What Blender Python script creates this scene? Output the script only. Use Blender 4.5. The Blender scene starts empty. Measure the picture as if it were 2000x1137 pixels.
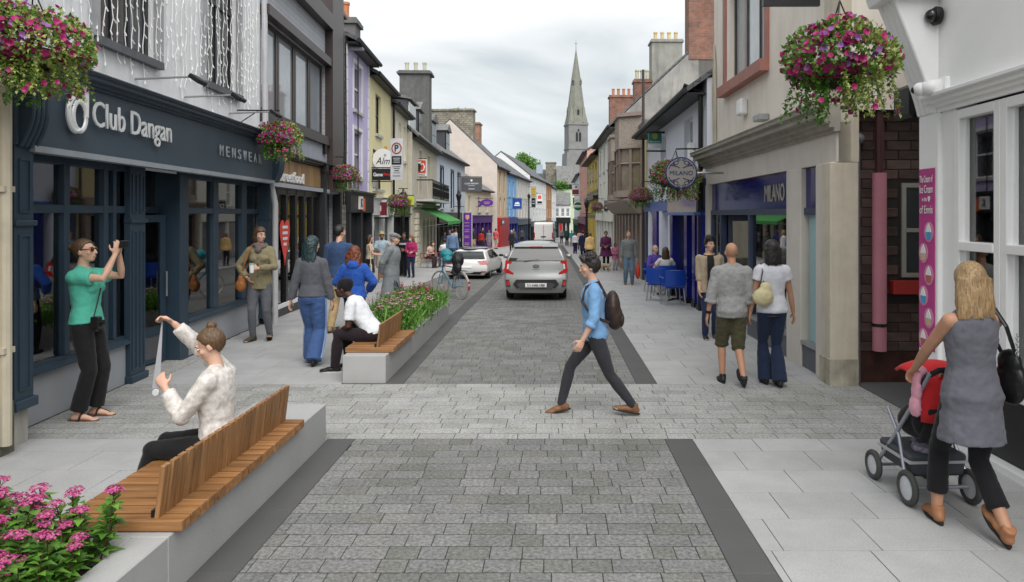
import bpy, bmesh, math, random
import numpy as np
from mathutils import Vector, Matrix, Euler

RND = random.Random(11)
scene = bpy.context.scene
COL = scene.collection
PI = math.pi
rad = math.radians

# ------------------------------------------------------------------ camera
HOR, VX, FPX, HC = 420.0, 1075.0, 1400.0, 2.1   # horizon row, vanishing column, focal length (px of the 2000 px photo), eye height
cam_d = bpy.data.cameras.new('camera')
cam = bpy.data.objects.new('camera', cam_d)
COL.objects.link(cam)
cam.location = (0, 0, HC)
cam.rotation_euler = (PI / 2, 0, 0)
cam_d.sensor_width = 36
cam_d.lens = 36 * FPX / 2000
cam_d.shift_x = -(VX - 1000) / 2000
cam_d.shift_y = -(568.5 - HOR) / 2000
cam_d.clip_start = 0.1
cam_d.clip_end = 2000
scene.camera = cam

# ------------------------------------------------------------------ sky, sun, exposure
SUN_EL, SUN_AZ = rad(50), rad(164)      # azimuth clockwise from +Y
world = bpy.data.worlds.new('World')
scene.world = world
world.use_nodes = True
wt = world.node_tree
for n in list(wt.nodes): wt.nodes.remove(n)
def wn(t, **k):
    n = wt.nodes.new(t)
    for a, b in k.items(): setattr(n, a, b)
    return n
sky = wn('ShaderNodeTexSky', sky_type='NISHITA', sun_disc=False)
sky.sun_elevation = SUN_EL
sky.sun_rotation = SUN_AZ
bg1 = wn('ShaderNodeBackground'); bg1.inputs['Strength'].default_value = 0.1
wt.links.new(sky.outputs[0], bg1.inputs['Color'])
tc = wn('ShaderNodeTexCoord')
mp = wn('ShaderNodeMapping'); mp.inputs['Scale'].default_value = (1.0, 1.0, 2.6)
wt.links.new(tc.outputs['Generated'], mp.inputs['Vector'])
nz = wn('ShaderNodeTexNoise'); nz.inputs['Scale'].default_value = 2.3; nz.inputs['Detail'].default_value = 5; nz.inputs['Roughness'].default_value = .5; nz.inputs['Distortion'].default_value = .5
wt.links.new(mp.outputs[0], nz.inputs['Vector'])
cr = wn('ShaderNodeValToRGB')
cr.color_ramp.elements[0].position = .40; cr.color_ramp.elements[0].color = (.235, .26, .268, 1)
cr.color_ramp.elements[1].position = .60; cr.color_ramp.elements[1].color = (.415, .421, .425, 1)
e = cr.color_ramp.elements.new(.5); e.color = (.345, .357, .36, 1)
wt.links.new(nz.outputs['Fac'], cr.inputs['Fac'])
bg2 = wn('ShaderNodeBackground'); bg2.inputs['Strength'].default_value = 1.0
wt.links.new(cr.outputs[0], bg2.inputs['Color'])
mx = wn('ShaderNodeMixShader'); mx.inputs['Fac'].default_value = .95
wt.links.new(bg1.outputs[0], mx.inputs[1]); wt.links.new(bg2.outputs[0], mx.inputs[2])
wo = wn('ShaderNodeOutputWorld')
wt.links.new(mx.outputs[0], wo.inputs['Surface'])

sun_d = bpy.data.lights.new('sun', 'SUN')
sun_d.energy = 1.5
sun_d.angle = rad(60)
sun_d.color = (1, .97, .93)
sun = bpy.data.objects.new('sun', sun_d)
COL.objects.link(sun)
sd = Vector((math.sin(SUN_AZ) * math.cos(SUN_EL), math.cos(SUN_AZ) * math.cos(SUN_EL), math.sin(SUN_EL)))
sun.rotation_euler = sd.to_track_quat('Z', 'Y').to_euler()
sun.location = (0, -20, 40)
scene.view_settings.view_transform = 'Standard'
scene.view_settings.look = 'None'
scene.view_settings.exposure = 1.32
scene.view_settings.gamma = 1
scene.render.engine = 'CYCLES'
scene.cycles.max_bounces = 6
scene.cycles.transparent_max_bounces = 10
scene.cycles.use_denoising = True

# ------------------------------------------------------------------ measuring helpers
def gz(Y):                                   # the street falls gently away from the crossing
    return -.018 * (min(max(Y, 15), 140) - 15)
def at(px, py, Y):
    return Vector(((px - VX) * Y / FPX, Y, HC - (py - HOR) * Y / FPX))

# ------------------------------------------------------------------ materials
MATS = {}
def new_mat(name):
    m = bpy.data.materials.new(name); m.use_nodes = True
    nt = m.node_tree
    b = nt.nodes['Principled BSDF']
    return m, nt, b
def nd(nt, t, ins=None, **k):
    n = nt.nodes.new(t)
    for a, v in k.items(): setattr(n, a, v)
    for a, v in (ins or {}).items():
        if isinstance(v, bpy.types.NodeSocket): nt.links.new(v, n.inputs[a])
        else: n.inputs[a].default_value = v
    return n
def c4(c): return (c[0], c[1], c[2], 1)
def mat(name, col, rough=.7, var=.12, scale=4.0, bump=0.0, bscale=None, metal=0.0, spec=.35, stain=0.0, stcol=(.12, .11, .09), rnd=0.0, coat=0.0, sheen=0.0):
    """A painted / stone / cloth surface: base colour, mottling, streaky stains, fine relief."""
    if name in MATS: return MATS[name]
    m, nt, b = new_mat(name)
    L = nt.links.new
    co = nd(nt, 'ShaderNodeTexCoord').outputs['Object']
    n1 = nd(nt, 'ShaderNodeTexNoise', {'Vector': co, 'Scale': scale, 'Detail': 7.0, 'Roughness': .6})
    mr = nd(nt, 'ShaderNodeMapRange', {'Value': n1.outputs['Fac'], 1: .25, 2: .75, 3: 1 - var, 4: 1 + var})
    hsv = nd(nt, 'ShaderNodeHueSaturation', {'Color': c4(col), 'Value': mr.outputs[0]})
    out = hsv.outputs[0]
    if rnd:
        oi = nd(nt, 'ShaderNodeObjectInfo'); ge = nd(nt, 'ShaderNodeNewGeometry')
        ad = nd(nt, 'ShaderNodeMath', {0: oi.outputs['Random'], 1: ge.outputs['Random Per Island']}, operation='ADD')
        fr = nd(nt, 'ShaderNodeMath', {0: ad.outputs[0]}, operation='FRACT')
        m2 = nd(nt, 'ShaderNodeMapRange', {'Value': fr.outputs[0], 3: 1 - rnd, 4: 1 + rnd})
        h2 = nd(nt, 'ShaderNodeHueSaturation', {'Color': out, 'Value': m2.outputs[0]})
        out = h2.outputs[0]
    if stain:
        mpn = nd(nt, 'ShaderNodeMapping', {'Vector': co, 'Scale': (3.0, 3.0, .35)})
        n2 = nd(nt, 'ShaderNodeTexNoise', {'Vector': mpn.outputs[0], 'Scale': 1.3, 'Detail': 8.0, 'Roughness': .65})
        m3 = nd(nt, 'ShaderNodeMapRange', {'Value': n2.outputs['Fac'], 1: .48, 2: .78, 3: 0.0, 4: stain})
        mxn = nd(nt, 'ShaderNodeMixRGB', {'Fac': m3.outputs[0], 'Color1': out, 'Color2': c4(stcol)})
        out = mxn.outputs[0]
    L(out, b.inputs['Base Color'])
    b.inputs['Roughness'].default_value = rough
    b.inputs['Metallic'].default_value = metal
    b.inputs['Specular IOR Level'].default_value = spec
    if coat: b.inputs['Coat Weight'].default_value = coat; b.inputs['Coat Roughness'].default_value = .06
    if sheen: b.inputs['Sheen Weight'].default_value = sheen
    if bump:
        if sheen: co = nd(nt, 'ShaderNodeMapping', {'Vector': co, 'Scale': (1.0, 1.0, .5)}).outputs[0]
        n3 = nd(nt, 'ShaderNodeTexNoise', {'Vector': co, 'Scale': bscale or scale * 6, 'Detail': 5.0})
        bp = nd(nt, 'ShaderNodeBump', {'Height': n3.outputs['Fac'], 'Strength': min(1.0, bump * 20), 'Distance': bump})
        L(bp.outputs[0], b.inputs['Normal'])
    MATS[name] = m
    return m
def brick_mat(name, c1, c2, mortar, bw=.22, bh=.075, ms=.012, bump=.006, rough=.85, axis='xz', var=.3, stain=.25):
    """Masonry too far away to pick apart: courses from the brick texture with relief."""
    if name in MATS: return MATS[name]
    m, nt, b = new_mat(name)
    co = nd(nt, 'ShaderNodeTexCoord').outputs['Object']
    sp = nd(nt, 'ShaderNodeSeparateXYZ', {0: co})
    ad = nd(nt, 'ShaderNodeMath', {0: sp.outputs[0], 1: sp.outputs[1]}, operation='ADD')
    if axis == 'xz': cb = nd(nt, 'ShaderNodeCombineXYZ', {0: ad.outputs[0], 1: sp.outputs[2]})
    else: cb = nd(nt, 'ShaderNodeCombineXYZ', {0: sp.outputs[0], 1: sp.outputs[1]})
    br = nd(nt, 'ShaderNodeTexBrick', {'Vector': cb.outputs[0], 'Color1': c4(c1), 'Color2': c4(c2), 'Mortar': c4(mortar), 'Scale': 1.0, 'Mortar Size': ms, 'Brick Width': bw, 'Row Height': bh, 'Bias': 0.0})
    n1 = nd(nt, 'ShaderNodeTexNoise', {'Vector': co, 'Scale': 2.0, 'Detail': 8.0, 'Roughness': .65})
    mr = nd(nt, 'ShaderNodeMapRange', {'Value': n1.outputs['Fac'], 1: .3, 2: .7, 3: 1 - var, 4: 1 + var})
    hs = nd(nt, 'ShaderNodeHueSaturation', {'Color': br.outputs['Color'], 'Value': mr.outputs[0]})
    nt.links.new(hs.outputs[0], b.inputs['Base Color'])
    b.inputs['Roughness'].default_value = rough
    inv = nd(nt, 'ShaderNodeMath', {0: 1.0, 1: br.outputs['Fac']}, operation='SUBTRACT')
    bp = nd(nt, 'ShaderNodeBump', {'Height': inv.outputs[0], 'Strength': .6, 'Distance': bump})
    nt.links.new(bp.outputs[0], b.inputs['Normal'])
    MATS[name] = m
    return m
def dark_glass(name, col=(.02, .024, .028), rough=.04, spec=.7):
    return mat(name, col, rough=rough, var=.3, scale=1.5, spec=spec)
def clear_glass(name, tint=(.72, .76, .78), refl=.05):
    if name in MATS: return MATS[name]
    m, nt, b = new_mat(name)
    nt.nodes.remove(b)
    out = nt.nodes['Material Output']
    tr = nd(nt, 'ShaderNodeBsdfTransparent', {'Color': c4(tint)})
    gl = nd(nt, 'ShaderNodeBsdfGlossy', {'Color': (1, 1, 1, 1), 'Roughness': .02})
    fr = nd(nt, 'ShaderNodeFresnel', {'IOR': 1.55})
    ad = nd(nt, 'ShaderNodeMath', {0: fr.outputs[0], 1: refl}, operation='ADD')
    ms = nd(nt, 'ShaderNodeMixShader', {0: ad.outputs[0], 1: tr.outputs[0], 2: gl.outputs[0]})
    nt.links.new(ms.outputs[0], out.inputs['Surface'])
    MATS[name] = m
    return m
def stone_mat(name, cols, rough=.8, fleck=.35, scale=60, bump=.0015, blot=.15):
    """Granite pieces: every piece picks its own tone, with flecks and pits."""
    if name in MATS: return MATS[name]
    m, nt, b = new_mat(name)
    co = nd(nt, 'ShaderNodeNewGeometry').outputs['Position']
    oi = nd(nt, 'ShaderNodeObjectInfo'); ge = nd(nt, 'ShaderNodeNewGeometry')
    ad = nd(nt, 'ShaderNodeMath', {0: oi.outputs['Random'], 1: ge.outputs['Random Per Island']}, operation='ADD')
    fr = nd(nt, 'ShaderNodeMath', {0: ad.outputs[0]}, operation='FRACT')
    cr = nd(nt, 'ShaderNodeValToRGB', {'Fac': fr.outputs[0]})
    el = cr.color_ramp.elements
    cr.color_ramp.interpolation = 'CONSTANT'
    el[0].color = c4(cols[0]); el[0].position = 0
    el[1].color = c4(cols[1]); el[1].position = 1 / len(cols)
    for i, c in enumerate(cols[2:]):
        q = el.new((i + 2) / len(cols)); q.color = c4(c)
    n1 = nd(nt, 'ShaderNodeTexNoise', {'Vector': co, 'Scale': float(scale), 'Detail': 4.0, 'Roughness': .7})
    n2 = nd(nt, 'ShaderNodeTexNoise', {'Vector': co, 'Scale': 2.2, 'Detail': 6.0, 'Roughness': .6})
    m1 = nd(nt, 'ShaderNodeMapRange', {'Value': n1.outputs['Fac'], 1: .3, 2: .7, 3: 1 - fleck, 4: 1 + fleck})
    m2 = nd(nt, 'ShaderNodeMapRange', {'Value': n2.outputs['Fac'], 1: .3, 2: .7, 3: 1 - blot, 4: 1 + blot})
    mu = nd(nt, 'ShaderNodeMath', {0: m1.outputs[0], 1: m2.outputs[0]}, operation='MULTIPLY')
    hs = nd(nt, 'ShaderNodeHueSaturation', {'Color': cr.outputs[0], 'Value': mu.outputs[0]})
    nt.links.new(hs.outputs[0], b.inputs['Base Color'])
    b.inputs['Roughness'].default_value = rough
    b.inputs['Specular IOR Level'].default_value = .3
    bp = nd(nt, 'ShaderNodeBump', {'Height': n1.outputs['Fac'], 'Strength': .5, 'Distance': bump})
    nt.links.new(bp.outputs[0], b.inputs['Normal'])
    MATS[name] = m
    return m
def leaf_mat(name, ramp, rough=.5, trans=.25):
    """Leaves or petals; every blade picks its own tone."""
    if name in MATS: return MATS[name]
    m, nt, b = new_mat(name)
    ge = nd(nt, 'ShaderNodeNewGeometry')
    cr = nd(nt, 'ShaderNodeValToRGB', {'Fac': ge.outputs['Random Per Island']})
    el = cr.color_ramp.elements
    el[0].color = c4(ramp[0]); el[1].color = c4(ramp[-1])
    for i, c in enumerate(ramp[1:-1]):
        q = el.new((i + 1) / (len(ramp) - 1)); q.color = c4(c)
    nt.links.new(cr.outputs[0], b.inputs['Base Color'])
    b.inputs['Roughness'].default_value = rough
    tr = nd(nt, 'ShaderNodeBsdfTranslucent', {'Color': cr.outputs[0]})
    ms = nd(nt, 'ShaderNodeMixShader', {0: trans, 1: b.outputs[0], 2: tr.outputs[0]})
    nt.links.new(ms.outputs[0], nt.nodes['Material Output'].inputs['Surface'])
    MATS[name] = m
    return m
def wood_mat(name, c1, c2, axis=0, rough=.6):
    if name in MATS: return MATS[name]
    m, nt, b = new_mat(name)
    tcn = nd(nt, 'ShaderNodeTexCoord'); co = tcn.outputs['Object']
    oi = nd(nt, 'ShaderNodeObjectInfo'); ge = nd(nt, 'ShaderNodeNewGeometry')
    sc_ = [14.0, 14.0, 14.0]; sc_[axis] = .9
    of = nd(nt, 'ShaderNodeVectorMath', {0: co, 1: (7.3, 3.1, 5.7)}, operation='ADD')
    mpn = nd(nt, 'ShaderNodeMapping', {'Vector': of.outputs[0], 'Scale': tuple(sc_)})
    n1 = nd(nt, 'ShaderNodeTexNoise', {'Vector': mpn.outputs[0], 'Scale': 2.0, 'Detail': 8.0, 'Roughness': .6, 'Distortion': .6})
    nt.links.new(nd(nt, 'ShaderNodeMath', {0: oi.outputs['Random'], 1: 20.0}, operation='MULTIPLY').outputs[0], of.inputs[1])
    cr = nd(nt, 'ShaderNodeValToRGB', {'Fac': n1.outputs['Fac']})
    cr.color_ramp.elements[0].position = .32; cr.color_ramp.elements[0].color = c4(c1)
    cr.color_ramp.elements[1].position = .68; cr.color_ramp.elements[1].color = c4(c2)
    ad = nd(nt, 'ShaderNodeMath', {0: oi.outputs['Random'], 1: ge.outputs['Random Per Island']}, operation='ADD')
    fr = nd(nt, 'ShaderNodeMath', {0: ad.outputs[0]}, operation='FRACT')
    mr = nd(nt, 'ShaderNodeMapRange', {'Value': fr.outputs[0], 3: .8, 4: 1.2})
    hs = nd(nt, 'ShaderNodeHueSaturation', {'Color': cr.outputs[0], 'Value': mr.outputs[0]})
    nt.links.new(hs.outputs[0], b.inputs['Base Color'])
    b.inputs['Roughness'].default_value = rough
    bp = nd(nt, 'ShaderNodeBump', {'Height': n1.outputs['Fac'], 'Strength': .3, 'Distance': .003})
    nt.links.new(bp.outputs[0], b.inputs['Normal'])
    MATS[name] = m
    return m

# ------------------------------------------------------------------ mesh helpers
class MB:
    """Collects shapes; build() links them as ONE mesh object."""
    def __init__(s): s.v = []; s.f = []; s.mi = []; s.cur = 0; s.T = None
    def _add(s, vs, fs):
        o = len(s.v)
        if s.T is not None: vs = [s.T @ Vector(p) for p in vs]
        s.v += [tuple(p) for p in vs]
        s.f += [tuple(i + o for i in q) for q in fs]
        s.mi += [s.cur] * len(fs)
        return s
    def box(s, x0, x1, y0, y1, z0, z1):
        if x1 < x0: x0, x1 = x1, x0
        if y1 < y0: y0, y1 = y1, y0
        if z1 < z0: z0, z1 = z1, z0
        return s._add([(x0, y0, z0), (x1, y0, z0), (x1, y1, z0), (x0, y1, z0), (x0, y0, z1), (x1, y0, z1), (x1, y1, z1), (x0, y1, z1)],
                      [(0, 3, 2, 1), (4, 5, 6, 7), (0, 1, 5, 4), (1, 2, 6, 5), (2, 3, 7, 6), (3, 0, 4, 7)])
    def quad(s, a, b, c, d): return s._add([a, b, c, d], [(0, 1, 2, 3)])
    def poly(s, pts): return s._add(pts, [tuple(range(len(pts)))])
    def prism_x(s, prof, x0, x1):            # profile of (y, z) pushed along x
        n = len(prof)
        vs = [(x0, y, z) for y, z in prof] + [(x1, y, z) for y, z in prof]
        fs = [tuple(range(n - 1, -1, -1)), tuple(range(n, 2 * n))]
        fs += [(i, (i + 1) % n, n + (i + 1) % n, n + i) for i in range(n)]
        return s._add(vs, fs)
    def prism_y(s, prof, y0, y1):            # profile of (x, z) pushed along y
        n = len(prof)
        vs = [(x, y0, z) for x, z in prof] + [(x, y1, z) for x, z in prof]
        fs = [tuple(range(n)), tuple(range(2 * n - 1, n - 1, -1))]
        fs += [(i, n + i, n + (i + 1) % n, (i + 1) % n) for i in range(n)]
        return s._add(vs, fs)
    def prism_z(s, prof, z0, z1):
        n = len(prof)
        vs = [(x, y, z0) for x, y in prof] + [(x, y, z1) for x, y in prof]
        fs = [tuple(range(n - 1, -1, -1)), tuple(range(n, 2 * n))]
        fs += [(i, (i + 1) % n, n + (i + 1) % n, n + i) for i in range(n)]
        return s._add(vs, fs)
    def tube(s, pts, r, n=8, cap=True, sq=1.0, up=None):
        """A tube through pts; r a number or one per point; sq squashes the second axis."""
        pts = [Vector(p) for p in pts]
        k = len(pts)
        rs = r if isinstance(r, (list, tuple)) else [r] * k
        vs = []; prev = None
        for i, p in enumerate(pts):
            d = (pts[min(i + 1, k - 1)] - pts[max(i - 1, 0)])
            if d.length < 1e-9: d = Vector((0, 0, 1))
            d.normalize()
            if prev is None:
                ref = Vector(up) if up is not None else (Vector((0, 0, 1)) if abs(d.z) < .9 else Vector((1, 0, 0)))
                a = (ref - d * ref.dot(d)).normalized()
            else:
                a = (prev - d * prev.dot(d))
                a = a.normalized() if a.length > 1e-6 else prev
            prev = a
            b = d.cross(a)
            for j in range(n):
                t = 2 * PI * j / n
                vs.append(p + a * (math.cos(t) * rs[i]) + b * (math.sin(t) * rs[i] * sq))
        fs = []
        for i in range(k - 1):
            for j in range(n):
                fs.append((i * n + j, i * n + (j + 1) % n, (i + 1) * n + (j + 1) % n, (i + 1) * n + j))
        if cap:
            fs.append(tuple(range(n - 1, -1, -1))); fs.append(tuple((k - 1) * n + j for j in range(n)))
        return s._add(vs, fs)
    def loop(s, pts, r, n=8):
        """A closed tube."""
        pts = [Vector(p) for p in pts]; k = len(pts); vs = []; prev = None
        nrm = Vector((0, 0, 0))
        c = sum(pts, Vector()) / k
        for i in range(k): nrm += (pts[i] - c).cross(pts[(i + 1) % k] - c)
        nrm.normalize()
        for i, p in enumerate(pts):
            d = (pts[(i + 1) % k] - pts[i - 1]).normalized()
            a = nrm; b = d.cross(a).normalized()
            for j in range(n):
                t = 2 * PI * j / n
                vs.append(p + a * math.cos(t) * r + b * math.sin(t) * r)
        fs = [(i * n + j, i * n + (j + 1) % n, ((i + 1) % k) * n + (j + 1) % n, ((i + 1) % k) * n + j) for i in range(k) for j in range(n)]
        return s._add(vs, fs)
    def lathe(s, prof, n=16, cx=0, cy=0, cz=0):
        vs = []
        for r, z in prof:
            for j in range(n):
                t = 2 * PI * j / n
                vs.append((cx + r * math.cos(t), cy + r * math.sin(t), cz + z))
        k = len(prof)
        fs = [(i * n + j, i * n + (j + 1) % n, (i + 1) * n + (j + 1) % n, (i + 1) * n + j) for i in range(k - 1) for j in range(n)]
        fs.append(tuple(range(n - 1, -1, -1))); fs.append(tuple((k - 1) * n + j for j in range(n)))
        return s._add(vs, fs)
    def ell(s, c, r, n=14, m=9, rot=None):
        """An ellipsoid at c with radii r."""
        c = Vector(c); vs = []
        if not isinstance(r, (tuple, list)): r = (r, r, r)
        for i in range(1, m):
            ph = PI * i / m
            for j in range(n):
                t = 2 * PI * j / n
                p = Vector((r[0] * math.sin(ph) * math.cos(t), r[1] * math.sin(ph) * math.sin(t), r[2] * math.cos(ph)))
                vs.append(p)
        vs += [Vector((0, 0, r[2])), Vector((0, 0, -r[2]))]
        if rot is not None: vs = [rot @ p for p in vs]
        vs = [p + c for p in vs]
        fs = []
        for i in range(m - 2):
            for j in range(n):
                fs.append((i * n + j, (i + 1) * n + j, (i + 1) * n + (j + 1) % n, i * n + (j + 1) % n))
        tp = (m - 1) * n
        for j in range(n):
            fs.append((tp, j, (j + 1) % n)); fs.append((tp + 1, (m - 2) * n + (j + 1) % n, (m - 2) * n + j))
        return s._add(vs, fs)
    def mesh(s, name):
        me = bpy.data.meshes.new(name)
        me.from_pydata(s.v, [], s.f)
        return me
    def build(s, name, m, parent=None, smooth=False, bevel=0, segs=1, loc=None, rot=None):
        me = s.mesh(name)
        ms = m if isinstance(m, (list, tuple)) else [m]
        for q in ms: me.materials.append(q)
        if len(ms) > 1:
            me.polygons.foreach_set('material_index', s.mi)
        if smooth:
            me.polygons.foreach_set('use_smooth', [True] * len(me.polygons))
        me.update()
        o = bpy.data.objects.new(name, me)
        COL.objects.link(o)
        if parent is not None: o.parent = parent
        if loc is not None: o.location = loc
        if rot is not None: o.rotation_euler = rot
        if bevel:
            bm_ = o.modifiers.new('bevel', 'BEVEL'); bm_.width = bevel; bm_.segments = segs; bm_.limit_method = 'ANGLE'; bm_.angle_limit = rad(40)
        if smooth == 'auto': pass
        return o
def boxes(name, m, parent, bl, **k):
    """One part for each box."""
    for q in bl: b = MB(); b.box(*q); b.build(name, m, parent, **k)
def tag(o, label=None, cat=None, group=None, kind=None):
    if label: o['label'] = label
    if cat: o['category'] = cat
    if group: o['group'] = group
    if kind: o['kind'] = kind
    return o
def empty(name, loc=(0, 0, 0), rz=0, label=None, cat=None, group=None, parent=None):
    o = bpy.data.objects.new(name, None)
    COL.objects.link(o)
    o.empty_display_size = .2
    o.location = loc; o.rotation_euler = (0, 0, rz)
    if parent is not None: o.parent = parent
    return tag(o, label, cat, group)
def link_mesh(name, me, m, parent=None, kind=None):
    if m is not None and not me.materials: me.materials.append(m)
    o = bpy.data.objects.new(name, me); COL.objects.link(o)
    if parent is not None: o.parent = parent
    if kind: o['kind'] = kind
    return o
def copy_tree(o, parent=None):
    c = o.copy(); COL.objects.link(c)
    if parent is not None: c.parent = parent
    for ch in list(o.children): copy_tree(ch, c)
    return c
def lettering(s, m, parent, w=None, h=None, loc=(0, 0, 0), rot=(PI / 2, 0, 0), ext=.01, name='lettering', align='CENTER', space=1.0, shear=0.0, bold=0.0):
    """Raised letters, fitted into w x h, standing on loc (centre)."""
    cu = bpy.data.curves.new(name, 'FONT')
    cu.body = s; cu.align_x = 'CENTER'; cu.extrude = ext; cu.size = 1; cu.space_character = space; cu.shear = shear; cu.offset = bold
    cu.resolution_u = 3
    t = bpy.data.objects.new(name, cu)
    COL.objects.link(t)
    dg = bpy.context.evaluated_depsgraph_get()
    me = bpy.data.meshes.new_from_object(t.evaluated_get(dg))
    bpy.data.objects.remove(t); bpy.data.curves.remove(cu)
    co = np.zeros(len(me.vertices) * 3); me.vertices.foreach_get('co', co); co = co.reshape(-1, 3)
    lo, hi = co.min(0), co.max(0)
    c = (lo + hi) / 2; d = hi - lo
    sx = (w / d[0]) if w else None; sy = (h / d[1]) if h else None
    sx = sx or sy; sy = sy or sx
    co[:, 0] = (co[:, 0] - c[0]) * sx; co[:, 1] = (co[:, 1] - c[1]) * sy
    me.vertices.foreach_set('co', co.ravel())
    me.materials.clear(); me.materials.append(m); me.update()
    me.name = name
    o = bpy.data.objects.new(name, me); COL.objects.link(o)
    o.parent = parent; o.location = loc; o.rotation_euler = rot
    return o
# ------------------------------------------------------------------ ground and paving
M_sett = stone_mat('granite_sett', [(0.158, 0.16, 0.157), (0.176, 0.178, 0.173), (0.145, 0.147, 0.136), (0.189, 0.189, 0.185), (0.163, 0.163, 0.151), (0.18, 0.18, 0.179)], fleck=.55, scale=38, bump=.002)
M_cross = stone_mat('pale_granite_sett', [(0.303, 0.306, 0.299), (0.318, 0.318, 0.313), (0.295, 0.296, 0.283), (0.327, 0.327, 0.323), (0.308, 0.308, 0.295), (0.318, 0.318, 0.313), (0.27, 0.27, 0.257)], fleck=.45, scale=38, bump=.002)
M_slab = stone_mat('pale_granite_slab', [(0.358, 0.36, 0.362), (0.368, 0.369, 0.373), (0.353, 0.353, 0.353), (0.377, 0.378, 0.38)], fleck=.13, scale=70, bump=.0008, blot=.1)
M_band = stone_mat('dark_granite_band', [(0.0892, 0.0892, 0.0901), (0.0952, 0.0952, 0.096), (0.085, 0.085, 0.085)], fleck=.22, scale=110, bump=.0008, blot=.06)
M_joint = mat('paving_joint', (.032, .032, .03), rough=.95, var=.3, scale=9)
M_tar = mat('tarmac', (.10, .10, .102), rough=.9, var=.2, scale=40, bump=.002, bscale=160)
M_sett_far = brick_mat('far_sett', (.135, .135, .132), (.17, .17, .164), (.06, .06, .058), bw=.26, bh=.168, ms=.008, bump=.003, axis='xy', var=.16)
M_slab_far = brick_mat('far_slab', (.35, .35, .35), (.37, .37, .37), (.2, .2, .2), bw=.62, bh=.475, ms=.008, bump=.002, axis='xy', var=.1)

def sheet(name, x0, x1, ys, m, dz, x0f=None, x1f=None):
    b = MB()
    for a, c in zip(ys[:-1], ys[1:]):
        xa0 = x0f(a) if x0f else x0; xc0 = x0f(c) if x0f else x0
        xa1 = x1f(a) if x1f else x1; xc1 = x1f(c) if x1f else x1
        b.quad((xa0, a, gz(a) + dz), (xa1, a, gz(a) + dz), (xc1, c, gz(c) + dz), (xc0, c, gz(c) + dz))
    return b.build(name, m)
tag(sheet('ground', -400, 400, [-60, 15, 60, 140, 900], M_joint, -.03), kind='structure')

def wall_left_x(Y):                      # foot of the left row of shops
    pts = [(-20, -4.75), (34, -6.79), (44, -7.07), (56, -6.68), (67, -5.5), (74, -4.5), (92, -2.6), (112, -.64), (128, 1.3), (900, 1.3)]
    if Y <= 34: return -4.75 - .06 * Y
    for (a, p), (b_, q) in zip(pts[:-1], pts[1:]):
        if a <= Y <= b_: return p + (q - p) * (Y - a) / (b_ - a)
def wall_right_x(Y): return 3.75 if Y < 30 else 3.6

BX = (-2.09, -1.83, 1.07, 1.33)          # left band, lane, right band
road = sheet('road', BX[1], BX[2], [1.0, 15, 16.6], M_joint, -.0035); tag(road, kind='structure')
crossing = sheet('crossing', -5.3, 3.8, [6.73, 8.91], M_joint, -.003); tag(crossing, kind='structure')
footpath_l = sheet('footpath_left', 0, 0, [1.0, 15, 30.2], M_joint, -.0045, wall_left_x, lambda y: BX[0]); tag(footpath_l, kind='structure')
footpath_r = sheet('footpath_right', BX[3], 3.78, [1.0, 15, 30.2], M_joint, -.005); tag(footpath_r, kind='structure')

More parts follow.
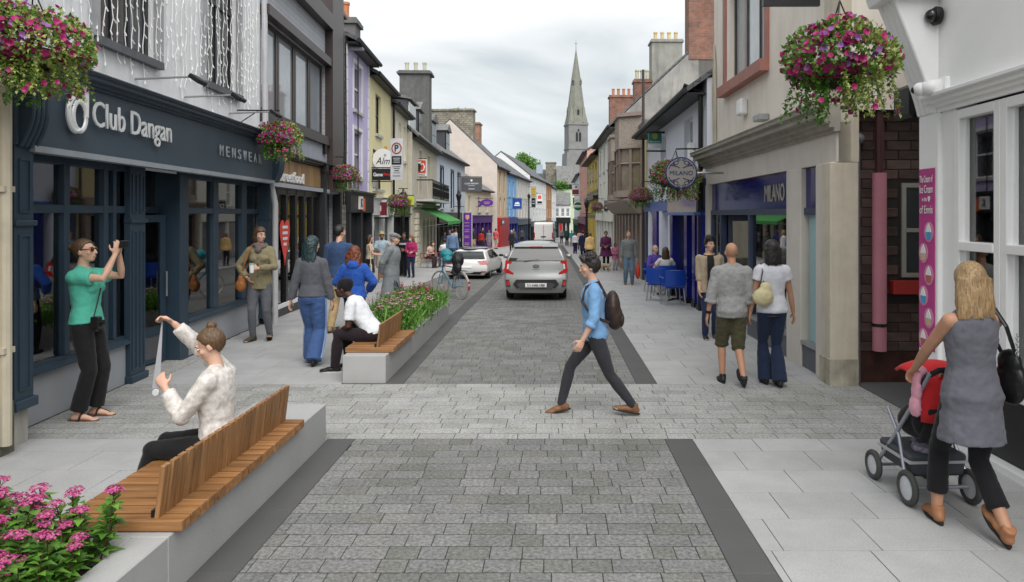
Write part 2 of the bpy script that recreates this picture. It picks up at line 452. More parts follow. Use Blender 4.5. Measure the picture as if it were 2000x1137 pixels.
PIECE = {}
def piece_mesh(l, w, kind, cham=.005, dep=.05, mk=''):
    key = (kind, mk, round(l, 3), round(w, 3))
    if key in PIECE: return PIECE[key]
    b = MB(); x, y = l / 2, w / 2
    vs = [(-x, -y, -dep), (x, -y, -dep), (x, y, -dep), (-x, y, -dep),
          (-x, -y, -cham), (x, -y, -cham), (x, y, -cham), (-x, y, -cham),
          (-x + cham, -y + cham, 0), (x - cham, -y + cham, 0), (x - cham, y - cham, 0), (-x + cham, y - cham, 0)]
    fs = [(8, 9, 10, 11)] + [(i, (i + 1) % 4, 4 + (i + 1) % 4, 4 + i) for i in range(4)] + [(4 + i, 4 + (i + 1) % 4, 8 + (i + 1) % 4, 8 + i) for i in range(4)]
    b._add(vs, fs)
    PIECE[key] = b.mesh(kind)
    return PIECE[key]
def lay(parent, name, y0, y1, row, x0f, x1f, lens, m, joint, single_max, jz=.0009, skip=None, cham=.002, jrow=.012):
    """Rows of pieces across the street; the nearest single_max are objects of their own, the rest one part."""
    out = []; y = y0; k = 0
    while y < y1 - .02:
        h = min(row, y1 - y); yc = y + h / 2
        xa, xb = x0f(yc), x1f(yc)
        x = xa - RND.uniform(0, lens[0])
        while x < xb - .01:
            l = RND.choice(lens) if len(lens) > 1 else lens[0]
            a, c = max(x, xa), min(x + l, xb)
            if xb - c < .07: c = xb; l = xb - x + .001
            if c - a > .035 and not (skip and skip((a + c) / 2, yc)):
                out.append(((a + c) / 2, yc, c - a - joint, h - jrow))
            x += l
        y += h; k += 1
    rest = MB()
    for i, (cx, cy, l, w) in enumerate(out):
        z = gz(cy) + RND.uniform(-jz, jz)
        if i < single_max:
            me = piece_mesh(l, w, name, cham, mk=m.name)
            o = link_mesh(name, me, m, parent)
            o.location = (cx, cy, z)
            o.rotation_euler = (RND.uniform(-.002, .002), RND.uniform(-.002, .002), 0)
        else:
            x, yy = l / 2, w / 2; q = cham
            rest._add([(cx - x, cy - yy, z - .03), (cx + x, cy - yy, z - .03), (cx + x, cy + yy, z - .03), (cx - x, cy + yy, z - .03),
                       (cx - x, cy - yy, z - q), (cx + x, cy - yy, z - q), (cx + x, cy + yy, z - q), (cx - x, cy + yy, z - q),
                       (cx - x + q, cy - yy + q, z), (cx + x - q, cy - yy + q, z), (cx + x - q, cy + yy - q, z), (cx - x + q, cy + yy - q, z)],
                      [(8, 9, 10, 11)] + [(i, (i + 1) % 4, 4 + (i + 1) % 4, 4 + i) for i in range(4)] + [(4 + i, 4 + (i + 1) % 4, 8 + (i + 1) % 4, 8 + i) for i in range(4)])
    if rest.f:
        tag(rest.build('far_' + name + '_field', m, parent), kind='stuff')
    return out
SL = [.14, .17, .2, .22, .24, .27, .3, .34]
lay(road, 'sett', 2.53, 6.73, .168, lambda y: BX[1], lambda y: BX[2], SL, M_sett, .0055, 300)
lay(road, 'sett', 8.91, 16.4, .168, lambda y: BX[1], lambda y: BX[2], SL, M_sett, .0055, 0)
# the lighter setts of the crossing, laid from shop to shop
lay(crossing, 'sett', 6.73, 8.91, .168, lambda y: wall_left_x(y) + .02, lambda y: 3.8, [.22, .26, .3, .34, .38, .44], M_cross, .006, 300)
skip_l = lambda x, y: (1 < y < 3.6 and -3.4 < x) or (y < 6.5 and x > -2.4) or (8.95 < y < 14.6 and x > -2.4) or (15.2 < y < 30 and x > -4.2)
lay(footpath_l, 'slab', 2.6, 6.73, .472, lambda y: wall_left_x(y) + .03, lambda y: BX[0], [.62, .62, .72, .9], M_slab, .005, 300, skip=skip_l, cham=.0015, jrow=.008)
lay(footpath_l, 'slab', 8.91, 30.1, .472, lambda y: wall_left_x(y) + .03, lambda y: BX[0] if y < 15.2 else -4.2, [.62, .62, .72, .9], M_slab, .005, 290, skip=skip_l, cham=.0015, jrow=.008)
lay(footpath_r, 'slab', 2.6, 6.73, .472, lambda y: BX[3], lambda y: 3.76, [.62, .62, .62, .72], M_slab, .005, 300, cham=.0015, jrow=.008)
lay(footpath_r, 'slab', 8.91, 30.1, .472, lambda y: BX[3], lambda y: 3.76, [.62, .62, .62, .72], M_slab, .005, 250, cham=.0015, jrow=.008)
# dark granite edge bands beside the lane
def band(name, x0, x1, y0, y1):
    root = None; y = y0; i = 0
    while y < y1 - .05:
        l = min(.9, y1 - y)
        me = piece_mesh(x1 - x0 - .004, l - .003, 'band_stone', .003)
        o = link_mesh('band_stone', me, M_band, road); o.location = ((x0 + x1) / 2, y + l / 2, gz(y + l / 2) + .0005)
        y += l
for (a, b_) in ((BX[0], BX[1]), (BX[2], BX[3])):
    band('band', a, b_, 2.4, 6.73); band('band', a, b_, 8.91, 30)
# beyond the reach of single stones the material takes over
YF = [16.4, 30, 60, 75]
far_lane = sheet('road_far', BX[1], BX[2], YF, M_sett_far, -.001); tag(far_lane, kind='structure')
bay = sheet('parking_bay', -4.2, BX[0], [15.2, 22, 30], M_sett_far, -.002); tag(bay, kind='structure')
bay2 = sheet('parking_bay_apron', -4.2, BX[0], [14.62, 15.2], M_sett_far, .0055); tag(bay2, kind='structure')
tag(sheet('footpath_left_far', 0, 0, [30.1, 44, 56, 67, 75], M_slab_far, -.003, wall_left_x, lambda y: BX[0]), kind='structure')
tag(sheet('footpath_right_far', BX[3], 3.8, [30.1, 60, 75, 140], M_slab_far, -.0035), kind='structure')
tag(sheet('road_edge_left_far', BX[0], BX[1], [30, 60, 75], M_band, .001), kind='structure')
tag(sheet('road_edge_right_far', BX[2], BX[3], [30, 60, 75], M_band, .001), kind='structure')
M_far_road = mat('worn_road', (.27, .27, .27), rough=.85, var=.1, scale=2)
tag(sheet('road_bend', 0, BX[3], [75, 92, 112, 140], M_far_road, -.002, lambda y: wall_left_x(y) + 1.6), kind='structure')
tag(sheet('footpath_bend', 0, 0, [75, 92, 112, 128], M_slab_far, .06, wall_left_x, lambda y: wall_left_x(y) + 1.6), kind='structure')
alley = MB(); alley.poly([(3.80, 6.9, .004), (6.5, 6.9, .004), (6.5, 9.3, .004), (3.80, 9.3, .004)])
tag(alley.build('alley_ground', M_tar), kind='structure')
# ------------------------------------------------------------------ building kit
# Every facade has its own frame: x runs left to right along the front as one faces it, y into the building, z up.
class Fac:
    def __init__(s, name, label, P0, P1, cat='building', zbase=None, group=None):
        s.P0 = Vector((P0[0], P0[1])); s.P1 = Vector((P1[0], P1[1]))
        d = s.P1 - s.P0; s.W = d.length; s.u = d.normalized()
        s.n = Vector((s.u.y, -s.u.x))                     # towards the street
        s.zb = min(gz(P0[1]), gz(P1[1])) if zbase is None else zbase
        s.root = empty(name, (P0[0], P0[1], s.zb), math.atan2(s.u.y, s.u.x), label, cat, group)
    def uv(s, px, py, off=0.0):                           # photo position -> (u, z) on the plane that stands off in front of the wall
        d = Vector(((px - VX) / FPX, 1.0))
        q = s.P0 + s.n * off
        t = q.dot(s.n) / d.dot(s.n)
        p = d * t
        return (p - q).dot(s.u), HC - (py - HOR) / FPX * t - s.zb
    def u_(s, px, off=0.0): return s.uv(px, HOR, off)[0]
    def z_(s, px, py, off=0.0): return s.uv(px, py, off)[1]
    def wall(s, H, m, holes=(), name='wall', u0=0.0, u1=None, z0=0.0, depth=7.0, y=0.0, rev=.16, back=True, wallmat=None):
        """Front with openings cut through, reveals, flanks and back."""
        u1 = s.W if u1 is None else u1
        us = sorted({u0, u1} | {min(max(h[0], u0), u1) for h in holes} | {min(max(h[1], u0), u1) for h in holes})
        zs = sorted({z0, H} | {min(max(h[2], z0), H) for h in holes} | {min(max(h[3], z0), H) for h in holes})
        b = MB()
        for a, c in zip(us[:-1], us[1:]):
            for e, f in zip(zs[:-1], zs[1:]):
                mu, mz = (a + c) / 2, (e + f) / 2
                if any(h[0] < mu < h[1] and h[2] < mz < h[3] for h in holes): continue
                b.quad((a, y, e), (c, y, e), (c, y, f), (a, y, f))
        for h in holes:
            a, c, e, f = max(h[0], u0), min(h[1], u1), max(h[2], z0), min(h[3], H)
            b.quad((a, y, e), (a, y, f), (a, y + rev, f), (a, y + rev, e)); b.quad((c, y, f), (c, y, e), (c, y + rev, e), (c, y + rev, f))
            b.quad((a, y, f), (c, y, f), (c, y + rev, f), (a, y + rev, f)); b.quad((c, y, e), (a, y, e), (a, y + rev, e), (c, y + rev, e))
        if back:
            b.quad((u0, y, z0), (u0, y, H), (u0, depth, H), (u0, depth, z0)); b.quad((u1, y, H), (u1, y, z0), (u1, depth, z0), (u1, depth, H))
            b.quad((u0, depth, z0), (u0, depth, H), (u1, depth, H), (u1, depth, z0)); b.quad((u0, y, H), (u1, y, H), (u1, depth, H), (u0, depth, H))
        return b.build(name, m, s.root)
    def roof(s, zE, zR, m, over=.3, depth=7.0, u0=0.0, u1=None, gut=None, gable=None, name='roof'):
        u1 = s.W if u1 is None else u1
        dm = depth / 2; k = (zR - zE) / dm; t = .12
        b = MB()
        b.prism_x([(-over, zE - k * over), (dm, zR), (depth + over, zE - k * over), (depth + over, zE - k * over + t), (dm, zR + t), (-over, zE - k * over + t)], u0 - .05, u1 + .05)
        r = b.build(name, m, s.root)
        g = MB()
        for x in (u0, u1):
            g.poly([(x, 0.02, zE - .05), (x, depth, zE - .05), (x, dm, zR - .02)])
        if gable: g.build('gable_wall', gable, s.root)
        if gut:
            q = MB(); q.tube([(u0 - .02, -over - .05, zE - k * over + .04), (u1 + .02, -over - .05, zE - k * over + .04)], .065, 8)
            q.box(u0, u1, -over, -.02, zE - k * over - .05, zE - k * over - .005)
            q.build('gutter', gut, s.root)
        return r
    def window(s, u0, u1, z0, z1, fm, gm, y=.09, t=.055, cols=1, rows=2, split=None, sill=None, dep=.07, arch=False, sur=None, surm=None, name='window'):
        """Frame with glazing bars > pane, sill, surround."""
        b = MB()
        w, h = u1 - u0, z1 - z0
        b.box(u0, u0 + t, y, y + dep, z0, z1); b.box(u1 - t, u1, y, y + dep, z0, z1)
        b.box(u0 + t, u1 - t, y, y + dep, z0, z0 + t); b.box(u0 + t, u1 - t, y, y + dep, z1 - t, z1)
        zc = [z0 + t] + (split if split else [z0 + h * i / rows for i in range(1, rows)]) + [z1 - t]
        uc = [u0 + t + (w - 2 * t) * i / cols for i in range(cols + 1)]
        for z in zc[1:-1]: b.box(u0 + t, u1 - t, y - .01, y + dep, z - t * .45, z + t * .45)
        for u in uc[1:-1]: b.box(u - t * .35, u + t * .35, y + .004, y + dep - .004, z0 + t, z1 - t)
        o = b.build(name, fm, s.root)
        for i in range(cols):
            for j in range(len(zc) - 1):
                p = MB(); p.box(uc[i] - .01, uc[i + 1] + .01, y + dep * .45, y + dep * .62, zc[j] - .01, zc[j + 1] + .01)
                p.build('pane', gm, o)
        if sill:
            q = MB(); q.box(u0 - .07, u1 + .07, -.09, y + .01, z0 - .1, z0 - .002); q.build('sill', sill, o)
        if surm:
            a = sur or .12
            q = MB(); q.box(u0 - a, u0 + .004, -.035, .02, z0, z1 + a); q.box(u1 - .004, u1 + a, -.035, .02, z0, z1 + a); q.box(u0 + .004, u1 - .004, -.035, .02, z1 - .004, z1 + a)
            q.build('surround', surm, o)
        if arch:
            q = MB(); n = 10; r = w / 2; uc_ = (u0 + u1) / 2; e = r * .75
            pts = [(uc_ + r * math.cos(PI * i / n), z1 - e + e * math.sin(PI * i / n)) for i in range(n + 1)]
            # corner fillers turn the square head into a round one
            q.prism_y([(u1, z1)] + [(x, z) for x, z in pts[:n // 2 + 1]], -.012, y + dep)
            q.prism_y([(x, z) for x, z in pts[n // 2:]] + [(u0, z1)], -.012, y + dep)
            q.build('arch_head', arch, o)
        return o
    def part(s, name, b, m, parent=None, **k): return b.build(name, m, parent or s.root, **k)
    def chimney(s, u, y, w, d, z0, z1, m, pots=3, potm=None, cap=.08, capm=None):
        b = MB(); b.box(u - w / 2, u + w / 2, y - d / 2, y + d / 2, z0, z1)
        o = b.build('chimney', m, s.root)
        q = MB(); q.box(u - w / 2 - cap, u + w / 2 + cap, y - d / 2 - cap, y + d / 2 + cap, z1 - .001, z1 + .12); q.box(u - w / 2 - cap * .4, u + w / 2 + cap * .4, y - d / 2 - cap * .4, y + d / 2 + cap * .4, z1 + .12, z1 + .2)
        q.build('chimney_cap', capm or m, o)
        for i in range(pots):
            t = (i + .5) / pots
            L = max(w, d) * .9
            pu = u - (L / 2 - L * t if w >= d else 0); py = y - (L / 2 - L * t if d > w else 0)
            p = MB(); p.lathe([(.13, 0), (.11, .06), (.115, .5), (.14, .52), (.14, .6), (.10, .6), (.09, .3)], 10, pu, py, z1 + .18)
            p.build('chimney_pot', potm, o, smooth=False)
        return o
    def text(s, str_, m, parent, u, z, y, w, h, ext=.012, **k):
        return lettering(str_, m, parent, w, h, (u, y, z), ext=ext, **k)

def cornice(b, u0, u1, z, steps):
    """Stepped moulding: steps of (z up, out) from below; y is negative towards the street."""
    prof = [(0, z)]
    zz = z
    for dz, out in steps:
        prof.append((-out, zz)); zz += dz; prof.append((-out, zz))
    prof.append((0, zz))
    b.prism_x(prof, u0, u1)
    return zz

# shared finishes
M_white = mat('white_paint', (.78, .78, .77), rough=.5, var=.05, scale=2, stain=.12, stcol=(.45, .44, .4))
M_whiteframe = mat('white_frame_paint', (.8, .8, .8), rough=.35, var=.04)
M_black = mat('black_paint', (.012, .012, .013), rough=.35, var=.3)
M_blackmetal = mat('black_metal', (.015, .015, .016), rough=.45, var=.3, metal=.3)
M_cast = mat('cast_gutter', (.02, .021, .023), rough=.5, var=.3)
M_slate = brick_mat('slate_roof', (.085, .09, .10), (.13, .135, .145), (.05, .05, .055), bw=.3, bh=.2, ms=.012, bump=.008, rough=.6, var=.25)
M_slate_l = brick_mat('weathered_slate_roof', (.15, .15, .15), (.2, .2, .195), (.08, .08, .08), bw=.3, bh=.2, ms=.012, bump=.008, rough=.7, var=.3)
M_glass = dark_glass('window_glass')
M_glass_l = mat('pale_window_glass', (.28, .29, .3), rough=.06, var=.3, scale=1.2, spec=.7)  # paler base colour than the dark window glass
M_shopglass = clear_glass('shop_glass', (.8, .84, .86), .13)
M_sillstone = mat('sill_stone', (.5, .5, .48), rough=.7, stain=.3)
M_pot_y = mat('buff_chimney_pot', (.62, .5, .27), rough=.7, stain=.3)
M_pot_r = mat('terracotta_chimney_pot', (.5, .2, .1), rough=.7, stain=.3)
M_pot_w = mat('pale_chimney_pot', (.55, .55, .42), rough=.7, stain=.3)
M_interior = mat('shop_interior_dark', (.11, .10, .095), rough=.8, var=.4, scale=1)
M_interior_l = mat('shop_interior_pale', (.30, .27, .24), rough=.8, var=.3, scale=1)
M_steel = mat('galvanised_steel', (.4, .41, .42), rough=.4, var=.15, metal=.7)
M_stonewall = brick_mat('rubble_stone', (.2, .18, .15), (.32, .3, .26), (.15, .14, .12), bw=.35, bh=.16, ms=.03, bump=.03, var=.4)
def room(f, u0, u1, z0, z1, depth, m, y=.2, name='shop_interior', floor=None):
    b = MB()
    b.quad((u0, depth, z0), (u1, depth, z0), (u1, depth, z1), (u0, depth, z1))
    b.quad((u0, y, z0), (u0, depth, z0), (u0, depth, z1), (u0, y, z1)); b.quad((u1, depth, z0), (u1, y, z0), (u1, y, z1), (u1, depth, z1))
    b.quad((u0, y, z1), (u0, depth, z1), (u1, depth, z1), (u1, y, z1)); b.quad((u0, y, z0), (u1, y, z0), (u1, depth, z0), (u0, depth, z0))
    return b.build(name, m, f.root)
# ------------------------------------------------------------------ left side, first shop (dark blue shopfront, raised silver letters)
M_navy = mat('slate_blue_paint', (.028, .050, .074), rough=.42, var=.12, scale=3, stain=.15, stcol=(.06, .08, .1))
M_navy_l = mat('slate_blue_fascia_paint', (.052, .076, .10), rough=.5, var=.07, scale=1.5)
M_grey_riser = mat('grey_render', (.34, .355, .38), rough=.75, var=.06, scale=2)
M_upper = mat('white_roughcast', (.84, .845, .86), rough=.85, var=.08, scale=2, bump=.006, bscale=50, stain=.3, stcol=(.38, .38, .38))
M_silver = mat('brushed_silver', (.74, .75, .76), rough=.35, var=.05, metal=.15)
M_beige = mat('old_cream_render', (.5, .45, .35), rough=.85, var=.15, stain=.45, stcol=(.2, .18, .14), bump=.004)
M_lead = mat('lead_flashing', (.12, .125, .135), rough=.6, var=.25)

fb = Fac('beige_house', 'old cream rendered house end with a drainpipe beside the dark blue menswear shop', (-4.60, 2.0), (-4.80, 6.38))
fb.wall(8.5, M_beige, depth=6)
b = MB(); b.tube([(4.22, -.07, 0.1), (4.22, -.07, 8.2)], .045, 10)
for z in (.9, 2.3, 3.7): b.box(4.15, 4.29, -.1, .0, z, z + .05)
b.build('drainpipe', M_beige, fb.root)
b = MB(); b.box(0, 4.38, -.03, 0.0, 0, .45); b.build('plinth', mat('mossy_plinth', (.12, .12, .09), rough=.9, var=.5, stain=.5, stcol=(.03, .04, .02)), fb.root)

fd = Fac('menswear_shop', 'white upper wall hung with fairy lights over dark blue menswear shopfront with silver letters', (-4.75 - .06 * 6.25, 6.25), (-4.75 - .06 * 13.75, 13.75))
W = fd.W
OF = .35
zF0 = (fd.z_(90, 285, OF) + fd.z_(525, 355, OF)) / 2      # foot of fascia
zF1 = (fd.z_(170, 128, OF) + fd.z_(525, 265, OF)) / 2     # top of cornice
zR = .5                                                   # stall riser
uw = {k: fd.u_(k) for k in (245, 275, 345, 362, 415, 425, 470, 480, 505)}
wA = (fd.u_(190), fd.u_(303), fd.z_(250, 98), 7.0); wB = (fd.u_(400), fd.u_(463), fd.z_(430, 172), 7.0)
fd.wall(8.6, M_upper, [wA, wB], z0=zF0 - .05, name='upper_wall')
M_duskglass = mat('upper_shop_glass', (.10, .10, .105), rough=.05, var=.5, scale=1.3, spec=.7)
M_dkframe = mat('dark_window_frame', (.02, .022, .028), rough=.4)
for q in (wA, wB):
    fd.window(q[0], q[1], q[2], q[3], M_dkframe, M_duskglass, cols=3 if q is wA else 2, rows=2, t=.09, sill=M_lead, surm=mat('grey_reveal_band', (.4, .4, .42), rough=.8, stain=.2), sur=.17)
# stall risers and shopfront frame
def solid(u0, u1, y0, y1, z0, z1, name, m, bevel=0): 
    b = MB(); b.box(u0, u1, y0, y1, z0, z1); return b.build(name, m, fd.root, bevel=bevel)
solid(.38, uw[245], .0, .2, 0, zR, 'stall_riser', M_grey_riser); solid(uw[362], uw[505], .0, .2, 0, zR, 'stall_riser', M_grey_riser)
for (a, c) in ((.38, uw[245]), (uw[362], uw[505])):
    b = MB(); b.prism_x([(-.06, zR), (-.06, zR + .03), (.0, zR + .06), (.0, zR + .1), (.12, zR + .1), (.12, zR)], a, c); b.build('sill', M_navy, fd.root)
zT = fd.z_(300, 395)                                       # transom rail
zT1 = fd.z_(100, 378); zTw = 2.12
# glazing posts and rails
b = MB()
p1 = [.38, fd.u_(128), fd.u_(205)]
for u, w in ((fd.u_(128), .1), (fd.u_(205), .09), (fd.u_(222), .06)): b.box(u - w / 2, u + w / 2, -.02, .1, zR + .1, zF0)
for (a, c) in ((.38, uw[245]),): b.box(a, c, -.012, .09, zTw, zTw + .09); b.box(a, c, -.012, .09, zF0 - .1, zF0 - .002)
for k0, k1 in ((415, 425), (470, 480)): b.box(uw[k0], uw[k1], -.02, .1, zR + .1, zF0)
b.box(uw[362], uw[505], -.012, .09, zTw, zTw + .09); b.box(uw[362], uw[505], -.012, .09, zF0 - .1, zF0 - .002)
b.box(uw[275], uw[345], .25, .36, zTw, zTw + .09)
b.box(uw[345], uw[362], -.05, .38, 0, zF0); b.box(uw[275] - .02, uw[275] + .05, .1, .38, 0, zF0)
b.build('shopfront_frame', M_navy, fd.root, bevel=.008)
# panes
def pane(u0, u1, z0, z1, y=.04, m=M_shopglass):
    b = MB(); b.box(u0, u1, y, y + .012, z0, z1); return b.build('pane', m, fd.root)
for a, c in ((.42, fd.u_(128) - .05), (fd.u_(128) + .05, fd.u_(205) - .045), (fd.u_(222) + .03, uw[245] - .02), (uw[362], uw[415]), (uw[425], uw[470]), (uw[480], uw[505])):
    pane(a, c, zR + .1, zTw); pane(a, c, zTw + .09, zF0 - .1)
pane(uw[275] + .05, uw[345], zTw + .09, zF0, .3)
# door standing in its recess
dr = empty('door', (uw[275] + .06, .31, 0), rad(-12), parent=fd.root)
dw = uw[345] - uw[275] - .1
b = MB(); b.box(0, .1, 0, .05, .04, zTw - .02); b.box(dw - .1, dw, 0, .05, .04, zTw - .02); b.box(.1, dw - .1, 0, .05, zTw - .12, zTw - .02); b.box(.1, dw - .1, 0, .05, .04, .1); b.box(.1, dw - .1, 0, .05, .42, .54)
b.build('door_frame', M_navy, dr); b = MB(); b.box(.1, dw - .1, .015, .03, .1, .42); b.build('kick_panel', mat('kick_panel_grey', (.12, .12, .13), rough=.4, metal=.3), dr)
b = MB(); b.box(.1, dw - .1, .02, .03, .54, zTw - .12); b.build('pane', M_shopglass, dr)
b = MB(); b.tube([(dw - .05, -.05, .95), (dw - .05, -.05, 1.3)], .014, 8); b.build('handle', M_steel, dr)
b = MB(); b.box(uw[275], uw[345], -.3, .35, .0, .015); b.build('threshold', mat('patterned_threshold', (.4, .39, .37), rough=.5, var=.5, scale=25), fd.root)
# pilasters with sunk panels
def pilaster(u0, u1, out, z1, plinth=.3, panels=((.42, 1.9),), cols=1, name='pilaster'):
    b = MB(); b.box(u0, u1, -out, .02, plinth, z1)
    o = b.build(name, M_navy, fd.root, bevel=.006)
    w = (u1 - u0) / cols
    for (a, c) in panels:
        for k in range(cols):
            x0, x1 = u0 + k * w + w * .2, u0 + (k + 1) * w - w * .2
            q = MB(); t = .018
            q.box(x0, x0 + t, -out - .012, -out + .004, a, c); q.box(x1 - t, x1, -out - .012, -out + .004, a, c); q.box(x0 + t, x1 - t, -out - .012, -out + .004, a, a + t); q.box(x0 + t, x1 - t, -out - .012, -out + .004, c - t, c)
            q.build('panel_moulding', M_navy, o)
    boxes('band_moulding', M_navy, o, [(u0 - .02, u1 + .02, -out - .035, .02, plinth - .001, plinth + .09), (u0 - .015, u1 + .015, -out - .03, .02, 2.0, 2.05)], bevel=.008)
    return o
pilaster(.16, .42, OF - .02, zF0, .33, ((.5, 1.92), (2.12, zF0 - .12)))
b = MB(); b.box(.18, .40, -OF + .06, .0, 0, .331); b.build('stone_plinth', mat('weathered_plinth', (.4, .39, .35), rough=.9, stain=.6, stcol=(.06, .06, .03)), fd.root)
pilaster(uw[245], uw[275], .06, zF0, .0, ((.16, 1.9), (2.12, zF0 - .12)), cols=2)
pilaster(fd.u_(505), W - .02, .2, zF0, .12, ((.3, 1.9), (2.12, zF0 - .1)))
# fascia and cornice
b = MB(); b.box(.15, W, -OF, .05, zF0, zF1 - .15); fas = b.build('fascia', M_navy_l, fd.root)
b = MB(); zc = cornice(b, .1, W + .04, zF1 - .19, [(.03, OF + .03), (.04, OF + .07), (.05, OF + .12), (.035, OF + .15)])
b.build('cornice', M_navy, fd.root, bevel=.012, segs=2)
b = MB(); b.prism_x([(-OF - .16, zc + .003), (.0, zc + .09), (.0, zc + .075), (-OF - .16, zc - .01)], -.0, W + .05); b.build('lead_flashing', M_lead, fd.root)
b = MB(); b.prism_x([(-OF - .03, zF0 - .05), (-OF - .03, zF0 + .01), (-OF + .1, zF0 + .01), (-OF + .1, zF0 - .05)], .36, W - .3); b.build('awning_strip', mat('awning_rail', (.3, .33, .36), rough=.4), fd.root)
# fluted scroll brackets at both ends
def bracket(u0, u1):
    n = 4; w = (u1 - u0) / n; o = None
    for k in range(n):
        q = MB(); pr = []
        for i in range(13):
            t = i / 12; z = zF0 - .02 + (zF1 - .2 - zF0 + .02) * t
            pr.append((-OF - .02 - .16 * (.5 - .5 * math.cos(PI * min(1, t * 1.25))) - .045 * math.sin(2 * PI * t), z))
        pr = [(-OF + .05, pr[0][1])] + pr + [(-OF + .05, pr[-1][1])]
        q.prism_x(pr[::-1], u0 + k * w + .008, u0 + (k + 1) * w - .008)
        if o is None: o = q.build('scroll_bracket', M_navy, fd.root, bevel=.01)
        else: q.build('flute', M_navy, o, bevel=.01)
bracket(.17, .43); bracket(W - .34, W - .02)
# silver letters
def on_fascia(px, py): return fd.uv(px, py, OF)
ua, za = on_fascia(172, 235); ub, zb_ = on_fascia(327, 262)
zc_l = (on_fascia(172, 232)[1] + on_fascia(327, 262)[1]) / 2
o = lettering('Club Dangan', M_silver, fas, ub - ua, .36, ((ua + ub) / 2, -OF - .05, zc_l), ext=.008, bold=.0)
ul = on_fascia(140, 220)
b = MB()
def ringpts(cu, cz, rx, rz, n=28, a0=0, a1=2 * PI): return [(cu + rx * math.cos(a0 + (a1 - a0) * i / n), -OF - .05, cz + rz * math.sin(a0 + (a1 - a0) * i / n)) for i in range(n + 1)]
cu_, cz_ = ul[0], ul[1] + .02
b.tube(ringpts(cu_ + .05, cz_ - .05, .11, .15), .028, 8, sq=.6); b.tube([(cu_ + .16, -OF - .05, cz_ - .05), (cu_ + .165, -OF - .05, cz_ + .2), (cu_ + .12, -OF - .05, cz_ + .28)], .026, 8)
b.tube(ringpts(cu_ - .02, cz_ - .04, .12, .17, 20, rad(110), rad(300)), .026, 8)
b.build('emblem', M_silver, fas)
um0, zm = on_fascia(425, 292); um1, zm1 = on_fascia(508, 312)
for i, ch_ in enumerate('MENSWEAR'): lettering(ch_, mat('dark_letters', (.34, .37, .40), rough=.4), fas, .13, .16, (um0 + .08 + (um1 - um0 - .16) * i / 7, -OF - .03, (zm + zm1) / 2), ext=.006)
# inside the shop
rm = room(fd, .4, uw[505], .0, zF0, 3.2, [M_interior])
M_blueposter = mat('blue_poster', (.02, .03, .28), rough=.4)
M_posterwhite = mat('poster_white', (.75, .77, .82), rough=.5)
b = MB(); b.box(fd.u_(128) + .08, fd.u_(205) - .08, .1, .11, zTw + .12, zF0 - .14); ps = b.build('poster', M_blueposter, fd.root)
uu = (fd.u_(128) + fd.u_(205)) / 2
lettering('FOR LESS!', M_posterwhite, ps, .62, .17, (uu, .095, zTw + .24), ext=.003, bold=.02)
b = MB(); b.box(.5, fd.u_(128) - .1, .12, .13, zTw + .12, zF0 - .14); b.build('poster', M_blueposter, fd.root)
b = MB(); b.box(fd.u_(205) - .1 - .55, fd.u_(205) - .1, .9, .95, .9, 2.1); b.build('display_board', mat('warm_board', (.32, .13, .05), rough=.6, var=.4, scale=3), fd.root)
M_cl = [mat('clothes_%d' % i, c, rough=.9, var=.2) for i, c in enumerate([(.02, .025, .05), (.10, .02, .02), (.03, .03, .03), (.2, .2, .22), (.05, .08, .2)])]
def rack(u0, u1, y, z, k0):
    b = MB(); b.tube([(u0, y, 0), (u0, y, z), (u1, y, z), (u1, y, 0)], .015, 6); r = b.build('clothes_rail', M_steel, fd.root)
    n = int((u1 - u0) / .09)
    for i in range(n):
        q = MB(); u = u0 + .05 + i * .09; h = RND.uniform(.6, .9)
        q.prism_x([(y - .2, z - .12), (y, z - .02), (y + .2, z - .12), (y + .22, z - h), (y - .22, z - h)], u, u + .05); q.build('garment', M_cl[(k0 + i) % 5], r)
rack(uw[275] + .1, uw[345] + .3, 1.6, 1.75, 0); rack(uw[425], uw[505] - .2, 1.5, 1.5, 2); rack(.8, 2.0, 1.9, 1.6, 1)
M_binpl = mat('dark_green_plastic', (.01, .05, .025), rough=.4)
b = MB(); b.prism_y([(.95, zR + .02), (1.4, zR + .02), (1.45, zR + .65), (.9, zR + .65)], .45, .85); bn = b.build('display_bin', M_binpl, fd.root, bevel=.02)
b = MB(); b.box(.86, 1.49, .42, .9, zR + .65, zR + .72); b.build('bin_lid', M_binpl, bn, bevel=.02)
b = MB(); b.box(uw[245] - .75, uw[245] - .45, .3, .33, zR + .1, zR + .42); b.build('green_ticket', mat('lime_ticket', (.2, .7, .06), rough=.5), fd.root)
# striped lighthouse ornament and a folding table in the window
for i in range(5):
    b = MB(); b.lathe([(.095 - .009 * i, 0), (.088 - .009 * i, .12)], 14, uw[480] + .12, .3, zR + .1 + .12 * i)
    b.build('lighthouse_ornament', [M_whiteframe, mat('ornament_navy', (.02, .03, .08), rough=.4)][i % 2], fd.root)
tb = MB()
for s_ in (-1, 1):
    tb.tube([(uw[362] + .45 - .3 * s_, .6, .5), (uw[362] + .45 + .3 * s_, .6, 1.05)], .022, 6); tb.tube([(uw[362] + .45 - .3 * s_, .9, .5), (uw[362] + .45 + .3 * s_, .9, 1.05)], .022, 6)
tb.box(uw[362] + .1, uw[362] + .85, .5, 1.0, 1.05, 1.09); tb.build('trestle_table', mat('pale_wood_plain', (.4, .31, .2), rough=.6), fd.root)
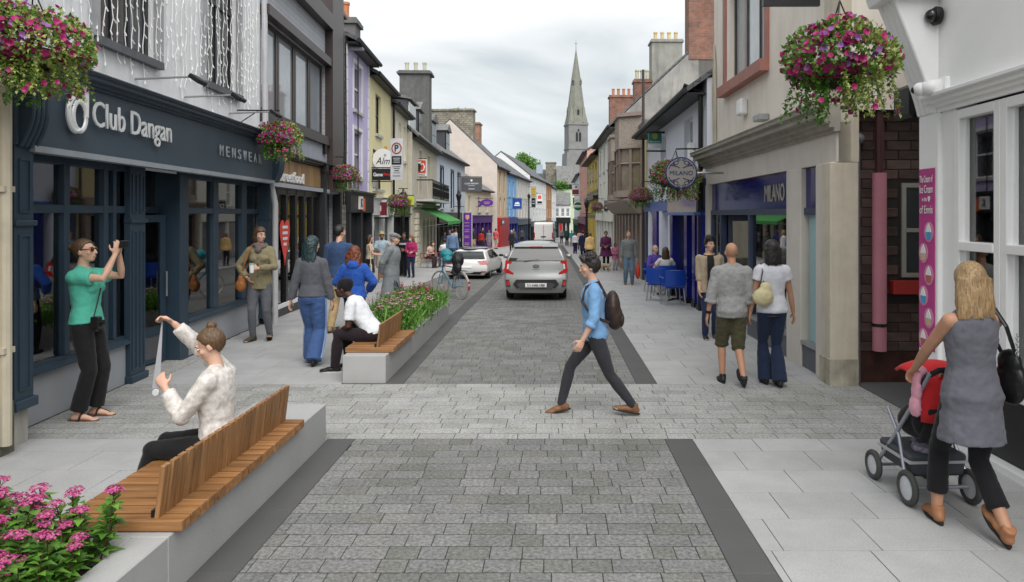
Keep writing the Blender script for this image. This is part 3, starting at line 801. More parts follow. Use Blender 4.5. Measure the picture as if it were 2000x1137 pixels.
# strings of fairy lights on the wall above: one net of wire with bulbs
flw = MB(); rr = random.Random(5)
for i in range(46):
    u = .3 + (W - .6) * i / 45 + rr.uniform(-.04, .04)
    zt, zl = 7.2, zF1 + rr.uniform(.12, .55)
    pts = []; z = zt
    while z > zl: pts.append((u + rr.uniform(-.035, .035), -.035 + rr.uniform(-.012, .012), z)); z -= rr.uniform(.12, .2)
    flw.tube(pts, .006, 4)
    for p in pts:
        if rr.random() < .85:
            d = rr.uniform(-1, 1)
            flw.tube([p, (p[0] + .045 * d, p[1] - .02, p[2] - .05)], .009, 4)
fl = flw.build('fairy_lights', mat('fairy_light_wire', (.85, .85, .84), rough=.4)); fl.matrix_world = fd.root.matrix_basis.copy()
tag(fl, 'white fairy light strings hanging down the wall over the menswear shop', 'fairy lights')
for i in range(3):                       # spotlights on arms over the fascia
    u = [2.9, 4.3, 6.0][i]
    sp = empty('spotlight', (0, 0, 0)); sp.matrix_basis = fd.root.matrix_basis @ Matrix.Translation((u, 0, zF1 + .12))
    q = MB(); q.tube([(0, .02, .1), (0, -.75, .14)], .014, 6); q.build('arm', M_steel, sp)
    q = MB(); q.T = Matrix.Translation((0, -.78, .1)) @ Euler((rad(35), 0, 0)).to_matrix().to_4x4(); q.box(-.12, .12, -.08, .08, -.03, .03); q.build('lamp_head', M_blackmetal, sp, bevel=.01)
    tag(sp, ['floodlight on a long arm over the blue fascia, nearest of three', 'middle floodlight on an arm over the blue fascia', 'floodlight on an arm over the blue fascia, farthest of three'][i], 'floodlight', 'floodlights over the blue fascia')

# ------------------------------------------------------------------ second shop: grey modern front, timber fascia
M_zinc = brick_mat('zinc_panel', (.40, .41, .44), (.44, .45, .48), (.28, .28, .3), bw=2.4, bh=.12, ms=.006, bump=.003, var=.1)
M_brownfr = mat('brown_metal', (.055, .042, .04), rough=.4, var=.1)
M_dkgrey = mat('charcoal_paint', (.024, .026, .03), rough=.45, var=.12)
M_bluegrey = mat('blue_grey_panel', (.38, .40, .45), rough=.6, var=.08, stain=.15)
M_timber = wood_mat('timber_cladding', (.22, .12, .05), (.42, .26, .12), axis=2)
fs = Fac('street_food_shop', 'modern grey shop with ribbon window and timber fascia next to the menswear shop', (-4.75 - .06 * 13.76, 13.76), (-4.75 - .06 * 19.9, 19.9))
W = fs.W
uR = fs.u_(634)
wz0, wz1 = 4.2, 6.05
fs.wall(7.3, M_zinc, [(.05, uR, wz0, wz1), (.25, W - .15, 0, 2.75)], name='upper_wall', depth=8)
b = MB(); b.box(uR + .05, W, -.2, 8, 2.8, 9.0); b.build('brown_pier', M_brownfr, fs.root)
b = MB(); b.box(.0, uR + .06, -.18, .02, wz1 + .001, wz1 + .2); b.box(.0, uR + .06, -.14, .02, wz0 - .22, wz0 - .001); b.box(0, uR + .06, -.22, .02, 7.0, 7.4); b.build('window_band', M_brownfr, fs.root)
n = 4
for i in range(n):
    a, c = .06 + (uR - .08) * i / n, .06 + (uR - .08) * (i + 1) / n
    fs.window(a, c - .02, wz0, wz1, M_brownfr, mat('painted_sky_glass', (.32, .35, .38), rough=.03, var=.1, spec=.9), cols=1, rows=1, t=.1, y=.06)  # pale pane colour paints in the reflection of the white sky
b = MB(); b.box(.0, W, -.05, .03, 3.5, wz0 - .22); b.build('spandrel_panel', M_bluegrey, fs.root)
b = MB(); b.box(fs.u_(626) , fs.u_(626) + .22, -.12, -.05, 3.75, 4.1); b.build('wall_light', M_blackmetal, fs.root)
fz0, fz1 = 2.85, 3.38
nb = int(W / .14)
ftim = MB(); ftim.box(.0, W, -.03, .03, fz0, fz1); fbk = ftim.build('fascia', M_dkgrey, fs.root)
for i in range(nb):
    q = MB(); u = .05 + (W - .1) * i / nb; q.box(u, u + (W - .1) / nb - .008, -.055, -.028, fz0 + .02, fz1 - .02); q.build('board', M_timber, fbk)
b = MB(); cornice(b, 0, W, fz1, [(.04, .1), (.05, .17), (.03, .22)]); b.build('cornice', M_black, fs.root)
b = MB(); b.box(0, W, -.12, .03, fz0 - .09, fz0 - .001); b.build('fascia_sill', M_bluegrey, fs.root)
uP = [.0, fs.u_(622), W - .2]
for u in uP:
    b = MB(); b.box(u, u + .2, -.16, .05, 0, fz1 - .01); b.box(u - .03, u + .23, -.2, .05, fz1 - .12, fz1 + .12); b.build('pilaster', M_dkgrey, fs.root)
u0 = fs.u_(552); 
lettering('ianzstreetfood', M_whiteframe, fbk, fs.u_(586) - .2, .24, (.22 + (fs.u_(586) - .2) / 2, -.075, fz0 + .16), ext=.02, bold=.02)
lettering('Ura', mat('orange_letters', (.75, .16, .03), rough=.4), fbk, .5, .34, (fs.u_(643), -.075, fz0 + .24), ext=.02)
ps_ = [.22 + (uP[1] - .25) * i / 6 for i in range(7)]
b = MB()
for p in ps_: b.box(p, p + .13, -.02, .12, .25, 2.76)
b.box(.2, uP[1], -.02, .12, 2.62, 2.76); b.box(.2, uP[1], -.06, .12, 0, .26); b.build('shopfront_frame', M_black, fs.root)
for i in range(6):
    b = MB(); b.box(ps_[i] + .13, ps_[i + 1], .04, .05, .26, 2.62); b.build('pane', M_shopglass, fs.root)
b = MB(); b.box(.2, uP[1], -.08, .0, .26, .33); b.build('sill', M_whiteframe, fs.root)
room(fs, .25, W - .2, 0, 2.76, 3.0, M_interior_l)
b = MB(); b.box(uP[1] + .2, uP[2], .25, .3, 0, 2.76); b.build('door', mat('dark_oak_door', (.05, .025, .015), rough=.5), fs.root)
# heart sign in the window
M_red = mat('red_vinyl', (.7, .06, .05), rough=.4)
b = MB(); hu, hz = fs.uv(553, 465); pts = []
for i in range(28):
    t = 2 * PI * i / 28
    pts.append((hu + .34 * math.sin(t) ** 3, hz + .05 + .028 * (13 * math.cos(t) - 5 * math.cos(2 * t) - 2 * math.cos(3 * t) - math.cos(4 * t)) * (1.35 if math.cos(t) < 0 else 1)))
b.prism_y(pts[::-1], -.04, -.03); hs = b.build('heart_sign', M_red, fs.root)
for k in range(4):
    b = MB(); w = [.17, .17, .15, .1][k]; b.box(hu - w, hu + w, -.046, -.041, hz + .2 - k * .12, hz + .26 - k * .12); b.build('printed_line', M_whiteframe, hs)
# downpipe between the two shops
dp = MB(); dp.tube([(.02, -.28, .0), (.02, -.28, 2.4), (.02, -.1, 3.3), (.02, -.06, 8.5)], .055, 10); dp.build('drainpipe', mat('pale_pipe', (.5, .5, .52), rough=.5, stain=.4), fs.root)

# ------------------------------------------------------------------ purple, yellow and cream houses
M_purple = mat('lilac_render', (.56, .49, .73), rough=.8, var=.06, stain=.2, stcol=(.3, .28, .35))
M_yellow = mat('pale_yellow_render', (.80, .72, .43), rough=.8, var=.06, stain=.2, stcol=(.4, .35, .2))
M_cream = mat('cream_render', (.75, .69, .54), rough=.8, var=.07, stain=.25, stcol=(.3, .27, .2))
def house(name, label, P0, P1, H, m, ridge, wins, shop_z=2.9, depth=7.5, roofm=None, sur=None, gut=M_cast, shopm=None, gable=None, fm=None, gm=None, zbase=None, sill=None, cols=1, over=.3, shopholes=True, group=None):
    f = Fac(name, label, P0, P1, zbase=zbase, group=group)
    ws = []
    for w in wins: ws.append(w)
    holes = [(w[0], w[1], w[2], w[3]) for w in ws]
    f.wall(H, m, holes + ([(.2, f.W - .2, 0, shop_z - .5)] if shopm else []), depth=depth)
    for w in ws:
        f.window(w[0], w[1], w[2], w[3], fm or M_whiteframe, gm or M_glass, cols=cols, rows=2, sill=sill or M_sillstone, surm=sur, sur=.1)
    if ridge: f.roof(H, ridge, roofm or M_slate, depth=depth, gut=gut, gable=gable or m, over=over)
    if shopm:
        b = MB(); b.box(-.0, f.W, -.16, .0, shop_z - .55, shop_z); fa = b.build('fascia', shopm, f.root)
        b = MB(); cornice(b, 0, f.W, shop_z, [(.05, .2), (.06, .26)]); b.build('cornice', shopm, f.root)
        k = max(2, int(f.W / 1.6)); 
        for i in range(k + 1):
            u = .02 + (f.W - .24) * i / k
            q = MB(); q.box(u, u + .2, -.12, .15, 0, shop_z - .55); q.build('pilaster', shopm, f.root)
        for i in range(k):
            u0 = .22 + (f.W - .24) * i / k; u1 = .02 + (f.W - .24) * (i + 1) / k
            if i == k // 2:
                q = MB(); q.box(u0, u1, .1, .15, 0, shop_z - .55); q.build('door', mat(shopm.name + '_door', tuple(.7 * c for c in (.03, .03, .035)), rough=.4), f.root)
            else:
                q = MB(); q.box(u0, u1, .0, .14, 0, .5); q.build('stall_riser', shopm, f.root)
                q = MB(); q.box(u0, u1, .05, .07, .5, shop_z - .55); q.build('pane', M_glass, f.root)
        f.fascia = fa
    return f
SX = lambda Y: -4.75 - .06 * Y
# rough stone party pier
fp = Fac('stone_pier', 'narrow rubble stone pier with cables between the modern shop and the lilac house', (SX(19.92) + .02, 19.92), (SX(21.0) + .02, 21.0), cat='pier')
fp.wall(7.6, M_stonewall, depth=2)
for k in range(3):
    b = MB(); b.tube([(.3 + .25 * k, -.05, 2.5), (.32 + .22 * k, -.08, 4 + .3 * k), (.3 + .25 * k, -.05, 7.4)], .02, 6); b.build('cable', M_blackmetal, fp.root)
f3 = Fac('tmp', None, (SX(21.02), 21.02), (SX(24.6), 24.6)); bpy.data.objects.remove(f3.root)
w3 = [(f3.u_(690), f3.u_(706), 5.55, 7.0), (f3.u_(690), f3.u_(706), 3.45, 4.95)]
fl3 = house('lilac_house', 'lilac rendered house with white window surrounds over a black shopfront', (SX(21.02), 21.02), (SX(24.6), 24.6), 7.55, M_purple, 9.4, w3, shopm=M_dkgrey, sur=M_white, fm=M_whiteframe, over=.35)
fl3.chimney(.25, .45, .5, .6, 7.4, 8.15, M_stonewall, 1, M_pot_y); fl3.chimney(2.5, .55, .8, .8, 7.5, 8.45, mat('grey_chimney_render', (.16, .16, .155), rough=.9, stain=.5, stcol=(.05, .05, .045)), 1, M_pot_r)
boxes('quoin', M_white, fl3.root, [(u + (.04 if k % 2 else 0), u + .2, -.03, .01, 3.05 + k * .36, 3.38 + k * .36) for k in range(12) for u in (.02, fl3.W - .24)])
b = MB(); b.box(1.0, 1.5, -.22, -.17, 2.45, 2.85); sgn = b.build('sign', M_whiteframe, fl3.root); b = MB(); b.box(1.5, 1.85, -.22, -.17, 2.4, 2.8); b.build('sign_panel', mat('orange_sign', (.7, .13, .04), rough=.4), sgn)
lettering('K', M_black, sgn, .2, .26, (1.25, -.235, 2.65), ext=.006)
b = MB(); b.tube([(1.3, -.1, 2.9), (1.3, -.1, 7.2)], .02, 6); b.build('cable', M_blackmetal, fl3.root)
f4 = Fac('tmp', None, (SX(24.62), 24.62), (SX(29.2), 29.2)); bpy.data.objects.remove(f4.root)
w4 = [(1.2, 2.3, 5.3, 6.75), (.7, 2.7, 3.3, 4.7)]
fl4 = house('yellow_house', 'pale yellow house with dark windows between lilac and cream houses', (SX(24.62), 24.62), (SX(29.2), 29.2), 7.35, M_yellow, 9.2, w4, shopm=mat('white_shopfront_paint', (.72, .72, .72), rough=.4), fm=M_dkframe)
b = MB(); b.box(3.0, 3.35, -.06, .01, 4.6, 5.0); b.build('orange_plaque', mat('orange_plaque', (.6, .3, .05), rough=.5), fl4.root)
w5 = [(.5, 1.3, 4.9, 6.5), (2.1, 2.9, 4.9, 6.5), (3.6, 4.3, 4.9, 6.5), (.5, 1.3, 3.0, 4.3)]
fl5 = house('cream_house', 'plain cream house with white sash windows beside the yellow house', (SX(29.22), 29.22), (SX(33.9), 33.9), 7.1, M_cream, 8.9, w5, shopm=M_black)
b = MB(); b.tube([(.1, -.1, 0), (.1, -.1, 7.1)], .05, 8); b.build('drainpipe', M_blackmetal, fl5.root)

# ------------------------------------------------------------------ stone fronted pub with balcony
M_sand = mat('sandstone_front', (.55, .51, .43), rough=.85, var=.12, scale=3, stain=.35, stcol=(.2, .18, .13), bump=.003)
M_limestone = mat('arcade_stone', (.58, .53, .42), rough=.8, var=.1, stain=.3, stcol=(.3, .27, .2))
f6 = Fac('stone_pub', 'sandstone pub with iron balcony, green awning and slate dormers', (-6.55, 33.95), (-6.98, 44))
ws = [(2.2, 3.2, 3.5, 5.9), (5.6, 6.6, 3.5, 5.9)]
arches = [(2.3 + i * 1.55, 3.2 + i * 1.55, .35, 2.55) for i in range(5)]
f6.wall(6.6, M_sand, ws + arches)
for w in ws: f6.window(*w, M_limestone, M_glass, rows=2, surm=M_limestone, sur=.16)
for a in arches: f6.window(*a, mat('grey_green_frame', (.12, .15, .13), rough=.5), M_glass, rows=1, cols=1, arch=M_limestone, y=.1)
b = MB(); b.box(0, f6.W, -.05, .0, 0, .32); b.build('plinth', M_limestone, f6.root)
for i in range(9):
    q = MB(); q.box(.7, 1.5, -.14, .02, .05 + i * .3, .05 + i * .3 + .27); q.build('rusticated_block', M_limestone, f6.root, bevel=.03)
b = MB(); b.box(.0, .7, .06, .2, 0, 2.7); b.build('dark_doorway', M_black, f6.root)
b = MB(); cornice(b, 0, f6.W, 2.9, [(.1, .08), (.12, .2), (.06, .3)]); b.build('string_course', mat('lichened_stone', (.22, .24, .18), rough=.9, stain=.4), f6.root)
f6.roof(6.6, 10.2, M_slate_l, gut=M_cast, gable=M_stonewall, depth=7.5)
M_dormer = mat('slate_hung_cheek', (.055, .06, .068), rough=.6, var=.2)
def dormer(f, u, w, z0, h, y0, flat=False, white=True):
    b = MB(); b.box(u, u + w, y0 + .03, y0 + 2.4, z0, z0 + h)
    o = b.build('dormer', M_dormer, f.root)
    if flat: q = MB(); q.prism_x([(y0 - .15, z0 + h), (y0 - .15, z0 + h + .1), (y0 + 2.6, z0 + h + .55), (y0 + 2.6, z0 + h + .4)], u - .12, u + w + .12)
    else: q = MB(); q.prism_y([(u - .15, z0 + h), (u + w + .15, z0 + h), (u + w / 2, z0 + h + .55)], y0 - .15, y0 + 2.6)
    q.build('dormer_roof', M_slate_l, o)
    fm = M_whiteframe if white else M_black
    q = MB(); t = .07
    q.box(u + .1, u + w - .1, y0 - .02, y0 + .02, z0 + .15, z0 + h - .1); q.build('dormer_frame', fm, o)
    nc = 3 if white else 2
    for i in range(nc):
        a = u + .14 + (w - .28) * i / nc
        for j in range(2):
            p = MB(); p.box(a + .02, a + (w - .28) / nc - .02, y0 - .03, y0 - .015, z0 + .2 + j * (h - .35) / 2, z0 + .2 + (j + 1) * (h - .35) / 2 - .05); p.build('pane', M_glass_l if white else M_glass, o)
dormer(f6, 1.2, 2.4, 6.75, 1.55, .35, flat=True); dormer(f6, 5.6, 1.7, 6.75, 1.7, .5, white=False)
f6.chimney(9.2, 1.15, 1.2, 1.75, 7.0, 11.0, mat('dark_render_chimney', (.13, .13, .125), rough=.9, var=.2, stain=.5, stcol=(.05, .05, .05)), 3, M_pot_w, .15)
# iron balcony
bal = empty('balcony', (0, 0, 0), parent=f6.root)
b = MB(); b.box(1.3, f6.W - .5, -.85, 0, 3.3, 3.42); b.build('balcony_floor', M_sillstone, bal)
b = MB(); zb0, zb1 = 3.46, 4.35
b.tube([(1.35, -.02, zb1), (1.35, -.8, zb1), (f6.W - .55, -.8, zb1), (f6.W - .55, -.02, zb1)], .03, 6); b.tube([(1.35, -.8, zb0), (f6.W - .55, -.8, zb0)], .025, 6)
k = 0; u = 1.4
while u < f6.W - .6:
    b.tube([(u, -.8, zb0), (u, -.8, zb1)], .014, 5)
    b.loop([(u + .16 + .1 * math.cos(2 * PI * i / 10), -.8, zb0 + .3 + .2 * math.sin(2 * PI * i / 10)) for i in range(10)], .014, 5)
    b.loop([(u + .16 + .07 * math.cos(2 * PI * i / 8), -.8, zb0 + .66 + .1 * math.sin(2 * PI * i / 8)) for i in range(8)], .014, 5)
    u += .33
b.build('balcony_railing', M_blackmetal, bal)
# awning
aw = MB(); aw.prism_x([(-.0, 3.0), (-1.5, 2.3), (-1.5, 2.12), (-1.47, 2.12), (-1.47, 2.27), (.0, 2.95)], 2.3, f6.W - .4)
aw.build('awning', mat('green_canvas', (.06, .27, .07), rough=.8, var=.06), f6.root)
b = MB(); b.tube([(2.4, 0, 2.0), (2.4, -1.45, 2.2)], .015, 5); b.tube([(f6.W - .5, 0, 1.9), (f6.W - .5, -1.45, 2.0)], .015, 5); b.build('awning_arm', M_steel, f6.root)

# ------------------------------------------------------------------ blue-grey house, low cream house
M_skygrey = mat('pale_blue_render', (.56, .63, .74), rough=.8, var=.06, stain=.2, stcol=(.3, .33, .38))
f7w = [(1.2, 2.3, 3.3, 5.9), (5.3, 6.4, 3.3, 5.9), (8.3, 9.4, 3.3, 5.9)]
f7 = house('pale_blue_house', 'pale blue house with tall dark windows over a black bar front', (-6.99, 44.05), (-6.68, 56), 6.9, M_skygrey, 9.8, f7w, shopm=M_black, fm=M_black, sur=M_black, roofm=M_slate_l)
dormer(f7, .8, 1.8, 7.0, 1.75, .5, white=False); dormer(f7, 6.0, 1.8, 7.0, 1.75, .5, white=False)
f8 = house('low_cream_house', 'low cream house with purple shop front under the tall gable', (-6.68, 56.05), (-5.55, 66.8), 5.3, M_cream, 7.6, [(1.3, 2.2, 3.3, 4.6), (5, 5.9, 3.3, 4.6), (8.4, 9.3, 3.3, 4.6)], shopm=mat('purple_shop_paint', (.07, .02, .20), rough=.45), roofm=M_slate_l)

# ------------------------------------------------------------------ tall gabled house and the terrace round the bend
M_pinkwall = mat('pinkish_roughcast', (.60, .53, .48), rough=.95, var=.1, scale=1.5, bump=.02, bscale=14)
M_buff = mat('buff_render', (.66, .54, .38), rough=.8, var=.06, stain=.15)
f9 = Fac('gabled_house', 'tall buff house with arched windows and broad pinkish gable facing down the street', (-5.0, 67.4), (-4.5, 74))
w9 = [(1.3, 2.4, 5.3, 7.4), (4.2, 5.3, 5.3, 7.4), (1.3, 2.4, 3.1, 4.9), (4.2, 5.3, 3.1, 4.9)]
M_shopred = mat('red_shop_paint', (.42, .015, .02), rough=.4)
f9.wall(7.9, M_buff, w9, depth=9)
for w in w9: f9.window(*w, M_limestone, M_glass, arch=M_buff, rows=1)
f9.roof(7.9, 12.2, M_slate, depth=9, gable=M_pinkwall, gut=M_cast)
b = MB(); b.box(-.06, -.01, .0, 9, 0, 7.9); b.poly([(-.06, 0, 7.9), (-.06, 9, 7.9), (-.06, 4.5, 12.15)]); b.build('gable_render', M_pinkwall, f9.root)
b = MB(); b.box(0, f9.W, -.3, 0, 0, 2.9); b.build('shopfront', M_shopred, f9.root)
q = MB(); q.box(.4, 2.4, -.35, -.29, 2.2, 2.7); sg = q.build('sign', mat('black_gloss', (.02, .02, .02), rough=.3), f9.root); lettering('ANN', M_whiteframe, sg, 1.2, .3, (1.4, -.36, 2.45), ext=.005)
M_oldbrick = brick_mat('old_red_brick', (.33, .13, .075), (.42, .2, .12), (.3, .27, .22), bw=.23, bh=.08, bump=.01, var=.35)
M_stonech = brick_mat('lichened_stone_stack', (.2, .18, .14), (.3, .28, .22), (.14, .13, .11), bw=.4, bh=.2, ms=.02, bump=.02, var=.4)
f9.chimney(.6, 4.6, 1.2, 4.6, 10, 13.0, M_stonech, 0, M_pot_y, .12); f9.chimney(5.2, 3.6, 1.4, 2.2, 9.5, 12.3, M_oldbrick, 0, M_pot_y, .1)
M_blue = mat('sky_blue_render', (.22, .47, .78), rough=.8, var=.05, stain=.15)
def strip(us, z0, z1, w): return [(u, u + w, z0, z1) for u in us]
M_shopblue = mat('royal_blue_shop_paint', (.015, .03, .26), rough=.4)
fa_ = house('sky_blue_house', 'sky blue terraced house over a royal blue shopfront', (-4.48, 74.05), (-3.8, 80), 7.7, M_blue, 10.2, strip((1.0, 3.6), 5.3, 6.9, 1.0) + strip((1.0, 3.6), 3.2, 4.5, 1.0), shopm=M_shopblue)
fb_ = house('pale_terrace', 'off-white terraced house with lamp on its wall past the sky blue house', (-3.78, 80.05), (-2.65, 92), 7.9, mat('off_white_render', (.66, .64, .6), rough=.8, var=.06, stain=.2), 10.6, strip((1.2, 3.6, 6, 8.4, 10.4), 5.5, 7.2, .9) + strip((1.2, 3.6, 6, 8.4, 10.4), 3.2, 4.8, .9), shopm=mat('blue_black_shop_paint', (.03, .05, .09), rough=.4))
fc_ = house('white_terrace', 'long three-storey white terraced house before the brick one', (-2.63, 92.05), (-.66, 112), 9.0, mat('bright_white_render', (.75, .75, .74), rough=.8, var=.04, stain=.12), 12.0, strip((3.5, 7, 10.5, 14, 17.5), 7.0, 8.3, 1.0) + strip((3.5, 7, 10.5, 14, 17.5), 4.8, 6.3, 1.0) + strip((3.5, 7, 10.5, 14, 17.5), 3.0, 4.1, 1.0), shopm=M_black)
fd_ = house('brick_terrace', 'narrow orange brick terraced house at the bend', (-.64, 112.05), (.2, 118.6), 9.0, mat('orange_brick_wall', (.40, .2, .09), rough=.85, var=.1), 11.4, strip((1.2, 4.2), 6.5, 8.0, 1.0) + strip((1.2, 4.2), 3.6, 5.2, 1.0), shopm=M_black)
fe_ = house('end_terrace', 'white terraced house beyond the orange brick one', (.22, 118.65), (1.0, 126.5), 8.8, M_white, 11.2, strip((1.2, 4.6), 6.3, 7.8, 1.0) + strip((1.2, 4.6), 3.6, 5.2, 1.0), shopm=mat('teal_shop_paint', (.03, .08, .1), rough=.4))
# ------------------------------------------------------------------ right side, nearest: white ice cream shop
M_gloss_w = mat('white_gloss_timber', (.88, .88, .88), rough=.35, var=.03)
f0 = Fac('ice_cream_shop', 'bright white shop corner with large white framed windows and black plinth', (3.74, 7.2), (3.74, 2.4))
W = f0.W
zC = 3.2
b = MB(); b.box(0, W, .0, .25, zC + .05, 7.5); b.box(0, .22, .25, 5, 0, 7.5); b.build('wall', M_gloss_w, f0.root)
b = MB(); cornice(b, .18, W, zC - .12, [(.05, .03), (.04, .06), (.05, .09), (.04, .13)]); b.build('cornice', M_gloss_w, f0.root, bevel=.006)
uW = f0.u_(1868); uM = (f0.u_(1945), f0.u_(1966))
b = MB(); b.box(0.0, .36, -.04, .1, .0, zC - .12); b.build('pilaster', M_gloss_w, f0.root, bevel=.01)
b = MB(); b.box(.36, uW, .0, .2, .0, zC - .08); b.build('corner_post', M_gloss_w, f0.root)
zw0, zw1, zt = .72, zC - .14, f0.z_(1900, 482)
def big_window(u0, u1, name='window'):
    b = MB(); t = .085
    b.box(u0, u0 + t, -.02, .16, zw0, zw1); b.box(u1 - t, u1, -.02, .16, zw0, zw1); b.box(u0 + t, u1 - t, -.02, .16, zw0, zw0 + t); b.box(u0 + t, u1 - t, -.02, .16, zw1 - t, zw1); b.box(u0 + t, u1 - t, -.03, .16, zt - .04, zt + .04)
    o = b.build(name, M_gloss_w, f0.root, bevel=.006)
    for (a, c) in ((zw0 + t, zt - .04), (zt + .04, zw1 - t)):
        q = MB(); q.box(u0 + t, u1 - t, .06, .072, a, c); q.build('pane', clear_glass('cafe_glass', (.5, .53, .55), .09), o)
        boxes('sash', M_gloss_w, o, [(u0 + t, u0 + t + .03, .03, .06, a, c), (u1 - t - .03, u1 - t, .03, .06, a, c)])
    q = MB(); q.box(u0 - .02, u1 + .02, -.1, .1, zw0 - .09, zw0 - .001); q.build('sill', M_gloss_w, o, bevel=.01)
big_window(uW - .01, uM[1] - .06); big_window(uM[1] - .055, uM[1] + 1.5); big_window(uM[1] + 1.505, W - .05)
b = MB(); b.box(.36, W, .03, .2, .0, zw0 - .09); b.build('black_plinth', M_black, f0.root)
b = MB(); b.box(.3, W, -.08, .03, .0, .06); b.build('step_strip', M_gloss_w, f0.root)
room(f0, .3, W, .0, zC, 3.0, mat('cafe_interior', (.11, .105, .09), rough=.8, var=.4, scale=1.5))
b = MB(); b.box(uM[1] + .5, uM[1] + .95, .2, .21, 1.5, 1.9); b.build('yellow_notice', mat('yellow_notice', (.75, .68, .1), rough=.5), f0.root)
b = MB(); b.box(uW + .2, uM[0] + 2, 1.2, 1.7, 0, 1.05); b.build('counter', mat('brown_counter', (.14, .08, .04), rough=.5), f0.root)
b = MB(); b.box(uW + .3, uM[0] + 2, 2.6, 2.9, 1.2, 2.3); b.build('shelf_unit', mat('shelf_grey', (.25, .25, .24), rough=.6), f0.root)
for k in range(3):
    q = MB(); q.lathe([(.14, 0), (.02, .16), (.015, .5)], 12, uW + .6 + k * .8, .9, 2.15); q.build('pendant_lamp', mat('amber_shade', (.6, .25, .05), rough=.4), f0.root)
# scroll bracket at the corner
br = MB(); pr = []
for i in range(17):
    t = i / 16; z = zC - .12 + 1.15 * t
    pr.append((-.05 - .42 * (t ** 1.6) - .05 * math.sin(PI * t), z))
pr = [(.0, pr[0][1])] + pr + [(.0, pr[-1][1])]
bk = None
for k in range(4):
    q = MB(); q.prism_x(pr[::-1], -.02 + k * .085, .057 + k * .085)
    if bk is None: bk = q.build('scroll_bracket', M_gloss_w, f0.root, bevel=.012)
    else: q.build('flute', M_gloss_w, bk, bevel=.012)
b = MB(); b.prism_x([(.0, 4.18), (-.52, 4.18), (-.56, 4.3), (-.2, 4.55), (.0, 4.6)], -.06, .42); b.build('bracket_cap', M_gloss_w, f0.root, bevel=.01)
# cameras
cc = empty('security_camera', (0, 0, 0)); cc.matrix_basis = f0.root.matrix_basis @ Matrix.Translation((.42, -.04, 3.3))
q = MB(); q.box(-.07, .07, -.0, .1, -.1, .1); q.build('mount', M_gloss_w, cc, bevel=.01)
q = MB(); q.tube([(0, .0, .02), (-.06, -.16, .0)], [.075, .065], 14); q.ell((-.065, -.17, 0), .066); cb_ = q.build('camera_body', M_gloss_w, cc, smooth=True)
q = MB(); q.ell((-.085, -.215, -.005), .033); q.build('lens', M_black, cb_, smooth=True)
tag(cc, 'white bullet security camera on the white shop corner', 'camera')
dc = empty('dome_camera', (0, 0, 0)); dc.matrix_basis = f0.root.matrix_basis @ Matrix.Translation((.36, -.03, 4.0))
q = MB(); q.T = Euler((PI / 2, 0, 0)).to_matrix().to_4x4(); q.lathe([(.085, 0), (.09, .04), (.075, .06)], 18); q.build('base', M_black, dc)
q = MB(); q.ell((0, -.07, 0), .065); q.build('dome', dark_glass('dome_glass', (.01, .01, .012)), dc, smooth=True)
tag(dc, 'round black dome camera on the white wall above the bracket', 'camera')
# cream-of-ice-cream banner
M_pink = mat('magenta_vinyl', (.48, .05, .24), rough=.45, var=.15, scale=3)
bn = empty('ice_cream_banner', (0, 0, 0), label='tall magenta ice cream banner with round pictures on white pilaster', cat='banner'); bn.matrix_basis = f0.root.matrix_basis.copy()
q = MB(); q.box(.03, .31, -.052, -.042, .78, f0.z_(1800, 332)); q.build('banner_panel', M_pink, bn)
zt_ = f0.z_(1800, 332)
for i, (t, h) in enumerate((('The Cream of', .07), ('Ice Cream', .08), ('in the \u2665', .06), ('of Ennis', .08))):
    lettering(t, M_whiteframe, bn, .24 if i != 2 else .15, h, (.17, -.056, zt_ - .1 - i * .1), ext=.001)
for i in range(6):
    zc = zt_ - .62 - i * .21; uc = .17 + (.05 if i % 2 == 0 else -.05)
    q = MB(); q.prism_y([(uc + .085 * math.cos(2 * PI * j / 18), zc + .1 * math.sin(2 * PI * j / 18)) for j in range(18)][::-1], -.057, -.053); ro = q.build('picture_disc', mat('banner_rose', (.62, .25, .4), rough=.5), bn)
    q = MB(); q.prism_y([(uc - .035, zc - .07), (uc + .035, zc - .07), (uc + .045, zc + .0), (uc - .045, zc + .0)], -.0615, -.0575); q.build('cup', mat('banner_cup_%d' % (i % 3), [(.05, .35, .6), (.6, .45, .3), (.45, .12, .1)][i % 3], rough=.5), ro)
    q = MB(); q.prism_y([(uc - .05, zc + .0), (uc + .05, zc + .0), (uc + .03, zc + .05), (uc, zc + .085), (uc - .03, zc + .05)], -.062, -.0575); q.build('scoop', M_whiteframe, ro)

# ------------------------------------------------------------------ cafe with the pale stone fascia (and brick flank in the alley)
M_pale = mat('pale_pink_stone', (.66, .61, .56), rough=.75, var=.07, scale=2, stain=.25, stcol=(.3, .27, .22))
M_peach = mat('peach_render', (.80, .74, .66), rough=.85, var=.06, scale=2, stain=.4, stcol=(.38, .34, .28))
M_moulding = mat('dirty_cornice', (.36, .33, .29), rough=.8, var=.2, stain=.3)
M_corner = mat('worn_cream_pier', (.60, .54, .44), rough=.85, var=.12, stain=.4, stcol=(.35, .3, .22))
M_red_trim = mat('dull_red_trim', (.36, .16, .13), rough=.6, var=.15)
M_milblue = mat('deep_blue_glass_panel', (.006, .009, .13), rough=.12, spec=.6)
M_bluefr = mat('blue_grey_frame', (.045, .06, .11), rough=.45)
f1 = Fac('corner_cafe', 'peach rendered cafe with pale stone fascia, heavy cornice and deep blue transom', (3.44, 15.7), (3.54, 8.80))
W = f1.W
zf0 = (f1.z_(1620, 305) + f1.z_(1395, 368)) / 2; zf1 = (f1.z_(1620, 215, .2) + f1.z_(1380, 295, .2)) / 2
wu = (f1.u_(1420, -.15), f1.u_(1497, -.15), f1.z_(1450, 150, -.15), 6.8)
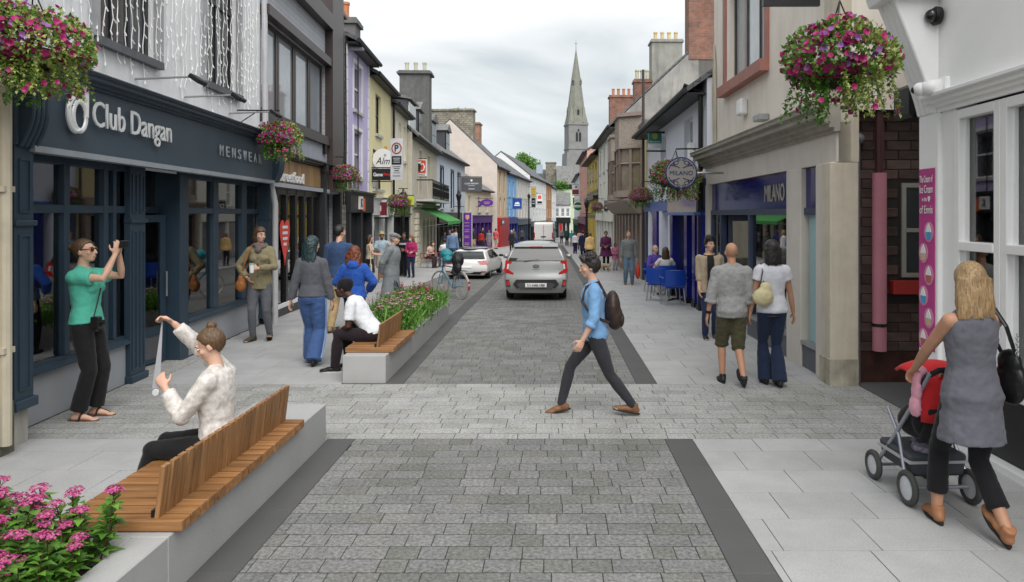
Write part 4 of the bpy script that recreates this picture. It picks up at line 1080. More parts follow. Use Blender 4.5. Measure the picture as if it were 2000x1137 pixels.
f1.wall(8.5, M_peach, [wu], y=.15, z0=zf1, name='upper_wall', rev=.25)
f1.window(wu[0], wu[1], wu[2], wu[3], M_brownfr, mat('painted_bright_sky_glass', (.36, .39, .41), rough=.03, var=.1, spec=.9), cols=3, rows=1, t=.08, y=.3)  # bright sky reflection is put into the panes' base colour
b = MB(); t = .16; b.box(wu[0] - t, wu[1] + t, -.02, .16, wu[2] - .2, wu[2] - .002); b.box(wu[0] - t, wu[0] - .002, .1, .16, wu[2], wu[3] + .2); b.box(wu[1] + .002, wu[1] + t, .1, .16, wu[2], wu[3] + .2); b.build('red_window_surround', M_red_trim, f1.root)
b = MB(); b.box(W - .5, W, .02, .16, zf1 + .05, 8.5); b.build('corner_pier', M_corner, f1.root)
# ground floor: corner pier, pillars, fascia
b = MB(); b.box(0, W, -.03, .15, zf0, zf1 - .15); fas1 = b.build('fascia', M_pale, f1.root)
b = MB(); cornice(b, -.1, W + .06, zf1 - .28, [(.05, .08), (.05, .14), (.07, .2), (.09, .3), (.06, .36), (.03, .38)]); b.build('cornice', M_moulding, f1.root, bevel=.01)
u_p = [(0, .3), (f1.u_(1542), f1.u_(1570)), (W - .62, W - .3), (W - .3, W)]
for i, (a, c) in enumerate(u_p):
    b = MB(); b.box(a, c, (-.05 if i < 3 else -.1), .25, .0, zf0); b.build('pillar', [M_pale, M_pale, M_pale, M_corner][i], f1.root, bevel=.015)
b = MB(); b.box(W - .3, W, .0, .25, zf0, zf1); b.build('pillar_head', M_corner, f1.root)
b = MB(); b.box(W - .32, W + .012, -.115, .24, 0, .34); b.build('worn_base', mat('mossy_base', (.45, .41, .33), rough=.95, var=.35, stain=.7, stcol=(.05, .055, .03)), f1.root)
zb_t = zf0 - .0; zb_b = f1.z_(1500, 408)
# blue transom
for (a, c) in ((.3, u_p[1][0]), (u_p[1][1], W - .62)):
    q = MB(); q.box(a, c, .03, .06, zb_b, zb_t - .01); tr_ = q.build('transom_panel', M_milblue, f1.root)
    if a == .3:
        lettering('MILANO', mat('pale_gold_letters', (.45, .42, .36), rough=.4, metal=.3), tr_, .95, .27, (c - .75, .02, (zb_b + zb_t) / 2 - .03), ext=.006)
    q = MB(); q.box(a, c, .0, .12, zb_b - .1, zb_b - .001); q.build('transom_rail', M_bluefr, f1.root)
# teal panel, window, doorway
q = MB(); q.box(u_p[1][1] + .04, W - .66, .06, .08, .38, zb_b - .1); q.build('teal_panel', mat('teal_film', (.34, .53, .56), rough=.25, var=.03), f1.root)
for (a, c) in ((u_p[1][1], W - .62), (f1.u_(1462), u_p[1][0])):
    q = MB(); q.box(a, c, -.02, .15, 0, .33); q.build('stall_riser', mat('slate_riser', (.12, .125, .15), rough=.5, var=.1), f1.root)
    q = MB(); q.box(a, c, -.05, .1, .331, .38); q.build('sill', M_steel, f1.root)
boxes('shopfront_post', M_bluefr, f1.root, [(f1.u_(1462), f1.u_(1462) + .09, -.01, .12, 0, zb_b - .1), (u_p[1][0] - .05, u_p[1][0], -.01, .12, .38, zb_b - .1)])
q = MB(); q.box(f1.u_(1462) + .09, u_p[1][0] - .05, .05, .06, .38, zb_b - .1); q.build('pane', M_shopglass, f1.root)
du0, du1 = f1.u_(1408), f1.u_(1462)
boxes('door_post', M_bluefr, f1.root, [(.3, .42, .0, .12, 0, zb_b - .1), (du0 - .08, du0, .0, .12, 0, zb_b - .1)])
q = MB(); q.box(.42, du0 - .08, .05, .06, .1, zb_b - .1); q.build('pane', M_shopglass, f1.root)
dd = empty('door', (du0, .15, 0), rad(62), parent=f1.root); q = MB(); wd = .9
q.box(0, .08, 0, .05, .02, zb_b - .12); q.box(wd - .08, wd, 0, .05, .02, zb_b - .12); q.box(.08, wd - .08, 0, .05, .02, .16); q.box(.08, wd - .08, 0, .05, zb_b - .22, zb_b - .12); q.build('door_leaf', M_bluefr, dd)
q = MB(); q.box(.08, wd - .08, .02, .03, .16, zb_b - .22); q.build('pane', M_shopglass, dd)
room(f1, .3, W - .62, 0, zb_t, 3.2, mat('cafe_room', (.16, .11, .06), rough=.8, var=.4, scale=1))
for k in range(3):
    q = MB(); q.box(f1.u_(1462) + .3 + k * .7, f1.u_(1462) + .75 + k * .7, .8, 1.25, .7, .74); q.lathe([(.03, 0), (.03, .7)], 8, f1.u_(1462) + .52 + k * .7, 1.02, 0); q.build('cafe_table', mat('dark_wood', (.06, .03, .02), rough=.5), f1.root)
b = MB(); b.box(f1.u_(1437) , f1.u_(1437) + .3, .0, .15, zf1 + .55, zf1 + .85); b.build('alarm_box', M_whiteframe, f1.root, bevel=.03)
b = MB(); b.box(f1.u_(1475), f1.u_(1475) + .3, -.05, .15, zf1 + .28, zf1 + .4); b.build('floodlight', M_steel, f1.root, bevel=.02)
for k in range(4):
    b = MB(); b.tube([(.1 + .05 * k, .12, zf1 + .1), (.08 + .06 * k, .1, zf1 + 1.3 + .2 * k), (.1, .12, zf1 + 2.4)], .02, 6); b.build('cable', M_beige, f1.root)
# round projecting sign
M_navyblue = mat('sign_navy', (.012, .02, .11), rough=.4)
M_taupe = mat('sign_taupe', (.25, .235, .22), rough=.45)
rs = empty('round_cafe_sign', at(1330, 338, 14.2), label='round taupe and navy projecting sign in front of flower basket', cat='sign')
def disc(r, y0, y1, n=40, cx=0, cz=0, rz=None): 
    b = MB(); b.prism_y([(cx + r * math.cos(2 * PI * i / n), cz + (rz or r) * math.sin(2 * PI * i / n)) for i in range(n)][::-1], y0, y1); return b
rr_ = .315
disc(rr_, -.03, .03).build('sign_rim', M_navyblue, rs); disc(rr_ - .025, -.036, -.0305).build('sign_face', M_taupe, rs)
lettering('MILANO', M_navyblue, rs, .46, .085, (0, -.04, 0), ext=.003)
sw = MB()
for sx in (-1, 1):
    for sz in (-1, 1):
        sw.tube([(sx * (.03 + .2 * math.sin(t * 1.5)), -.039, sz * (.1 + .055 * t + .02 * math.sin(4 * t))) for t in [i * .25 for i in range(8)]], .007, 5)
        sw.tube([(sx * (.25 - .05 * t), -.039, sz * (.08 + .1 * math.sin(t))) for t in [i * .3 for i in range(9)]], .007, 5)
        sw.loop([(sx * .11 + .05 * math.cos(a), -.039, sz * .2 + .035 * math.sin(a)) for a in [i * PI / 5 for i in range(10)]], .006, 5)
        sw.loop([(sx * .05 + .03 * math.cos(a), -.039, sz * .255 + .02 * math.sin(a)) for a in [i * PI / 5 for i in range(10)]], .006, 5)
tag(sw.build('scrollwork', M_navyblue, rs))
b = MB(); b.tube([(rr_ - .02, 0, 0), (1.0, 0, 0)], .022, 8); b.tube([(.42, 0, 0), (.45, 0, 0)], .05, 10); b.build('sign_arm', M_steel, rs)
# brick flank facing up the street, with pipes: single bricks
M_flank = mat('dark_painted_brick', (.085, .055, .047), rough=.7, var=.3, scale=6, rnd=.4, bump=.003, bscale=40)
al = empty('alley_wall', (3.74, 9.0, 0), 0, 'dark brick wall with pink pipe in the alley beside the cafe', 'wall')
b = MB(); b.box(0, 3, .0, .3, 0, 7.5); b.build('wall_core', mat('flank_mortar', (.035, .03, .028), rough=.95), al)
bmesh_ = piece_mesh(.3, .112, 'brick', .006, .03)
k = 0
for r in range(29):
    z = .45 + r * .12
    for c in range(-1, 4):
        u = c * .31 + (.155 if r % 2 else 0) + .16
        if u < .14 or u > 1.2 or (u > .62 and .95 < z < 2.55 and u < 1.3): continue
        o = link_mesh('brick', bmesh_, M_flank, al); o.location = (u, -.012 + RND.uniform(-.004, .004), z); o.rotation_euler = (PI / 2, RND.uniform(-.006, .006), 0)
q = MB(); q.box(0, 3, -.015, .0, 0, .38); q.build('damp_course', mat('reddish_plinth', (.06, .02, .015), rough=.8, var=.6, stain=.6, stcol=(.02, .025, .012)), al)
aw_ = Fac('tmp', None, (0, 0), (1, 0)); bpy.data.objects.remove(aw_.root); aw_.root = al
wn_ = aw_.window(.66, 1.25, 1.32, 2.5, mat('old_white_frame', (.3, .3, .27), rough=.6, stain=.3), M_glass, y=-.03, rows=2, dep=.05)
q = MB(); q.box(.5, 1.4, -.14, .02, 1.12, 1.28); q.build('red_sill', mat('red_sill_paint', (.35, .03, .025), rough=.5), wn_)
q = MB(); q.tube([(.335, -.12, .42), (.335, -.12, 2.62)], .085, 18); pk = q.build('pink_pipe', mat('pink_plastic', (.5, .2, .25), rough=.55, var=.08, stain=.15, stcol=(.4, .2, .2)), al, smooth=False)
q = MB(); q.tube([(.335, -.12, .72), (.335, -.12, .76)], .09, 14); q.build('pipe_clip', M_black, pk)
q = MB(); q.tube([(.335, -.12, 2.6), (.335, -.12, 4.2)], .05, 10); q.build('rainwater_pipe', mat('oxblood_pipe', (.06, .02, .02), rough=.5), al)
q = MB(); q.tube([(.08, -.07, .02), (.08, -.07, 3.0)], .04, 10); q.ell((.1, -.05, 3.05), .08); q.build('grey_pipe', mat('zinc_pipe', (.17, .18, .2), rough=.5, metal=.4), al)
dpb = empty('black_downpipe', (3.95, 7.35, 0), 0, 'black downpipe and hopper at the back corner of the white shop', 'downpipe')
q = MB(); q.tube([(0, 0, 0), (0, 0, 2.6), (-.05, 0, 2.9), (-.1, .1, 3.3)], .06, 10); q.box(.05, .2, -.04, .1, 0, 2.55); q.build('pipe', M_blackmetal, dpb)
q = MB(); q.prism_z([(-.28, -.05), (.2, -.05), (.2, .35), (-.28, .35)], 3.1, 3.45); q.build('hopper', M_blackmetal, dpb, bevel=.04)

# ------------------------------------------------------------------ blue and white cafe
M_lav = mat('cool_white_render', (.70, .73, .80), rough=.75, var=.05, stain=.15, stcol=(.5, .5, .55))
M_cobalt = mat('cobalt_gloss', (.008, .014, .19), rough=.25, var=.1, spec=.5)
M_cobalt_l = mat('blue_fascia', (.10, .16, .42), rough=.4)
f2 = Fac('blue_cafe', 'white house with cobalt blue cafe front and black gutter', (3.42, 25.3), (3.44, 15.74))
W = f2.W
w2 = [(6.9, 8.0, 3.35, 4.7), (3.0, 4.0, 3.35, 4.7), (8.7, 9.3, 3.2, 4.7)]
f2.wall(5.3, M_lav, w2 + [(.3, W - .2, 0, 2.4)])
for w in w2: f2.window(*w, M_whiteframe, M_glass_l, rows=2, y=.12, sill=M_lav)
f2.roof(5.3, 7.4, M_slate, gut=M_cast, over=.45, depth=6)
b = MB(); b.box(0, 5.4, -.14, 0, 2.4, 2.7); b.build('fascia', M_cobalt_l, f2.root)
b = MB(); b.box(5.6, W - .1, -.22, 0, 2.35, 3.1); fsg = b.build('glass_fascia', mat('reflective_blue_fascia', (.05, .08, .13), rough=.08, spec=.9), f2.root); b = MB(); b.box(5.5, W - .05, -.28, -.02, 2.28, 2.349); b.build('fascia_ledge', M_cobalt_l, fsg)
for u, w, m in ((.3, .5, M_bluefr), (1.2, .5, M_lav), (2.2, .9, M_cobalt), (3.6, .5, M_lav), (5.2, .3, M_lav), (5.6, .35, M_cobalt), (7.6, .35, M_cobalt), (8.6, .3, M_cobalt), (W - .4, .35, M_cobalt)):
    b = MB(); b.box(u, u + w, -.14, .15, .28 if m is M_cobalt else 0, 2.4); pl_ = b.build('pilaster', m, f2.root)
    if m is M_cobalt: q = MB(); q.box(u - .02, u + w + .02, -.16, .15, 0, .279); q.build('plinth', M_black, pl_)
b = MB(); b.box(5.95, W - .4, .05, .12, 0, .7); b.build('stall_riser', M_cobalt, f2.root)
b = MB(); b.box(5.95, 7.6, .06, .09, .7, 2.35); b.build('pane', M_glass, f2.root); b = MB(); b.box(7.95, W - .4, .06, .09, .7, 2.35); b.build('pane', M_glass, f2.root)
b = MB(); b.box(.3, 5.6, .1, .16, 0, 2.4); b.build('dark_shopfront', M_cobalt, f2.root)
b = MB(); b.tube([(W - .1, -.12, 0), (W - .1, -.12, 5.0), (W - .1, -.5, 5.15)], .055, 8); b.build('drainpipe', M_blackmetal, f2.root)
b = MB(); b.box(8.1, 8.35, -.16, 0, 3.55, 4.0); b.build('alarm_box', M_whiteframe, f2.root, bevel=.02)
b = MB(); b.tube([(.05, -.15, 0.0), (.05, -.15, 7.4)], .05, 8); b.build('vent_pipe', mat('rusty_pipe', (.07, .05, .045), rough=.7), f2.root)
f2b = f2

# ------------------------------------------------------------------ pebbledashed bay house
M_brown = mat('mauve_brown_paint', (.29, .23, .20), rough=.6, var=.12, stain=.2)
M_pebble = mat('pebbledash', (.32, .275, .235), rough=.95, var=.45, scale=22, bump=.03, bscale=40)
f3r = Fac('bay_house', 'house with pebbledashed bay windows over a mauve brown shopfront', (3.36, 35.9), (3.42, 25.35))
W = f3r.W
f3r.wall(5.7, mat('ochre_wall', (.6, .52, .3), rough=.8, var=.08, stain=.2), [], depth=6)
b = MB(); b.box(-.05, W + .05, -.12, 6, 5.7, 5.82); b.build('flat_roof', M_lead, f3r.root)
def bay(u, w, out, z0, zm, z1):
    o = empty('bay_window', (u, 0, 0), 0, parent=f3r.root)
    hw = w / 2
    prof = lambda k: [(-hw * k, 0), (-hw * .62 * k, -out * k), (hw * .62 * k, -out * k), (hw * k, 0)]
    q = MB(); q.prism_z(prof(1.0), zm, z1); q.build('bay_apron', M_pebble, o)
    q = MB(); q.prism_z(prof(1.1), z1, z1 + .14); q.prism_z(prof(1.05), zm - .06, zm); q.build('bay_cornice', M_brown, o)
    q = MB(); q.prism_z(prof(1.08), z0 - .25, z0); q.prism_z(prof(.7), z0 - .45, z0 - .25); q.build('bay_base', M_brown, o)
    q = MB(); q.prism_z(prof(.93), z0, zm - .06); q.build('pane', mat('bay_glass', (.22, .19, .13), rough=.06, var=.3, spec=.7), o)
    pts = prof(.97)
    q = MB()
    for (a, c) in zip(pts[:-1], pts[1:]):
        for t in (0, .5, 1): 
            x, y = a[0] + (c[0] - a[0]) * t, a[1] + (c[1] - a[1]) * t
            q.box(x - .045, x + .045, y - .045, y + .045, z0, zm - .06)
    q.build('bay_posts', M_brown, o)
    q = MB()
    for (a, c) in zip(pts[:-1], pts[1:]):
        q.tube([(a[0], a[1], z0 + (zm - z0) * .62), (c[0], c[1], z0 + (zm - z0) * .62)], .04, 4)
    q.build('bay_rail', M_brown, o)
bay(2.4, 2.4, .6, 3.4, 5.0, 6.0); bay(7.8, 2.6, .8, 3.4, 5.05, 6.2)
b = MB(); b.prism_x([(0, 2.5), (-.3, 2.55), (-.7, 3.0), (-.7, 3.08), (0, 3.08)], 0.2, W - .2); b.build('fascia', M_brown, f3r.root)
for i in range(9):
    u = .2 + (W - .7) * i / 8
    q = MB(); q.box(u, u + .3, -.2, .02, 0, 2.5); q.build('pilaster', M_brown, f3r.root, bevel=.02)
for i in range(8):
    u = .5 + (W - .7) * i / 8
    q = MB(); q.box(u, u + (W - .7) / 8 - .3, -.04, -.01, .6, 2.45); q.build('pane', M_glass, f3r.root)
q = MB(); q.box(.2, W - .2, -.08, -.005, 0, .6); q.build('stall_riser', M_brown, f3r.root)

# ------------------------------------------------------------------ white house with rendered gable and brick stacks
M_gable = mat('weathered_grey_render', (.30, .29, .27), rough=.95, var=.45, scale=.7, bump=.01, stain=.7, stcol=(.1, .1, .095))
M_wh = mat('warm_white_render', (.74, .72, .66), rough=.8, var=.05, stain=.2)
f4r = Fac('white_gabled_house', 'white house with a bare weathered grey gable and tall chimney stacks', (3.22, 48), (3.34, 36))
W = f4r.W
w4r = [(u, u + .9, z, z + 1.5) for u in (1.2, 4.0, 6.8, 9.6) for z in (3.2, 5.3)]
f4r.wall(7.5, M_wh, w4r, depth=8.2)
for w in w4r: f4r.window(*w, M_whiteframe, M_glass_l, sill=M_sillstone)
f4r.roof(7.5, 11.3, M_slate, depth=8.2, gut=M_cast, gable=M_gable, over=.4)
b = MB(); b.box(W + .005, W + .06, 0, 8.2, 6.0, 7.5); b.poly([(W + .06, 0, 7.45), (W + .06, 8.2, 7.45), (W + .06, 4.1, 11.25)]); b.box(W + .01, W + .06, 4.1, 8.2, 7.4, 11.2); b.build('gable_render', M_gable, f4r.root)
M_stackbrick = brick_mat('stack_red_brick', (.22, .085, .06), (.3, .13, .085), (.2, .16, .13), bw=.23, bh=.08, bump=.01, var=.35)
f4r.chimney(W - .4, 4.6, 1.0, 2.0, 10.5, 14.6, M_stackbrick, 3, M_pot_y, .1)
M_greystack = mat('lichened_render_stack', (.30, .30, .27), rough=.95, var=.25, scale=1.5, stain=.6, stcol=(.1, .1, .08))
f4r.chimney(.6, 4.4, 1.2, 2.0, 9.0, 14.0, M_greystack, 4, M_pot_y, .08)
f4r.chimney(6.0, 2.1, .8, 1.0, 8.5, 10.4, M_stackbrick, 3, M_pot_w, .06)
b = MB(); b.box(0, W, -.2, 0, 2.35, 2.95); f4fas = b.build('fascia', M_wh, f4r.root)
for i in range(7):
    u = .05 + (W - .35) * i / 6
    q = MB(); q.box(u, u + .3, -.16, .02, 0, 2.35); q.build('pilaster', M_wh, f4r.root)
for i in range(6):
    u = .35 + (W - .35) * i / 6
    q = MB(); q.box(u, u + (W - .35) / 6 - .3, -.06, -.01, .35, 2.3); q.build('pane', mat('pale_shop_glass', (.22, .24, .25), rough=.06, spec=.7), f4r.root)
# ------------------------------------------------------------------ yellow and black house, then the far right row
M_yel = mat('chrome_yellow_render', (.78, .55, .05), rough=.75, var=.05, stain=.15)
f5r = Fac('yellow_black_house', 'bright yellow house striped with black timbers', (3.08, 60), (3.2, 48.05))
W = f5r.W
f5r.wall(7.3, M_yel, [], depth=8); f5r.roof(7.3, 10.6, M_slate, depth=8, gut=M_cast, over=.4)
for i in range(9):
    u = .1 + (W - .4) * i / 8
    q = MB(); q.box(u, u + .34, -.012, .01, 0, 7.1); q.build('timber', M_black, f5r.root)
for z in (2.7, 4.1, 4.45):
    q = MB(); q.box(0, W, -.03, .005, z, z + .22); q.build('rail_timber', M_black, f5r.root)
for i in range(4):
    u = 1.0 + i * 2.9
    q = MB(); q.box(u, u + .8, -.02, .0, 5.0, 6.6); q.build('window', M_glass, f5r.root)
wb = MB(); wb.box(.3, W - .3, -.32, -.035, 4.0, 4.25); wb.build('window_box', M_black, f5r.root)
f5r.chimney(.5, 3.0, 1.0, 2.4, 9.0, 12.6, M_stackbrick, 5, M_pot_r, .08)
f6r = house('red_white_house', 'narrow pink and white house with maroon shopfront beyond the yellow one', (3.0, 74), (3.07, 60.1), 8.6, mat('salmon_render', (.62, .36, .3), rough=.8, var=.06), 11, strip((1.5, 5, 8.5, 11.5), 5.6, 7.3, 1.0) + strip((1.5, 5, 8.5, 11.5), 3.3, 4.9, 1.0), shopm=mat('maroon_shop_paint', (.13, .01, .05), rough=.4))
f7r = house('far_white_house', 'far white house at the corner before the pale green gable', (3.05, 92), (3.0, 74.1), 7.8, M_white, 10, strip((2, 6, 10, 14), 5.2, 6.8, 1.1) + strip((2, 6, 10, 14), 3.2, 4.6, 1.1), shopm=mat('bottle_green_shop_paint', (.01, .07, .05), rough=.4))
# ------------------------------------------------------------------ closing the street
zE = gz(128)
fpub = Fac('corner_pub', 'small black and white pub closing the end of the street', (.4, 128), (3.6, 128))
fpub.wall(6.1, M_white, [(.5, 1.1, 3.9, 5.3), (1.5, 2.1, 3.9, 5.3), (2.4, 3.0, 3.9, 5.3)], depth=6)
for u in (.5, 1.5, 2.4): fpub.window(u, u + .6, 3.9, 5.3, M_whiteframe, M_glass_l)
fpub.roof(6.1, 8.1, M_slate_l, depth=6, over=.3)
b = MB(); b.box(0, 3.2, -.3, 0, 2.7, 3.7); b.build('fascia', M_black, fpub.root)
for u, m in ((0.1, M_shopred), (.6, M_black), (1.2, M_shopred), (1.8, M_black), (2.5, M_black)):
    q = MB(); q.box(u, u + .5, -.2, 0, 0, 2.7); q.build('shopfront_panel', m, fpub.root)
M_mint = mat('pale_mint_render', (.56, .66, .46), rough=.8, var=.06, stain=.15)
fm_ = Fac('mint_house', 'pale mint green house with ivy under its eaves behind the pub', (1.2, 134), (6.0, 134))
fm_.wall(10.2, M_mint, [(3.0, 3.6, 5.5, 7.5)], depth=8); fm_.window(3.0, 3.6, 5.5, 7.5, M_black, M_glass)
b = MB(); b.box(-.2, 5.0, -.15, 0, 9.1, 10.2); b.build('eaves_band', M_black, fm_.root)
fm_.roof(10.2, 13.6, M_slate_l, depth=9, over=.4)
fg_ = Fac('grey_roofed_house', 'grey slated house with broad stone chimney past the end terrace', (-6.5, 138), (1.6, 138))
fg_.wall(9.6, M_greystack, [], depth=8); fg_.roof(9.6, 13.2, M_slate, depth=8)
fg_.chimney(6.6, 2.0, 2.0, 1.6, 10, 14.4, M_stonech, 0, M_pot_y, .1)
b = MB(); b.box(3.8, 5.0, .0, 1.2, 12.3, 14.0); b.build('water_tank', mat('pale_blue_tank', (.35, .42, .5), rough=.6), fg_.root)

# ------------------------------------------------------------------ church
M_lime = mat('grey_limestone', (.25, .25, .248), rough=.9, var=.14, scale=.5, stain=.3, stcol=(.2, .2, .19), bump=.05, bscale=3)
M_spire = mat('spire_stone', (.23, .235, .20), rough=.9, var=.2, scale=.4, stain=.4, stcol=(.17, .17, .12), bump=.05, bscale=3)
CY = 250
ch = empty('church', (at(1125, 420, CY).x, CY, gz(CY)), rad(12), 'grey limestone church tower with tall pointed spire above the rooftops', 'church')
zg = gz(CY)
def zc_(py): return HC - (py - HOR) * CY / FPX - zg
tw = 43 * CY / FPX / 2 * .88
b = MB(); b.prism_z([(-tw, -tw), (tw, -tw), (tw, tw), (-tw, tw)], 0, zc_(246)); b.build('tower', M_lime, ch)
b = MB(); b.prism_z([(-tw - .25, -tw - .25), (tw + .25, -tw - .25), (tw + .25, tw + .25), (-tw - .25, tw + .25)], zc_(246), zc_(243)); b.prism_z([(-tw - .2, -tw - .2), (tw + .2, -tw - .2), (tw + .2, tw + .2), (-tw - .2, tw + .2)], zc_(293), zc_(290))
b.build('string_course', M_lime, ch)
b = MB(); h0, h1 = zc_(243), zc_(98)
ring = lambda r, z: [(r * math.cos(PI / 8 + PI / 4 * i) / math.cos(PI / 8), r * math.sin(PI / 8 + PI / 4 * i) / math.cos(PI / 8), z) for i in range(8)]
prof = [(tw * 1.02, h0), (tw * .85, zc_(218)), (tw * .74, zc_(200)), (tw * .42, zc_(150)), (.12, h1)]
vs = [p for r, z in prof for p in ring(r, z)]
fs_ = [(k * 8 + i, k * 8 + (i + 1) % 8, (k + 1) * 8 + (i + 1) % 8, (k + 1) * 8 + i) for k in range(4) for i in range(8)]
b._add(vs, fs_); b.build('spire', M_spire, ch)
b = MB()
for sx in (-1, 1):
    for sy in (-1, 1): b.prism_z([(sx * tw, sy * tw), (sx * tw * .55, sy * tw), (sx * tw * .5, sy * tw * .5), (sx * tw, sy * tw * .55)][::sx * sy], h0 - .01, h0 + .3); b._add([(sx * tw, sy * tw, h0 + .3), (sx * tw * .4, sy * tw, h0 + .3), (sx * tw, sy * tw * .4, h0 + .3), (sx * tw * .62, sy * tw * .62, zc_(205))], [(0, 1, 3), (1, 2, 3), (2, 0, 3)])
b.build('broaches', M_spire, ch)
b = MB(); b.tube([(0, 0, h1 - .5), (0, 0, zc_(78))], [.15, .05], 6); b.box(-.5, .5, -.06, .06, zc_(86), zc_(85)); b.build('finial', M_lime, ch)
def gothic(x, w, z0, z1, y, face, big=True):
    def pt(u, z, out): return (u, -tw - out, z) if face == 0 else (tw + out, u, z)
    n = 6; zs = z1 - w * .9
    arc = [(x - w / 2, z0), (x + w / 2, z0), (x + w / 2, zs)] + [(x + w / 2 - (w / 2) * (i / n) ** 1.6, zs + (z1 - zs) * math.sin(PI / 2 * i / n)) for i in range(1, n)] + [(x, z1)] + [(x - w / 2 + (w / 2) * (i / n) ** 1.6, zs + (z1 - zs) * math.sin(PI / 2 * i / n)) for i in range(n - 1, 0, -1)] + [(x - w / 2, zs)]
    return [pt(u, z, y) for u, z in arc]
for face in (0, 1):
    b = MB(); q = gothic(0, 2.6, zc_(279), zc_(252), .06, face); b.poly(q if face == 0 else q); o = b.build('belfry_surround', M_lime, ch)
    for sx in (-1, 1):
        b = MB(); b.poly(gothic(sx * .55, .8, zc_(278), zc_(260), .12, face)); b.build('louvre', mat('dark_louvre', (.03, .03, .035), rough=.8), o)
    b = MB(); b.poly(gothic(0, .6, zc_(259), zc_(254), .13, face)); b.build('tracery_opening', mat('dark_louvre', (.03, .03, .035)), o)
# spire lights (little gabled windows on the spire)
def lucarne(z, r, w, h, ang):
    o = MB(); o.T = Euler((0, 0, ang)).to_matrix().to_4x4()
    o.prism_y([(-w, z), (w, z), (w, z + h * .6), (0, z + h), (-w, z + h * .6)], -r - .35, -r + 1.5)
    q = o.build('lucarne', M_spire, ch)
    d = MB(); d.T = o.T; d.box(-w * .5, w * .5, -r - .37, -r - .36, z + .2, z + h * .6); d.build('lucarne_opening', mat('dark_louvre', (.03, .03, .035)), q)
for a in (0, PI / 2, -PI / 2): lucarne(zc_(228), tw * .83, .8, 3.4, a)
for a in (0, PI / 2, -PI / 2): lucarne(zc_(166), tw * .5, .55, 2.2, a + PI / 4)
b = MB(); b.prism_y([(-tw * 1.5, 0), (tw * 1.5, 0), (tw * 1.2, zc_(300)), (-tw * 1.2, zc_(300))], -tw - .3, tw + .3); b.build('tower_batter', M_lime, ch)
b = MB(); b.prism_y([(-9, 0), (9, 0), (9, 9), (0, 18.5), (-9, 9)], tw, tw + 30); b.build('nave', M_lime, ch)
# ------------------------------------------------------------------ concrete planters with timber benches
M_conc = stone_mat('pale_concrete', [(.37, .37, .37), (.37, .37, .37)], fleck=.1, scale=120, bump=.0006, blot=.06)
M_bench = wood_mat('iroko_slat', (.17, .072, .021), (.38, .19, .072), axis=0, rough=.55)
M_bench_v = wood_mat('iroko_back_slat', (.16, .072, .024), (.36, .19, .077), axis=2, rough=.55)
M_soil = mat('planting_soil', (.035, .027, .018), rough=.95, var=.4, scale=20, bump=.01, bscale=60)
M_leaf = leaf_mat('plant_leaf', [(.05, .145, .018), (.10, .25, .03), (.17, .35, .045), (.075, .2, .035)])
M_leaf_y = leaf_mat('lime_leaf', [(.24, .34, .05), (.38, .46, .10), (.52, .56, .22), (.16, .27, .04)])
M_stem = mat('green_stem', (.06, .09, .025), rough=.6)
M_stem_r = mat('dark_red_stem', (.07, .03, .02), rough=.6)
M_pinkfl = leaf_mat('pink_floret', [(.38, .03, .15), (.48, .06, .22), (.56, .14, .30), (.34, .03, .14)], trans=.2)
M_magenta = leaf_mat('magenta_petal', [(.26, .004, .08), (.38, .008, .13), (.48, .015, .18), (.22, .004, .08)], trans=.2)
M_mauve = leaf_mat('mauve_petal', [(.22, .05, .30), (.4, .16, .48), (.14, .02, .2)], trans=.2)
M_whitefl = leaf_mat('white_pink_petal', [(.42, .16, .20), (.6, .42, .44), (.32, .07, .11)], trans=.2)
M_rustfl = leaf_mat('rusty_red_floret', [(.3, .06, .06), (.4, .1, .1), (.45, .15, .16)], trans=.2)
def leaf(b, p, d, up, l, w):
    """A folded, slightly drooping blade."""
    d = d.normalized(); s = d.cross(up)
    s = s.normalized() if s.length > 1e-4 else Vector((1, 0, 0))
    n = s.cross(d)
    m = p + d * l * .5 + n * l * .06
    t = p + d * l - n * l * .12
    b._add([p, m + s * w * .5 + n * w * .12, t, m - s * w * .5 + n * w * .12, m], [(0, 4, 1), (4, 2, 1), (0, 3, 4), (3, 2, 4)])
def petunia(b, p, n, r):
    n = n.normalized(); a = n.orthogonal().normalized(); c = n.cross(a); k = 10
    rim = [p + n * r * .35 + (a * math.cos(2 * PI * i / k) + c * math.sin(2 * PI * i / k)) * r * (1 if i % 2 else .82) for i in range(k)]
    b._add([p] + rim, [(0, 1 + i, 1 + (i + 1) % k) for i in range(k)])
def rv(r=RND): 
    while True:
        v = Vector((r.uniform(-1, 1), r.uniform(-1, 1), r.uniform(-1, 1)))
        if .05 < v.length < 1: return v.normalized()

